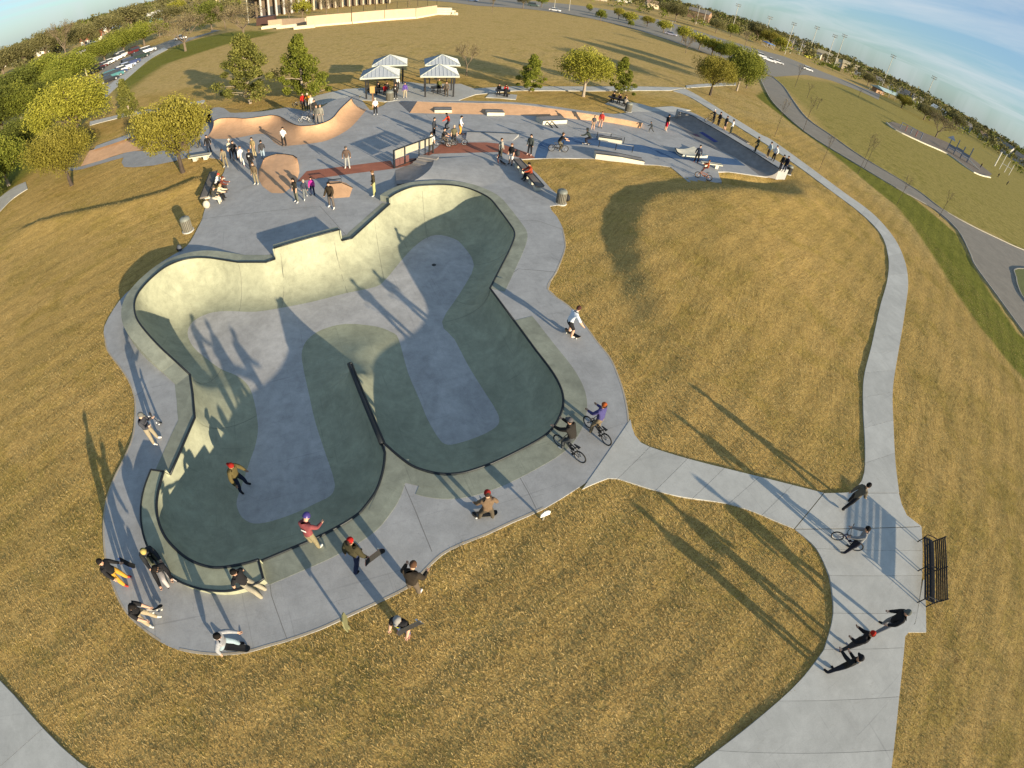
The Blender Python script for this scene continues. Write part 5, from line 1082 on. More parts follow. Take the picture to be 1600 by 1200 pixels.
Lb = ats([(420, 41), (442, 39), (478, 38)], 0); T = thing('retaining_wall', 'low tan wall continuing left of the long retaining wall', 'wall', Lb[0])
for a, b in zip(Lb, Lb[1:]): mb = MB(); mb.beam(a+Vector((0, 0, .9)), b+Vector((0, 0, .9)), .5, 1.8); mb.build('panel', TANW, T, world=True)
for px, lb in (((424, 44), 'short pale stone block furthest from the wall'), ((448, 43.5), 'short pale stone block in the middle below the low wall'), ((476, 44.5), 'short pale stone block tight to the long wall')):
    p = at(*px, 0); T = thing('stone_block', lb, 'stone block', p, .25, 'stone blocks below the low wall'); mb = MB(); mb.box((0, 0, .35), (5.5, 1.0, .7)); mb.box((0, .3, .75), (5.2, .5, .15)); mb.build('block', FOOT, T)
p = at(417, 38, 0); T = thing('waste_container', 'dark brown waste container at the end of the low wall', 'container', p, .3); mb = MB(); mb.add([(-3, -1.4, .1), (3, -1.4, .1), (3, 1.4, .1), (-3, 1.4, .1), (-2.7, -1.5, 2.3), (2.7, -1.5, 2.6), (2.7, 1.5, 2.6), (-2.7, 1.5, 2.3)], [(0, 3, 2, 1), (4, 5, 6, 7), (0, 1, 5, 4), (1, 2, 6, 5), (2, 3, 7, 6), (3, 0, 4, 7)]); mb.build('body', mat('container paint', (.06, .03, .025), .7), T); mb = MB(); mb.box((0, 0, 2.62), (5.6, 3.1, .1)); mb.build('lid', BLACK, T)
# masts
def mast(label, base, top, r=.17, n=6, group='ball field light masts', mt=None, pad=None):
    b = at(*base, 0)
    h = tall(base, top, 0); T = thing('light_mast', label, 'light mast', b, atan2(b.y, b.x)-pi/2+.3, group)
    sc = max(1.0, b.length/260); mb = MB(); mb.tube([(0, 0, 0), (0, 0, h)], [r*sc, r*sc*.6], 7); mb.build('pole', mt or mat('pale mast', (.42, .40, .33), .6, .1, 3), T)
    if n:
        for z in ((0, -.9*sc) if n > 3 else (0,)):
            mb = MB(); mb.beam((-1.2*sc, 0, h+z), (1.2*sc, 0, h+z), .1*sc, .1*sc); mb.build('crossarm', GREYW, T)
            for k in range(4): mb = MB(); mb.box(((-1.05+k*.7)*sc, -.3, h+z+.2*sc), (.34*sc, .3*sc, .32*sc)); mb.build('floodlight', mat('floodlight', (.12, .12, .12), .5), T)
    if pad: mb = MB(); mb.tube([(0, 0, 0), (0, 0, h*.12)], r*sc*1.5, 8); mb.build('pad', mat('yellow pad', (.62, .55, .05), .7), T)
for b, t, lb, pad in [((1226, 85), (1240, 36), 'ball field mast leftmost of the row beyond the white cars', 0), ((1234, 84.5), (1241, 60), 'short mast just right of the leftmost one', 0), ((1248, 86), (1253, 63), 'short mast with a dark base beyond the white car', 0), ((1264, 83), (1276, 42), 'mast rising beside the yellow fence padding', 0), ((1290, 99.5), (1304, 55), 'mast just left of the yellow footed one', 0), ((1300.7, 110), (1317.5, 54), 'mast with a yellow padded foot', 1), ((1377.5, 135), (1394, 86), 'tallest mast behind the ball field pavilion', 0), ((1445, 156), (1459, 120), 'mast at the far right near the white building', 0), ((1087, 38), (1093, 9), 'mast in front of the large brown house', 0), ((1142, 53), (1153, 7), 'mast beside the blue dugout', 0), ((1194, 60), (1204, 27), 'mast rising out of the large brown tree', 0), ((1099, 36), (1102, 16), 'short mast right of the brown house mast', 0)]:
    mast(lb, b, t, pad=pad)
mast('bare light pole at the car park entrance', (137, 123), (125, 82), .13, 3, None); mast('tall thin bare pole behind the spreading tree', (389, 38), (386, -14), .16, 0, None)
mast('thin street pole at the road right of the silver car', (1048, 48), (1052, 34), .12, 3, None); mast('thin street pole beside the white car on the road', (866, 13), (867, -6), .12, 3, None); mast('thin street pole by the field row', (889, 17), (890, -2), .12, 3, None)
for a, b, lb in (((1256, 88), (1268, 92), 'yellow fence padding nearest the far mast row'), ((1292, 103), (1312, 112), 'yellow fence padding beside the yellow footed mast')):
    A, B = at(*a, 0), at(*b, 0); T = thing('padded_fence', lb, 'fence', A, 0, 'yellow outfield fences'); mb = MB(); mb.beam(A+Vector((0, 0, 1.4)), B+Vector((0, 0, 1.4)), .3, 2.8); mb.build('padding', mat('yellow padding', (.30, .29, .03), .8), T, world=True)
    for k in range(4): p = A.lerp(B, k/3); mb = MB(); mb.box((p.x, p.y, 1.6), (.25, .25, 3.2)); mb.build('post', BLACK, T, world=True)
# playground
sheet('playground_bed', [(1386, 193), (1395, 190), (1430, 202), (1480, 222), (1510, 240), (1550, 272), (1545, 276), (1520, 268), (1480, 240), (1440, 222), (1400, 203)], concrete('wood chips', (.24, .19, .14), amount=.3), .05, 1)
kerb(ats([(1386, 193), (1400, 204), (1440, 223), (1480, 241), (1520, 269), (1546, 277)], .0), .5, .35, mt=C_LEDGE)
PG = mat('grey blue play frame', (.16, .19, .24), .5, .15, 4)
p = at(1495, 245, 0); T = thing('play_tower', 'grey blue climbing tower with several decks and a pale slide on the playground', 'play tower', p, radians(-40))
for i in range(4):
    for j in range(2): mb = MB(); mb.box((i*2.6-4, j*2.4, 2.2+.5*(i % 2)), (.18, .18, 4.4+(i % 2))); mb.build('post', PG, T)
for i in range(3): mb = MB(); mb.box((i*2.6-2.7, 1.2, 1.3+.4*(i % 2)), (2.5, 2.4, .15)); mb.build('deck', PG, T)
for i in range(3): mb = MB(); mb.box((i*2.6-2.7, 0, 2.2+.4*(i % 2)), (2.5, .1, .9)); mb.build('railing', PG, T)
mb = MB(); mb.add([(-5.4, -.4, 4.2), (-2.6, -.4, 4.2), (-2.6, 2.8, 4.2), (-5.4, 2.8, 4.2), (-4, 1.2, 5.6)], [(0, 1, 4), (1, 2, 4), (2, 3, 4), (3, 0, 4), (3, 2, 1, 0)]); mb.build('roof', PG, T)
mb = MB(); mb.loft([[Vector((3.8+t*5, .3, 1.5*(1-t)**1.3+.25)), Vector((3.8+t*5, .35, 1.2*(1-t)**1.3+.1)), Vector((3.8+t*5, 1.75, 1.2*(1-t)**1.3+.1)), Vector((3.8+t*5, 1.8, 1.5*(1-t)**1.3+.25))] for t in (0, .25, .5, .75, 1)]); mb.build('slide', PALEW, T)
p = at(1424, 210, 0); T = thing('climbing_frame', 'low red and grey climbing frame at the left part of the playground', 'climbing frame', p, radians(-35))
for i in range(5): mb = MB(); mb.tube([(i*1.8-4, -1, 0), (i*1.8-4, -.6, 2.1), (i*1.8-4, .6, 2.1), (i*1.8-4, 1, 0)], .09, 6); mb.build('hoop', mat('faded red tube', (.32, .12, .10), .6) if i % 2 else PG, T)
mb = MB(); mb.tube([(-4, -.6, 2.1), (3.2, -.6, 2.1)], .07, 6); mb.tube([(-4, .6, 2.1), (3.2, .6, 2.1)], .07, 6); mb.build('rail', PG, T)
p = at(1558, 262, 0); T = thing('goal_frame', 'pale tall goal posts with crossbars right of the playground', 'goal posts', p, radians(-35))
for i, (x, h) in enumerate(((-1.5, 7.5), (1.2, 8), (4, 6), (6.5, 5.5))): mb = MB(); mb.tube([(x, 0, 0), (x, 0, h)], .3 if i == 0 else .14, 7); mb.build('post', PALEW, T)
mb = MB(); mb.tube([(1.2, 0, 3), (6.5, 0, 3.2)], .14, 6); mb.build('crossbar', PALEW, T)
# cars
def car(label, px, yaw, col, kind='sedan', group=None, cname=None):
    p = at(*px, .05); T = thing('parked_car' if group == 'cars in the car park' else 'car', label, 'car' if kind != 'pickup' else 'pickup truck', p, yaw, group)
    paint = mat('car paint %s' % (col,), col, .3, .03, 2, spec=.5)
    L, W, Hh = (4.6, 1.8, 1.45) if kind == 'sedan' else (4.9, 1.95, 1.85) if kind == 'suv' else (5.6, 2.0, 1.85)
    x0, x1 = -L/2, L/2; hb = Hh*.56
    prof_ = [(x0, .3), (x0, hb*.92), (x0+.12*L, hb*1.02), (x1-.3*L, hb*1.02), (x1-.05, hb*.86), (x1, .55), (x1, .3)]
    mb = MB(); rows = [[Vector((x, y, z)) for x, z in prof_] for y in (-W/2, -W/2+.08, W/2-.08, W/2)]
    for r, s in ((rows[0], .94), (rows[3], .94)):
        for v in r: v.x *= .985; v.z = .3 + (v.z-.3)*s
    mb.loft(rows, closed=True); mb.add(rows[0], [tuple(range(7))]); mb.add(rows[3], [tuple(range(7))[::-1]]); mb.build('body', paint, T)
    if kind == 'pickup': cab = (-.08*L, .26*L)
    elif kind == 'suv': cab = (-.46*L, .24*L)
    else: cab = (-.34*L, .22*L)
    mb = MB(); a, b = cab; s = .22 if kind != 'sedan' else .55
    q = [(a, hb), (b, hb), (b-.55, Hh), (a+s*.5, Hh)]
    lo_ = [(x, y*W*.47, z) for y in (-1, 1) for x, z in q]; lo_ = [Vector((x, y*(1 if z < Hh else .84), z)) for x, y, z in lo_]
    mb.add(lo_, [(0, 1, 2, 3), (7, 6, 5, 4), (0, 4, 5, 1), (1, 5, 6, 2), (3, 7, 4, 0)]); mb.build('window', GLASS, T)
    mb = MB(); mb.add([lo_[3]+Vector((0, -.02, .01)), lo_[2]+Vector((0, -.02, .01)), lo_[6]+Vector((0, .02, .01)), lo_[7]+Vector((0, .02, .01)), lo_[3]-Vector((0, .02, .08)), lo_[2]-Vector((0, .02, .08)), lo_[6]+Vector((0, .02, -.08)), lo_[7]+Vector((0, .02, -.08))], [(0, 1, 2, 3), (0, 4, 5, 1), (1, 5, 6, 2), (2, 6, 7, 3), (3, 7, 4, 0)]); mb.build('roof', paint, T)
    for x in (-.31*L, .32*L):
        for y in (-1, 1):
            mb = MB(); mb.tube([(x, y*(W/2-.2), .33), (x, y*(W/2+.01), .33)], .33, 12); w = mb.build('wheel', RUBBER, T); mb = MB(); mb.tube([(x, y*(W/2-.1), .33), (x, y*(W/2+.02), .33)], .19, 8); mb.build('rim', GALV, w)
    for y in (-.36, .36): mb = MB(); mb.box((x1-.01, y*W, .66), (.06, .3, .16)); mb.build('headlight', WHITEP, T); mb = MB(); mb.box((x0+.01, y*W, .8), (.06, .25, .2)); mb.build('tail_light', mat('tail light', (.3, .02, .02), .4), T)
WHT, SLV, BLK, DRED, DBL, DGR, TEAL = (.72, .72, .72), (.45, .46, .48), (.015, .016, .02), (.10, .015, .015), (.03, .045, .12), (.015, .03, .025), (.05, .16, .17)
ax_ = at(231, 80) - at(169, 126); ya = atan2(ax_.y, ax_.x) - radians(58)
CG = 'cars in the car park'
for px, c, k, l in [((170, 128), BLK, 'sedan', 'black car at the near end of the right parked row'), ((177, 122), TEAL, 'suv', 'teal car second in the right parked row'), ((184, 117), DBL, 'sedan', 'dark blue car third in the right parked row'), ((191, 112), WHT, 'sedan', 'white car in the right parked row before a pale blue one'), ((198, 106.5), (.35, .40, .55), 'sedan', 'pale blue car in the middle of the right parked row'), ((205, 101), DBL, 'suv', 'dark blue van like car in the right parked row'), ((220, 91), DGR, 'suv', 'dark green car before the white one in the right parked row'), ((231, 82), WHT, 'suv', 'big white sport utility car at the far end of the right row')]: car(l, px, ya, c, k, CG)
for px, c, k, l in [((150, 113), BLK, 'suv', 'black car nearest the light pole in the left parked row'), ((156, 108), DRED, 'sedan', 'dark red car in the left parked row'), ((163, 104), SLV, 'sedan', 'silver car in the left parked row'), ((172, 99.5), WHT, 'sedan', 'white car in the shade of the left parked row'), ((182, 94), WHT, 'pickup', 'white pickup in the left parked row'), ((191, 89), SLV, 'suv', 'silver car beside the white pickup'), ((213, 82), DRED, 'suv', 'dark red car at the far end of the left row')]: car(l, px, ya + radians(20), c, k, CG)
p0, p1 = at(867, 17), at(1048, 53); rdir = atan2((p1-p0).y, (p1-p0).x)
for px, yw_, c, k, l in [((833, 10), rdir, (.06, .09, .08), 'suv', 'dark green car on the far road'), ((867, 17.5), rdir, WHT, 'sedan', 'white car on the far road'), ((1048, 55), rdir-.1, (.34, .33, .40), 'sedan', 'silver violet car waiting on the far road'), ((1189, 89), rdir, WHT, 'suv', 'white car first of three in line near the junction'), ((1202, 96), rdir, WHT, 'pickup', 'white pickup in the middle of the line near the junction'), ((1216, 99), rdir, WHT, 'sedan', 'white car last of three in line near the junction'), ((1262, 110), rdir, WHT, 'suv', 'white car alone on the road past the junction'), ((1165, 80), rdir, SLV, 'sedan', 'pale car half hidden behind the field row trees'), ((282, 62), rdir, WHT, 'sedan', 'white car seen through the largest bare tree'), ((984, 6), rdir, BLK, 'suv', 'dark car parked by the white house'), ((738, 2), rdir, (.10, .16, .28), 'suv', 'blue car at the top of the far road'), ((144, 68), rdir+.2, WHT, 'pickup', 'white truck parked beyond the canopy trees')]: car(l, px, yw_, c, k)

# ================================================================== PEOPLE
SKIN = [(.50, .30, .20), (.36, .20, .12), (.22, .12, .07), (.58, .38, .27)]
def cloth(c): return mat('cloth %.3f %.3f %.3f' % c, c, .88, .16, 22, spec=.12)
def skinmat(i): return mat('skin %d' % i, SKIN[i], .6, .06, 20)
# joint angles in degrees: leg = (hip flexion, knee flexion, spread), arm = (shoulder flexion, spread, elbow flexion)
POSES = {
 'stand': dict(lean=2, L=(2, 3, 5), R=(-1, 3, 5), al=(4, 9, 14), ar=(2, 9, 14)),
 'stand_wide': dict(lean=3, L=(6, 4, 12), R=(-6, 4, 12), al=(12, 14, 35), ar=(10, 14, 30)),
 'pockets': dict(lean=2, L=(3, 3, 6), R=(-2, 2, 6), al=(-8, 18, 48), ar=(-8, 18, 48)),
 'phone': dict(lean=4, L=(4, 4, 6), R=(-2, 3, 5), al=(22, 6, 92), ar=(24, 6, 95), head=22),
 'arms_folded': dict(lean=1, L=(2, 2, 7), R=(0, 2, 7), al=(28, 2, 92), ar=(26, 2, 96)),
 'walk': dict(lean=5, L=(26, 8, 3), R=(-20, 18, 3), al=(-22, 9, 18), ar=(24, 9, 28)),
 'walk2': dict(lean=6, L=(-18, 20, 3), R=(24, 6, 3), al=(22, 10, 25), ar=(-20, 9, 15)),
 'look_down': dict(lean=14, L=(5, 4, 7), R=(0, 4, 7), al=(18, 8, 40), ar=(16, 8, 40), head=34),
 'skate': dict(lean=22, L=(48, 62, 12), R=(40, 58, 14), al=(28, 46, 28), ar=(12, 52, 24), head=8),
 'skate_up': dict(lean=10, L=(20, 24, 10), R=(14, 24, 12), al=(14, 24, 22), ar=(6, 26, 22), head=10),
 'skate_low': dict(lean=46, L=(74, 96, 14), R=(66, 92, 16), al=(48, 34, 30), ar=(10, 50, 35), head=-18),
 'push': dict(lean=20, L=(30, 36, 6), R=(-28, 22, 5), al=(34, 22, 30), ar=(-28, 26, 26), head=6),
 'sit': dict(lean=14, L=(84, 80, 9), R=(82, 74, 11), al=(44, 8, 40), ar=(42, 8, 44), head=12, seat=True),
 'sit_fwd': dict(lean=34, L=(88, 84, 16), R=(86, 78, 16), al=(52, 10, 34), ar=(54, 10, 30), head=6, seat=True),
 'sit_low': dict(lean=30, L=(102, 96, 18), R=(98, 92, 16), al=(50, 12, 40), ar=(50, 12, 44), head=10, seat=True),
 'sit_back': dict(lean=-10, L=(72, 46, 10), R=(70, 40, 12), al=(-24, 18, 12), ar=(-22, 18, 12), head=10, seat=True),
 'ride': dict(lean=38, L=(58, 66, 5), R=(26, 36, 5), al=(58, 12, 22), ar=(58, 12, 22), head=-22, hip=.86),
 'ride_sit': dict(lean=22, L=(76, 74, 6), R=(56, 40, 7), al=(52, 14, 26), ar=(52, 14, 26), head=-10, hip=.70),
 'astride': dict(lean=16, L=(14, 10, 12), R=(-4, 4, 10), al=(46, 12, 18), ar=(46, 12, 18), head=6),
}
SKEL = []     # waiting people: skeleton object, spec, segments
def Dv(fl, sp, s): f, a = radians(fl), radians(sp); return Vector((s*sin(a)*max(.35, cos(f)), sin(f)*cos(a*.6), -cos(f)*cos(a)))
PEOPLE_GROUP = 'people at the skate park'
def person(label, px, py, yaw, pose='stand', top=(.03, .03, .03), legs=(.05, .05, .06), shoes=(.5, .5, .48), skin=0, head=('hair', (.03, .02, .015)), h=1.74, z=G0, long=True, shorts=False, bulk=1.0, near=False, prt=None, hood=None):
    q = dict(POSES[pose]) if isinstance(pose, str) else dict(POSES[pose[0]], **pose[1])
    base = at(px, py, z)
    V, E_, R_, K = [], [], [], []
    def vtx(p, r, par=None, k='torso'):
        V.append(Vector(p)); R_.append(r)
        if par is not None: E_.append((par, len(V)-1)); K.append(k)
        return len(V)-1
    ln = radians(q['lean']); ux = Vector((0, sin(ln), cos(ln))); P0 = Vector((0, 0, 0))
    bk = bulk*1.1
    pel = vtx(P0, .070*bk); wa_ = vtx(P0 + ux*.09, .072*bk, pel); ch = vtx(P0 + ux*.19, .084*bk, wa_); ln2 = ln*.8; u2 = Vector((0, sin(ln2), cos(ln2)))
    nb = vtx(V[ch] + u2*.085, .060*bk, ch); hp = radians(q['lean']*.55 + q.get('head', 4)); uh = Vector((0, sin(hp), cos(hp)))
    nk = vtx(V[nb] + uh*.045, .034, nb, 'neck'); j = vtx(V[nk] + uh*.035 + Vector((0, .008, 0)), .045, nk, 'head'); hd = vtx(V[j] + uh*.045, .055, j, 'head'); ht = vtx(V[hd] + uh*.035, .046, hd, 'head')
    for s, a in ((-1, q['al']), (1, q['ar'])):
        sh = vtx(V[ch] + u2*.055 + Vector((s*.095*min(bk, 1.15), 0, 0)), .044*bk, ch, 'torso')
        d = Dv(a[0], a[1], s); md = vtx(V[sh] + d*.085, .041*bk, sh, 'arm'); el = vtx(V[sh] + d*.165, .036*bk, md, 'arm'); d2 = Dv(a[0]+a[2], a[1]*.4 - (6 if a[2] > 30 else 0), s); wr = vtx(V[el] + d2*.135, .025*(bk if long else 1), el, 'fore'); ha = vtx(V[wr] + d2*.05, .019, wr, 'hand')
        q['hand%d' % s] = (V[wr].copy(), d2.copy(), s)
    lows = []
    for s, g in ((-1, q['L']), (1, q['R'])):
        hj = vtx(P0 + Vector((s*.050, 0, -.035)), .058*bk**.5, pel, 'hip'); d = Dv(g[0], g[2], s); mt_ = vtx(V[hj] + d*.115, .058, hj, 'thigh'); kn = vtx(V[hj] + d*.232, .046, mt_, 'thigh'); d2 = Dv(g[0]-g[1], g[2]*.5, s); cf = vtx(V[kn] + d2*.10, .044, kn, 'shank'); an = vtx(V[kn] + d2*.222, .034, cf, 'shank')
        f0 = vtx(V[an] + Vector((s*.012, .045, -.022)), .027, an, 'foot'); f1 = vtx(V[f0] + Vector((s*.01, .052, -.006)), .022, f0, 'foot'); lows.append(V[f1].z-.022)
    if q.get('seat'): sh_ = Vector((0, 0, .062))
    elif 'hip' in q: sh_ = Vector((0, 0, q['hip']/h))
    else:
        sh_ = Vector((0, 0, -min(lows)))
        ft = (V[-1] + V[-9 if False else len(V)-8])*.5; sh_ += Vector((-ft.x*.0, -ft.y*.8, 0))
    V = [(v + sh_)*h for v in V]; R_ = [r*h for r in R_]
    me = bpy.data.meshes.new('skeleton'); me.from_pydata([tuple(v) for v in V], E_, []); o = bpy.data.objects.new('skeleton', me); COL.objects.link(o)
    o.modifiers.new('skin', 'SKIN').use_smooth_shade = True
    sk = me.skin_vertices[0].data
    for i, r in enumerate(R_): sk[i].radius = (r, r*(.86 if K and i in (0, 1, 2) else 1)); sk[i].use_root = False
    sk[0].use_root = True
    ss = o.modifiers.new('sub', 'SUBSURF'); ss.levels = 2 if near else 1; ss.render_levels = ss.levels
    T = thing('person', label, 'person', base, -radians(yaw), PEOPLE_GROUP)
    SKEL.append((o, T, V, E_, R_, K, dict(top=top, legs=legs, shoes=shoes, skin=skin, long=long, shorts=shorts, near=near, h=h, head=head, hd=V[hd], uh=uh, ht=V[ht], hands=[(sh_*h+q['hand%d' % s][0]*h, q['hand%d' % s][1], s) for s in (-1, 1)], prt=prt, chest=V[ch], u2=u2, pel=V[pel], hood=hood)))
    T['_'] = 0; del T['_']
    return T, q, [base + Matrix.Rotation(-radians(yaw), 3, 'Z') @ (sh_*h+q['hand%d' % s][0]*h + q['hand%d' % s][1]*.05*h) for s in (-1, 1)]
def finish_people():
    bpy.context.view_layer.update(); dg = bpy.context.evaluated_depsgraph_get()
    for o, T, V, E_, R_, K, s in SKEL:
        me = bpy.data.meshes.new_from_object(o.evaluated_get(dg)); me.name = 'body'; me.materials.clear()
        mats_ = [cloth(s['top']), cloth(s['legs']), skinmat(s['skin']), cloth(s['shoes'])]
        for m in mats_: me.materials.append(m)
        c = np.array([p.center[:] for p in me.polygons]); best = np.full(len(c), 1e9); lab = np.zeros(len(c), int)
        for (a, b), k in zip(E_, K):
            A, B = np.array(V[a]), np.array(V[b]); ab = B-A; t = np.clip(((c-A) @ ab)/max(ab @ ab, 1e-9), 0, 1); rad = R_[a]*(1-t) + R_[b]*t
            d = np.linalg.norm(c - A - t[:, None]*ab, axis=1)/rad; mi = {'torso': 0, 'arm': 0, 'fore': 0 if s['long'] else 2, 'hand': 2, 'neck': 2, 'head': 2, 'hip': 1, 'thigh': 1, 'shank': 2 if s['shorts'] else 1, 'foot': 3}[k]
            w = d < best; best = np.where(w, d, best); lab = np.where(w, mi, lab)
        # hem of the top falls just below the waist
        pel = np.array(s['pel']); lab = np.where((lab == 0) & (np.linalg.norm(c-pel, axis=1) < .045*s['h']) & (c[:, 2] < pel[2]-.01), 1, lab)
        me.polygons.foreach_set('material_index', lab.astype(np.int32)); me.polygons.foreach_set('use_smooth', [True]*len(me.polygons))
        h = s['h']; hd, uh = Vector(s['hd']), Vector(s['uh'])
        fw = Vector((0, uh.z, -uh.y)); rt = Vector((1, 0, 0))
        if True:
            bm = bmesh.new(); bm.from_mesh(me)
            def blob(cen, r, mi, n=5):
                mb = MB(); mb.ball((0, 0, 0), r, n, 4); vs = [bm.verts.new(cen + rt*v.x + fw*v.y + uh*v.z) for v in mb.V]
                for f in mb.F:
                    try: fc = bm.faces.new([vs[i] for i in f]); fc.material_index = mi
                    except ValueError: pass
            blob(hd + fw*.056*h - uh*.012*h, (.008*h, .012*h, .014*h), 2)              # nose
            for sx in (-1, 1): blob(hd + rt*sx*.055*h - uh*.006*h, (.006*h, .012*h, .018*h), 2)   # ears
            if s['near']:
                for cen, d, sd in s['hands']:                                             # four fingers and a thumb, slightly curled
                    d = Vector(d).normalized(); side = d.cross(Vector((0, 0, 1)));
                    side = side.normalized() if side.length > .05 else Vector((1, 0, 0)); nr = side.cross(d).normalized()
                    for k, (of, ln_) in enumerate(((-.016, .034), (-.006, .042), (.005, .040), (.015, .032))):
                        a = Vector(cen) + d*.052*h + side*of*h; mb = MB(); mb.tube([a, a + d*ln_*.55*h + nr*.003*h, a + d*ln_*h*.9 + nr*.016*h], [.0075*h, .007*h, .005*h], 4)
                        vs = [bm.verts.new(v) for v in mb.V]; [setattr(bm.faces.new([vs[i] for i in f]), 'material_index', 2) for f in mb.F]
                    a = Vector(cen) + d*.022*h - side*.014*h*sd; mb = MB(); mb.tube([a, a - side*sd*.016*h + d*.018*h, a - side*sd*.014*h + d*.036*h + nr*.006*h], [.0085*h, .008*h, .006*h], 4); vs = [bm.verts.new(v) for v in mb.V]; [setattr(bm.faces.new([vs[i] for i in f]), 'material_index', 2) for f in mb.F]
            bm.to_mesh(me); bm.free()
        ob = link(bpy.data.objects.new('body', me), T)
        def child(nm, mb, m, sm=True):
            Vn = [hd + rt*v.x + fw*v.y + uh*v.z for v in mb.V]; mb.V = Vn; return mb.build(nm, m, T, sm=sm)
        kind, col = s['head'][0], s['head'][1]; r = .064*h
        if s['near']:
            for sx in (-1, 1): mb = MB(); mb.ball((sx*.020*h, .055*h, .006*h), (.007*h, .005*h, .005*h), 6, 4); child('eye', mb, mat('dark eye', (.03, .02, .015), .3))
            mb = MB(); mb.ball((0, .052*h, -.036*h), (.014*h, .006*h, .004*h), 6, 4); child('mouth', mb, mat('lips', (.30, .12, .10), .6))
        def shell(zlo, rr, back=0.0, f_lo=None):
            mb = MB(); rows = []
            for jz in range(6):
                row = []
                for i in range(12):
                    a = 2*pi*i/12; lo_ = zlo if (f_lo is None or sin(a) < .25) else f_lo; ph = pi/2*(jz/5); zz = lo_ + (1-lo_)*sin(ph); k = sqrt(max(0, 1-max(zz, -.95)**2)) if jz < 5 else .02
                    row.append(Vector((rr*.92*k*cos(a), rr*1.05*k*sin(a) - back*rr, rr*1.08*zz + .012*h)))
                rows.append(row)
            mb.loft(rows, closed=True); return mb
        if kind == 'hair': child('hair', shell(-.45, r*1.04, .06, .28), cloth(col))
        if kind == 'longhair': mb = shell(-.5, r*1.06, .06, .30); mb.ball((0, -.035*h, -.06*h), (.05*h, .03*h, .09*h), 8, 5); child('hair', mb, cloth(col))
        if kind == 'beanie':
            child('hair', shell(-.45, r*.99, .08, .15), cloth((.03, .02, .015))); mb = shell(.10, r*1.03, 0, .14); mb.ball((0, -.01*h, r*1.1), (.02*h, .02*h, .012*h), 6, 4); child('beanie', mb, cloth(col))
        if kind in ('cap', 'backcap'):
            child('hair', shell(-.45, r*.99, .08, .2), cloth((.03, .02, .015))); mb = shell(.18, r*1.1, 0); sg = 1 if kind == 'cap' else -1; mb.prism([(.042*h*cos(a), sg*(.035*h + .075*h*sin(a))) for a in np.linspace(0, pi, 8)], .018*h, .024*h); child('cap', mb, cloth(col))
        if kind == 'helmet': child('helmet', shell(-.12, r*1.16, 0), mat('helmet %s' % (col,), col, .35, .05)); 
        if kind == 'hood': child('hood', shell(-.8, r*1.2, .12, .35), cloth(col))
        if s['hood']: mb = MB(); mb.ball((0, -.05*h, -.085*h), (.055*h, .035*h, .03*h), 8, 5); child('hood', mb, cloth(s['hood']))
        if s['prt']:
            col2, side, shape = s['prt']; cc = Vector(s['chest']); u = Vector(s['u2']); f2 = Vector((0, u.z, -u.y))*side
            if shape == 'heart': pts = [(0, -.04), (.04, .0), (.045, .025), (.025, .042), (0, .025), (-.025, .042), (-.045, .025), (-.04, 0)]
            elif shape == 'stripe': pts = [(-.05, -.02), (.05, -.02), (.05, .02), (-.05, .02)]
            else: pts = [(-.03, -.04), (.012, -.045), (.035, -.012), (.02, .02), (.03, .042), (-.008, .03), (-.035, .038), (-.02, 0)]
            mb = MB(); mb.add([cc + rt*x*h + u*(y*h - .02*h) + f2*.088*h for x, y in pts] + [cc + f2*.097*h - u*.02*h], [(i, (i+1) % len(pts), len(pts)) for i in range(len(pts))]); mb.build('print', cloth(col2), T)
        bpy.data.objects.remove(o)

# ------------------------------------------------------------------ skateboards and bicycles
GRIP = mat('black grip tape', (.02, .02, .02), .9, .2, 40)
def skateboard(label, loc, rot=(0, 0, 0), under=(.45, .25, .10), wheel=(.7, .68, .6), L=.82, W=.21, group='skateboards'):
    T = thing('skateboard', label, 'skateboard', loc, 0, group); T.rotation_euler = rot
    xs = [-.5, -.47, -.40, -.30, 0, .30, .40, .47, .5]; ws = [.30, .72, .95, 1, 1, 1, .95, .72, .30]; zs = [.075, .062, .022, 0, 0, 0, .022, .062, .075]
    for nm, dz, m in (('grip', .102, GRIP), ('deck', .088, mat('board underside %s' % (under,), under, .5, .2, 8))):
        rows = [[Vector((x*L, -w*W/2, z+dz)), Vector((x*L, 0, z+dz-.004)), Vector((x*L, w*W/2, z+dz))] for x, w, z in zip(xs, ws, zs)]
        mb = MB(); mb.loft(rows)
        if nm == 'deck':
            edge = [(r[0], r[0]+Vector((0, 0, .0135))) for r in rows] + [(r[2], r[2]+Vector((0, 0, .0135))) for r in rows[::-1]]; n = len(edge); mb.add([v for e in edge for v in e], [(2*i, 2*((i+1) % n), 2*((i+1) % n)+1, 2*i+1) for i in range(n)])
        mb.build(nm, m, T)
    for x in (-.27, .27):
        mb = MB(); mb.box((x*L/.82, 0, .068), (.06, .08, .035)); mb.tube([(x*L/.82, -.09, .045), (x*L/.82, .09, .045)], .012, 6); tr = mb.build('truck', GALV, T)
        for y in (-.085, .085): mb = MB(); mb.tube([(x*L/.82, y-.018, .029), (x*L/.82, y+.018, .029)], .029, 10); mb.build('wheel', cloth(wheel), T)
    return T
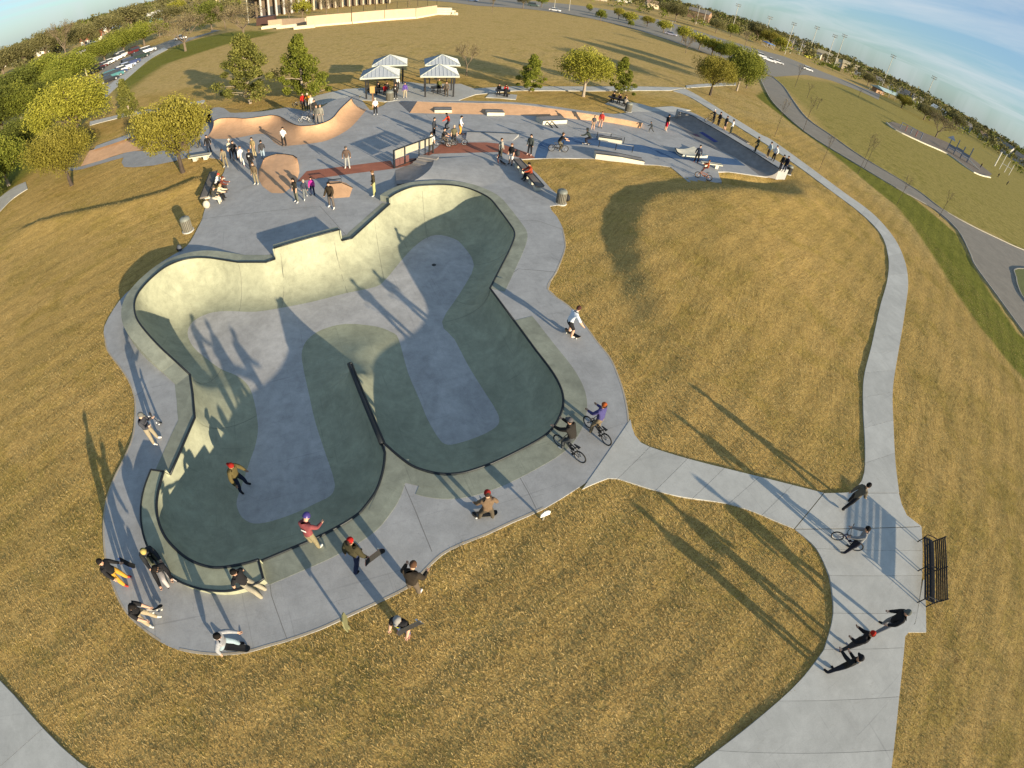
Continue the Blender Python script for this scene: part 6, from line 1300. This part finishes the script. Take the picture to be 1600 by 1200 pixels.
def bike(label, px, py, yaw, frame=(.02, .02, .022), z=G0, roll=0, rim=(.25, .25, .25), s=1.0, cat='bicycle', group='bmx bicycles', base=None):
    """local +Y is forward; px, py is the point on the ground midway between the wheels"""
    b = base or at(px, py, z); T = thing('bicycle', label, cat, b, -radians(yaw), group); T.rotation_euler = (0, radians(roll), -radians(yaw)); T.scale = (s, s, s)
    fm = mat('bike frame %s' % (frame,), frame, .35, .1, 10, spec=.5); r = .27; bw, fw_ = Vector((0, -.48, r)), Vector((0, .50, r)); bb = Vector((0, -.08, .30)); st = Vector((0, -.22, .60)); hdb, hdt = Vector((0, .34, .50)), Vector((0, .30, .64))
    mb = MB()
    for a, c, rr in ((bb, st, .02), (bb, hdb, .024), (st-Vector((0, 0, .08)), hdt-Vector((0, 0, .03)), .022), (hdb, hdt, .026)): mb.tube([a, c], rr, 6)
    for sx in (-1, 1):
        o_ = Vector((sx*.05, 0, 0)); mb.tube([bw+o_, bb+o_*.6], .011, 5); mb.tube([bw+o_, st+o_*.3-Vector((0, 0, .05))], .011, 5)
    mb.build('frame', fm, T)
    mb = MB()
    for sx in (-1, 1): mb.tube([fw_+Vector((sx*.055, 0, 0)), hdb+Vector((sx*.045, .01, -.02))], .013, 5)
    mb.build('fork', fm, T)
    mb = MB(); mb.tube([hdt, hdt+Vector((0, .03, .05)), ], .018, 6); mb.tube([(-.36, .22, .90), (-.22, .27, .92), (-.09, .33, .70), (.09, .33, .70), (.22, .27, .92), (.36, .22, .90)], .014, 6); mb.tube([(-.21, .275, .84), (.21, .275, .84)], .01, 5); hb = mb.build('handlebar', BLACK, T)
    for sx in (-1, 1): mb = MB(); mb.tube([(sx*.26, .255, .913), (sx*.37, .217, .90)], .019, 6); mb.build('grip', RUBBER, hb)
    mb = MB(); mb.tube([st, st+Vector((0, -.02, .06))], .014, 6); mb.build('seat_post', BLACK, T)
    mb = MB(); mb.add([(-.06, -.36, .67), (.06, -.36, .67), (.02, -.10, .67), (-.02, -.10, .67), (-.05, -.35, .70), (.05, -.35, .70), (.015, -.11, .69), (-.015, -.11, .69)], [(3, 2, 1, 0), (4, 5, 6, 7), (0, 1, 5, 4), (1, 2, 6, 5), (2, 3, 7, 6), (3, 0, 4, 7)]); mb.build('saddle', BLACK, T)
    for q in ([(.04, -.08, .30), (.07, -.08, .30), (.08, .07, .26), (.15, .07, .26)], [(-.04, -.08, .30), (-.07, -.08, .30), (-.08, -.23, .34), (-.15, -.23, .34)]): mb = MB(); mb.tube(q, .012, 5); mb.build('crank', BLACK, T)
    mb = MB(); mb.tube([(.045, -.08, .30), (.055, -.08, .30)], .085, 12); mb.build('chainring', BLACK, T)
    for sx, y, zz in ((1, .07, .26), (-1, -.23, .34)): mb = MB(); mb.box((sx*.13, y, zz), (.10, .10, .02)); mb.build('pedal', BLACK, T)
    for c in (bw, fw_):
        mb = MB(); n = 20; mb.tube([c + Vector((0, (r-.025)*cos(2*pi*k/n), (r-.025)*sin(2*pi*k/n))) for k in range(n)], .026, 6, closed=True); w = mb.build('wheel', RUBBER, T, sm=True)
        mb = MB(); mb.tube([c + Vector((0, (r-.055)*cos(2*pi*k/n), (r-.055)*sin(2*pi*k/n))) for k in range(n)], .012, 4, closed=True); mb.build('rim', mat('rim %s' % (rim,), rim, .4), w)
        mb = MB(); mb.tube([c+Vector((-.05, 0, 0)), c+Vector((.05, 0, 0))], .022, 6)
        for k in range(12): a = 2*pi*k/12; mb.tube([c+Vector((.02*(-1)**k, 0, 0)), c + Vector((0, (r-.06)*cos(a), (r-.06)*sin(a)))], .0028, 3, cap=False)
        mb.build('spokes', GALV, w)
    return T
def yaw_of(p, q, z=G0): d = at(*q, z) - at(*p, z); return math.degrees(atan2(d.x, d.y))
BLKC, CHAR, NAVY, JEAN, LJEAN, KHAKI, OLIVE, GREY, WHITE, REDC, BROWN, TAN = (.016, .016, .018), (.045, .043, .042), (.018, .024, .06), (.04, .055, .10), (.25, .32, .38), (.27, .21, .12), (.055, .055, .03), (.16, .17, .18), (.62, .61, .58), (.42, .03, .02), (.075, .045, .028), (.30, .22, .13)
HB, HBR, HBL = (.012, .010, .009), (.055, .03, .016), (.30, .20, .09)
# --- on the sidewalk at the right
person('person in a grey brown plaid jacket striding across the sidewalk junction', 1322, 790, 70, 'walk', (.11, .095, .07), BLKC, BLKC, 0, ('hair', HB), near=True, bulk=1.08)
person('person in a grey hoodie straddling a bicycle on the sidewalk junction', 1318, 858, -62, ('astride', dict(lean=20)), (.20, .205, .21), (.02, .02, .03), (.06, .06, .06), 0, ('hair', HB), near=True, hood=(.2, .2, .21))
bike('black bicycle held by the person in the grey hoodie on the sidewalk', 1318, 851, yaw_of((1335, 860), (1302, 842)), (.03, .03, .09))
person('person in a black jacket and grey trousers standing with legs apart, nearest the bench', 1366, 981, -65, ('stand_wide', dict(L=(14, 6, 16), R=(-10, 6, 16))), BLKC, (.15, .155, .17), BLKC, 0, ('cap', (.10, .11, .10)), h=1.84, near=True, bulk=1.15)
person('person in a red beanie and black hoodie with white print on the sidewalk', 1313, 1010, -40, ('stand_wide', dict(al=(20, 20, 60), ar=(18, 16, 60))), BLKC, (.035, .035, .04), (.25, .25, .28), 1, ('beanie', (.40, .02, .010)), near=True, prt=(WHITE, 1, 'blob'), bulk=1.1)
person('person all in black with an arm held out, lowest of the sidewalk trio', 1293, 1044, -20, ('stand', dict(al=(70, 12, 10), ar=(10, 14, 70))), (.02, .02, .02), (.02, .022, .03), BLKC, 0, ('cap', BLKC), near=True, hood=(.2, .2, .19))
# --- round the near end of the bowl
person('person in a black top and mustard trousers at the left deck edge', 203, 909, 75, ('stand', dict(al=(18, 12, 60))), BLKC, (.48, .27, .04), (.35, .05, .04), 0, ('hair', HB), near=True)
skateboard('blue wheeled skateboard standing on its tail beside the mustard trousers', at(202, 893, .0) + Vector((0, .1, .40)), (0, radians(80), radians(40)), (.06, .09, .22), (.15, .25, .6))
person('person in a black puffy jacket and jeans sitting on the raised bowl ledge', 254, 888, 130, 'sit_fwd', BLKC, (.35, .33, .33), BLKC, 0, ('hair', HB), z=.40, near=True, bulk=1.1)
person('person in a yellow striped beanie and camouflage trousers sitting on the ledge', 234, 864, 120, 'sit_fwd', (.025, .027, .03), (.07, .075, .05), BLKC, 0, ('beanie', (.42, .33, .10)), z=.40, near=True, bulk=1.1)
person('person in a grey cap and khaki trousers looking at a phone', 249, 690, 75, 'phone', (.05, .052, .062), (.27, .23, .16), (.55, .53, .5), 3, ('cap', (.13, .13, .12)), near=True, prt=((.09, .09, .11), 1, 'stripe'), bulk=1.06)
skateboard('black skateboard leaning on its tail beside the person with the phone', at(247, 668, 0) + Vector((0, 0, .42)), (0, radians(78), radians(75)), (.025, .025, .03), (.6, .6, .6))
person('person in a black T-shirt and khaki trousers stepping on a board tail', 246, 972, 80, ('look_down', dict(L=(24, 20, 6))), BLKC, (.30, .25, .17), (.55, .55, .5), 0, ('hair', HB), near=True, long=False)
skateboard('skateboard popped upright under the foot of the khaki trousers', at(252, 962, 0) + Vector((0, 0, .36)), (0, radians(-62), radians(-70)), (.30, .29, .27))
person('person in a pale grey hoodie and light jeans pushing off on a skateboard', 366, 1013, 78, ('push', dict(lean=16)), (.27, .28, .30), (.26, .34, .39), BLKC, 0, ('hair', HB), near=True, hood=(.34, .35, .37))
skateboard('long dark skateboard under the pale grey hoodie rider', at(371, 1013), (0, 0, radians(12)), (.05, .05, .05), (.05, .05, .05), L=.95)
person('person in a black T-shirt and khaki trousers sitting on the raised ledge corner', 383, 910, 100, 'sit_back', BLKC, (.30, .27, .20), BLKC, 0, ('hair', HB), z=.40, near=True, long=False)
person('person in an olive jacket and red cap skating across the bowl floor', 386, 764, 95, 'skate_up', (.095, .075, .03), (.025, .03, .05), BLKC, 1, ('backcap', (.24, .014, .010)), z=BD+.04, near=True, h=1.78, bulk=1.15)
person('person in a purple helmet and red plaid shirt standing at the bowl lip', 496, 847, 10, ('look_down', dict(al=(30, 16, 40), ar=(26, 16, 40))), (.20, .055, .06), (.20, .17, .10), (.55, .55, .5), 0, ('helmet', (.05, .035, .17)), near=True, prt=(WHITE, -1, 'stripe'))
person('person in a red beanie and dark olive jacket carrying a board near the bowl lip', 563, 876, 15, ('walk', dict(ar=(-10, 30, 30))), (.045, .04, .022), (.02, .027, .06), BLKC, 0, ('beanie', (.33, .014, .012)), near=True, bulk=1.22)
skateboard('cream wheeled skateboard carried by the red beanie and olive jacket', at(580, 868, .75), (radians(70), radians(20), radians(60)), (.45, .14, .10), (.75, .68, .5))
person('person in a black jacket and pale shoes looking down at the turf edge', 650, 917, 10, ('look_down', dict(al=(10, 24, 60), ar=(10, 24, 60))), (.03, .024, .018), (.10, .08, .06), (.68, .62, .58), 0, ('hair', (.09, .045, .025)), near=True, bulk=1.25)
person('person in a white cap, black T-shirt with yellow print and jeans on the near turf', 630, 994, -175, ('stand', dict(al=(10, 14, 40), ar=(6, 12, 30))), BLKC, (.045, .07, .16), (.3, .15, .12), 0, ('cap', (.24, .235, .225)), near=True, prt=((.45, .42, .05), 1, 'blob'), long=False, z=.0)
skateboard('worn skateboard held on the shoulder of the white cap', at(640, 975, 1.25), (radians(75), radians(-25), radians(30)), (.32, .30, .22), (.6, .6, .6))
person('person in a red beanie and brown sweater rolling along the deck below the bowl', 757, 806, -20, ('skate_up', dict(lean=8, L=(18, 20, 10), R=(14, 22, 14))), (.14, .095, .06), (.075, .062, .045), (.1, .1, .1), 0, ('beanie', (.26, .016, .012)), near=True, z=.16)
skateboard('skateboard with white wheels ridden by the red beanie and brown sweater', at(757, 805), (0, 0, radians(14)), (.10, .09, .05), (.75, .74, .7))
person('person in a white T-shirt and black shorts leaning over a skateboard on the right deck', 893, 523, 60, ('skate', dict(lean=30, L=(40, 46, 10), R=(30, 40, 10))), (.55, .60, .66), BLKC, (.6, .58, .5), 0, ('hair', (.06, .025, .02)), near=True, z=.16, long=False, shorts=True)
skateboard('skateboard ridden by the white T-shirt and black shorts', at(894, 524), (0, 0, radians(-32)), (.25, .2, .12), (.7, .7, .65))
y1 = yaw_of((945, 691), (917, 664)); person('person in an orange beanie and purple shirt standing over a bmx bike by the bowl', 931, 674, y1, ('ride_sit', dict(hip=.80, lean=12, L=(20, 26, 10), R=(12, 16, 10), head=-20, al=(30, 14, 50), ar=(30, 14, 50))), (.055, .05, .15), (.16, .125, .08), BLKC, 1, ('beanie', (.33, .075, .018)), near=True)
bike('black bmx bike under the orange beanie and purple shirt', 931, 680, y1, (.02, .02, .02))
y2 = yaw_of((904, 719), (872, 694)); person('person in a black jacket leaning over the bars of a bmx bike by the bowl', 889, 702, y2, ('ride_sit', dict(lean=34, hip=.78, L=(40, 50, 8), R=(20, 24, 8))), (.022, .02, .018), (.05, .055, .06), (.5, .5, .48), 0, ('cap', (.09, .085, .09)), near=True, bulk=1.12)
bike('black bmx bike with grey rims under the person in the black jacket by the bowl', 888, 708, y2, (.025, .025, .025), rim=(.32, .32, .32))
# --- left bench group
person('person in a red beanie and white shirt at the end of the left bench group', 337, 288, 70, 'sit_fwd', WHITE, (.06, .05, .045), BLKC, 0, ('beanie', (.5, .05, .03)), z=.42)
person('person in a dark red top leaning forward in the left bench group', 344, 293, 75, 'sit_fwd', (.12, .035, .025), (.04, .035, .035), CHAR, 0, ('longhair', (.12, .035, .018)), z=.42)
person('person in a cream top and black trousers in the left bench group', 340, 305, 75, 'sit_fwd', (.55, .48, .33), BLKC, CHAR, 0, ('hair', HBL), z=.42)
person('person in a dark top with white sleeves sitting low in the left bench group', 334, 310, 80, 'sit', (.05, .05, .045), (.5, .46, .36), BLKC, 0, ('hair', (.08, .07, .06)), z=.42)
bag('pale box like bag at the end of the left bench group', (324, 325), (.45, .42, .34), .5, .02)
# --- standing crowd at the upper left
for lb, px, py, yw_, ps, tp, lg, sh, sk_, hd_, kw in [
 ('person in a black jacket at the left edge of the standing crowd', 328, 240, 150, 'pockets', BLKC, (.02, .025, .04), CHAR, 0, ('hair', HB), {}),
 ('person in a grey tan shirt leaning at the back of the standing crowd', 353, 262, 160, 'look_down', (.20, .17, .12), (.18, .15, .09), (.5, .48, .4), 0, ('hair', HBR), {}),
 ('person in a white headscarf and dark clothes in the standing crowd', 363, 248, 150, 'stand', (.50, .46, .36), BLKC, BLKC, 0, ('hood', (.55, .52, .44)), {}),
 ('person in a black T-shirt reaching sideways in the standing crowd', 369, 251, 140, ('stand', dict(ar=(30, 60, 10))), BLKC, (.03, .03, .035), CHAR, 0, ('hair', HB), dict(long=False)),
 ('person all in white in the standing crowd', 380, 259, 150, 'walk', WHITE, (.6, .58, .52), (.3, .2, .2), 0, ('hair', (.10, .06, .03)), {}),
 ('person in a tan shirt at the back right of the standing crowd', 397, 246, 190, 'stand', (.26, .20, .10), (.33, .27, .16), CHAR, 0, ('hair', HB), dict(long=False)),
 ('person in a black hoodie with a white heart on its back', 395, 265, -10, 'stand', BLKC, BLKC, (.5, .5, .48), 0, ('hair', (.12, .07, .03)), dict(prt=(WHITE, -1, 'heart'), bulk=1.15)),
 ('person in a dark grey jacket and light jeans at the right of the crowd', 412, 249, -30, 'walk', (.05, .048, .05), LJEAN, CHAR, 0, ('hair', HB), {}),
 ('person in a brown jacket walking below the heart hoodie', 400, 289, 180, 'stand', (.12, .09, .055), (.20, .17, .11), (.5, .5, .45), 0, ('hair', HBR), {}),
 ('person in a white T-shirt and black trousers in front of the salmon wave', 445, 228, -20, 'look_down', (.70, .70, .68), BLKC, (.2, .2, .2), 0, ('hair', HB), dict(long=False)),
 ('person in olive clothes under the leaning yellow green tree', 312, 230, 120, 'stand', (.10, .09, .04), (.13, .11, .05), CHAR, 0, ('hair', HB), {}),
 ('person in a brown jacket and grey jeans alone beyond the red path', 543, 263.5, 160, 'pockets', (.10, .07, .055), (.27, .28, .27), (.6, .58, .52), 0, ('cap', (.08, .07, .06)), dict(bulk=1.1)),
 ('person in a black tee and camouflage trousers, tallest of the trio by the bank', 462, 317, -150, 'stand', (.03, .027, .022), (.11, .115, .09), (.5, .5, .5), 0, ('longhair', HB), dict(prt=((.4, .38, .3), 1, 'blob'), long=False)),
 ('child in a pale beanie and navy top in the trio by the bank', 478, 311, 150, 'walk2', (.04, .045, .065), (.14, .15, .15), (.6, .6, .6), 0, ('beanie', (.36, .30, .24)), dict(h=1.45)),
 ('child in a magenta jacket in the trio by the bank', 489, 306, 160, 'stand', (.45, .03, .26), (.02, .025, .06), BLKC, 0, ('longhair', HB), dict(h=1.35)),
 ('person in a big dark brown jacket standing by the small kicker', 517, 326, -170, 'stand_wide', (.04, .03, .02), (.11, .095, .085), (.62, .6, .58), 0, ('hair', HB), dict(bulk=1.3, h=1.82)),
 ('person in a dark olive jacket and light camouflage trousers near the bowl corner', 582, 306, -110, 'pockets', (.045, .035, .02), (.33, .33, .15), (.5, .5, .5), 0, ('hair', (.12, .06, .03)), dict(h=1.8)),
 ('person in a white T-shirt standing at the wall ride end', 674, 238, -10, 'stand', (.66, .63, .54), (.035, .035, .03), CHAR, 0, ('beanie', (.02, .02, .025)), dict(long=False)),
 ('person in dark clothes behind the white T-shirt at the wall ride', 680, 214, 100, 'pockets', (.035, .04, .05), BLKC, CHAR, 0, ('hair', HB), {}),
 ('person in an orange red jacket skating behind the wall ride', 697, 202, -80, 'skate', (.62, .07, .03), (.06, .07, .08), (.4, .4, .4), 0, ('hair', HB), dict(h=1.7)),
 ('person in a white sweater and orange trousers skating toward the wedge', 721, 210, 80, 'skate_up', (.66, .66, .65), (.52, .25, .04), BLKC, 0, ('hair', HB), dict(z=.16)),
 ('person in an olive T-shirt and black trousers by the bmx bikes', 709, 227, 160, 'stand', (.11, .10, .06), BLKC, (.55, .5, .5), 0, ('beanie', (.4, .34, .25)), dict(long=False)),
 ('person in a grey hoodie with a black bag on the red path', 783, 249, 120, 'stand', (.27, .26, .23), (.06, .055, .045), (.5, .42, .36), 0, ('hair', HBR), dict(prt=(BLKC, -1, 'blob'))),
 ('person in a black T-shirt and white shorts on the red path', 796, 258, -150, 'stand', BLKC, (.6, .58, .55), BLKC, 0, ('hair', (.14, .06, .03)), dict(long=False, shorts=True)),
 ('person in a dark jacket and black trousers at the blue path start', 826, 243, -160, 'stand', (.045, .055, .055), BLKC, (.5, .35, .3), 0, ('hair', HB), dict(hood=(.45, .42, .38), h=1.8)),
 ('person in a hooded black jacket crouching low on a skateboard on the blue path', 915, 225, -80, 'skate_low', (.03, .038, .035), (.02, .02, .03), (.45, .45, .45), 0, ('hood', (.03, .035, .035)), dict(h=1.95, z=.16)),
 ('child in a grey tee and tan shorts at the back of the plaza', 926, 203, 170, 'stand', (.06, .065, .07), (.33, .22, .14), (.4, .3, .25), 0, ('hair', HBR), dict(h=1.5, long=False, shorts=True)),
 ('person in a red hoodie and shorts at the back of the plaza', 937, 200, 190, 'stand', (.36, .035, .03), (.35, .22, .17), CHAR, 0, ('longhair', (.10, .04, .02)), dict(shorts=True)),
 ('small child in black on a scooter at the back right of the plaza', 1016, 207, -60, 'push', (.03, .035, .04), (.06, .06, .06), (.4, .4, .4), 0, ('hair', HB), dict(h=1.25)),
 ('person in a black T-shirt and bright red shorts', 1041, 204.5, 70, 'stand', BLKC, (.40, .01, .03), (.4, .38, .36), 0, ('hair', HB), dict(shorts=True, long=False, h=1.9, bulk=1.15)),
 ('person in a navy jacket and black trousers beside the wave ledge', 1087, 254.5, -165, 'pockets', (.025, .032, .055), BLKC, (.3, .1, .08), 3, ('hair', HB), dict(h=1.8)),
 ('person in a white cap on a bike on the quarter pipe deck', 1112, 192, -110, 'astride', (.05, .05, .05), BLKC, CHAR, 0, ('cap', (.55, .55, .55)), dict(z=1.2)),
 ('person in a black jacket second from the far end of the quarter pipe deck', 1120, 196.5, -110, 'pockets', (.028, .028, .03), BLKC, CHAR, 0, ('hair', HB), dict(z=1.2)),
 ('person in a dark tee with bare legs on the quarter pipe deck', 1130, 203, -110, 'stand', (.03, .035, .03), (.05, .05, .05), CHAR, 0, ('hair', HBR), dict(z=1.2, shorts=True, long=False)),
 ('person in a white jacket sideways on the quarter pipe deck by the long bench', 1139, 208.5, -60, 'pockets', (.50, .52, .52), (.03, .035, .03), CHAR, 0, ('hair', HB), dict(z=1.2)),
 ('person in dark green rolling along the quarter pipe deck', 1178, 236.5, -90, 'skate_up', (.035, .045, .03), (.03, .04, .03), CHAR, 0, ('hair', HBR), dict(z=1.2)),
 ('person in a light blue hoodie on the quarter pipe deck', 1197, 245, -100, 'pockets', (.33, .39, .42), (.06, .045, .03), (.4, .3, .2), 0, ('hair', HB), dict(z=1.2)),
 ('person in a white hoodie and black trousers on the quarter pipe deck', 1206, 251, -120, 'pockets', (.60, .60, .60), BLKC, CHAR, 0, ('hair', HBR), dict(z=1.2, bulk=1.15)),
 ('person in black with one arm out on the quarter pipe deck', 1216, 266, -100, ('stand', dict(al=(20, 40, 20))), BLKC, (.03, .03, .04), CHAR, 0, ('hair', HB), dict(z=1.0)),
 ('person in navy jeans and black top, last of the row on the quarter pipe deck', 1223, 268, -120, 'stand', (.018, .018, .03), (.03, .035, .06), CHAR, 0, ('hair', HBR), dict(z=1.0)),
 ('person in a white T-shirt and black trousers beside the information post', 587, 180, 160, 'stand', (.68, .66, .62), BLKC, (.5, .5, .5), 0, ('cap', (.5, .45, .35)), dict(long=False)),
 ('person in black with a white print by the shelter bin', 618, 155, 170, 'stand', (.03, .027, .025), BLKC, (.5, .5, .48), 0, ('hair', HBR), dict(prt=(WHITE, 1, 'blob'))),
 ('person in a purple hoodie between the shelters', 633, 153, 160, 'stand', (.10, .06, .26), (.33, .28, .20), (.5, .45, .4), 0, ('hair', HBR), {}),
 ('person in a white top behind the front left shelter post', 621, 140, 160, 'stand', (.60, .58, .53), BLKC, CHAR, 0, ('hair', HB), {}),
 ('person in black and lime under the front right shelter', 686, 146, 160, 'stand', (.10, .105, .03), BLKC, CHAR, 0, ('hair', HBR), {}),
 ('person in brown at the right post of the front right shelter', 697, 151, 180, 'pockets', (.10, .08, .06), (.06, .05, .04), CHAR, 0, ('hair', HB), {}),
 ('person in a red jacket with the bmx group on the wave platform', 475, 172, 150, 'stand', (.36, .02, .015), (.05, .04, .04), CHAR, 0, ('hair', HB), dict(z=1.05)),
 ('person in an orange tee with the bmx group on the wave platform', 482, 173, 170, 'stand', (.55, .22, .03), (.06, .05, .04), CHAR, 0, ('hair', (.55, .5, .4)), dict(z=1.05, long=False)),
 ('person in black with the bmx group on the wave platform', 493, 184, 160, 'stand', (.03, .03, .03), (.03, .03, .03), CHAR, 0, ('hair', HB), dict(z=1.05)),
 ('person in grey, right of the pair nearest the wave lip', 502, 193, 170, 'stand', (.22, .21, .18), (.18, .17, .15), CHAR, 0, ('hair', (.13, .10, .08)), dict(z=1.05)),
 ('person in dark grey, left of the pair nearest the wave lip', 496, 193.5, 170, 'pockets', (.10, .10, .09), (.16, .15, .14), CHAR, 0, ('hair', HBR), dict(z=1.05)),
 ('person in a white jacket behind the bmx group on the wave platform', 487, 176, 180, 'stand', (.52, .50, .44), (.1, .09, .08), CHAR, 0, ('hair', HBL), dict(z=1.05)),
 ('distant person in pale clothes walking beyond the retaining wall steps', 711, 24, 90, 'walk', (.5, .4, .3), (.3, .25, .2), CHAR, 0, ('hair', HB), {}),
 ('distant person in black walking on the lawn right of the playground', 1559, 277, 100, 'walk', BLKC, BLKC, CHAR, 0, ('hair', HB), dict(h=1.8)),
 ('distant person in dark clothes bending on the lawn at the far right', 1573, 289, 100, 'look_down', (.05, .05, .05), BLKC, CHAR, 0, ('hair', HB), {}),
 ('distant person in black beside the playground slide', 1532, 262, 100, 'stand', BLKC, BLKC, CHAR, 0, ('hair', HB), dict(h=1.9)),
]:
    person(lb, px, py, yw_, ps, tp, lg, sh, sk_, hd_, **kw)
person('person in a red brown jacket sitting on the long dark bench at the turf', 829, 272, -115, 'sit', (.26, .045, .02), BLKC, CHAR, 0, ('hair', HB), z=.52, bulk=1.12)
bag('dark backpack lying on the long dark bench', (808, 244), (.03, .03, .035), .45, .3)
y3 = yaw_of((868, 238), (881, 240)); person('person in a black T-shirt riding a bmx bike along the blue path', 871, 235, 75, 'ride', BLKC, (.14, .12, .08), (.4, .4, .4), 0, ('hair', HBR), long=False, h=1.85)
bike('dark bmx bike ridden along the blue path', 871.5, 237, 78, (.02, .02, .02), s=1.15)
person('person in black sitting on a bmx bike among the bikes at the wall ride', 691, 226, 100, ('ride_sit', dict()), (.025, .024, .024), (.12, .10, .08), (.5, .45, .45), 0, ('hair', HB), long=False)
bike('black bmx bike under the seated person at the wall ride', 692, 229, 95, (.03, .03, .03)); bike('grey rimmed bmx bike beside the olive T-shirt', 716, 227, 75, (.05, .045, .05), rim=(.4, .4, .4)); bike('second dark bmx bike leaning by the wall ride end', 702, 226, -80, (.03, .03, .03), roll=8)
person('child in an orange top sitting on an orange bike at the turf pad', 1103, 272, -70, ('ride_sit', dict(lean=10)), (.30, .07, .02), (.12, .03, .02), CHAR, 0, ('hair', (.16, .07, .03)), h=1.45)
bike('orange bmx bike on the turf pad beside the plank bench', 1098, 280, yaw_of((1104, 278), (1091, 274)), (.36, .10, .02), s=1.05, rim=(.25, .14, .06))
bike('white bmx bike at the edge of the wave platform', 478, 192, -90, (.60, .58, .55), z=1.05, rim=(.55, .55, .5)); bike('dark bmx bike among the group on the wave platform', 488, 190, -70, (.04, .04, .04), z=1.05); bike('white scooter like bike behind the red jacket', 466, 168, 100, (.5, .48, .45), z=1.05)
bike('bmx bike standing by the person in olive under the tree', 303, 231, 100, (.06, .07, .09)); bike('bike of the person in the white cap on the quarter pipe deck', 1108, 191, -110, (.05, .05, .05), z=1.2)
tb = at(965, 163); ca, sa = cos(radians(-20)), sin(radians(-20))
for lx, ly, fy, c, lb, hc in [(-.8, .68, 180, BLKC, 'person in black at the far left of the crowded picnic table', HB), (.0, .68, 180, (.03, .02, .03), 'person in dark purple in the middle of the crowded picnic table', HBR), (.75, .68, 180, (.02, .02, .02), 'person in black at the right of the crowded picnic table', HB), (1.05, -.68, 0, (.33, .29, .24), 'person in a pale top at the near right corner of the crowded picnic table', HBL)]:
    T, _, _h = person(lb, 965, 163, fy-20+40*0, 'sit', c, BLKC, CHAR, 0, ('hair', hc), z=.52); T.location = (tb.x + lx*ca - ly*sa, tb.y + lx*sa + ly*ca, .5); T.rotation_euler = (0, 0, radians(180 if ly > 0 else 0) + radians(-20))
tb = at(785, 150)
for lx, ly, c, lb, hc in [(.3, .68, (.42, .02, .02), 'person in a red jacket at the lone picnic table behind the bank', HB), (-.5, .68, BLKC, 'person in black left of the red jacket at the lone picnic table', HB), (.4, -.68, BLKC, 'person in black with their back to the plaza at the lone picnic table', HBR)]:
    T, _, _h = person(lb, 785, 150, 0, 'sit', c, BLKC, CHAR, 0, ('hair', hc), z=.52); T.location = (tb.x + lx, tb.y + ly, .5); T.rotation_euler = (0, 0, pi if ly > 0 else 0)
for lx, ly, c, lb, hc in [(-.4, .68, BLKC, 'person in black seated on the far side under the front left shelter', HB), (.4, -.68, (.42, .02, .025), 'person in a bright red shirt seated under the front left shelter', HB), (.6, .68, (.03, .03, .03), 'person in black seated beside the post under the front left shelter', HBR)]:
    T, _, _h = person(lb, 594, 140, 0, 'sit', c, BLKC, CHAR, 0, ('hair', hc), z=.52); T.location = (-18.9 + lx*cos(yw) - ly*sin(yw), 53.6 + lx*sin(yw) + ly*cos(yw), .5); T.rotation_euler = (0, 0, (pi if ly > 0 else 0) + yw)
skateboard('skateboard under the crouching hooded rider', at(915, 225.5), (0, 0, radians(10)), (.2, .15, .1)); skateboard('skateboard under the white sweater and orange trousers', at(721, 210.5), (0, 0, radians(15)), (.3, .12, .08)); skateboard('skateboard lying by the orange jacket rider', at(697, 203), (0, 0, radians(60)), (.2, .15, .1)); skateboard('board held low by the person in the grey hoodie on the red path', at(776, 250, .5), (0, radians(80), radians(30)), (.45, .15, .08)); skateboard('orange topped board lying by the person in white shorts', at(786, 256), (0, 0, radians(-50)), (.5, .2, .08))
finish_people()

print('objects', len(bpy.data.objects), 'polys', sum(len(o.data.polygons) for o in bpy.data.objects if o.type == 'MESH'))
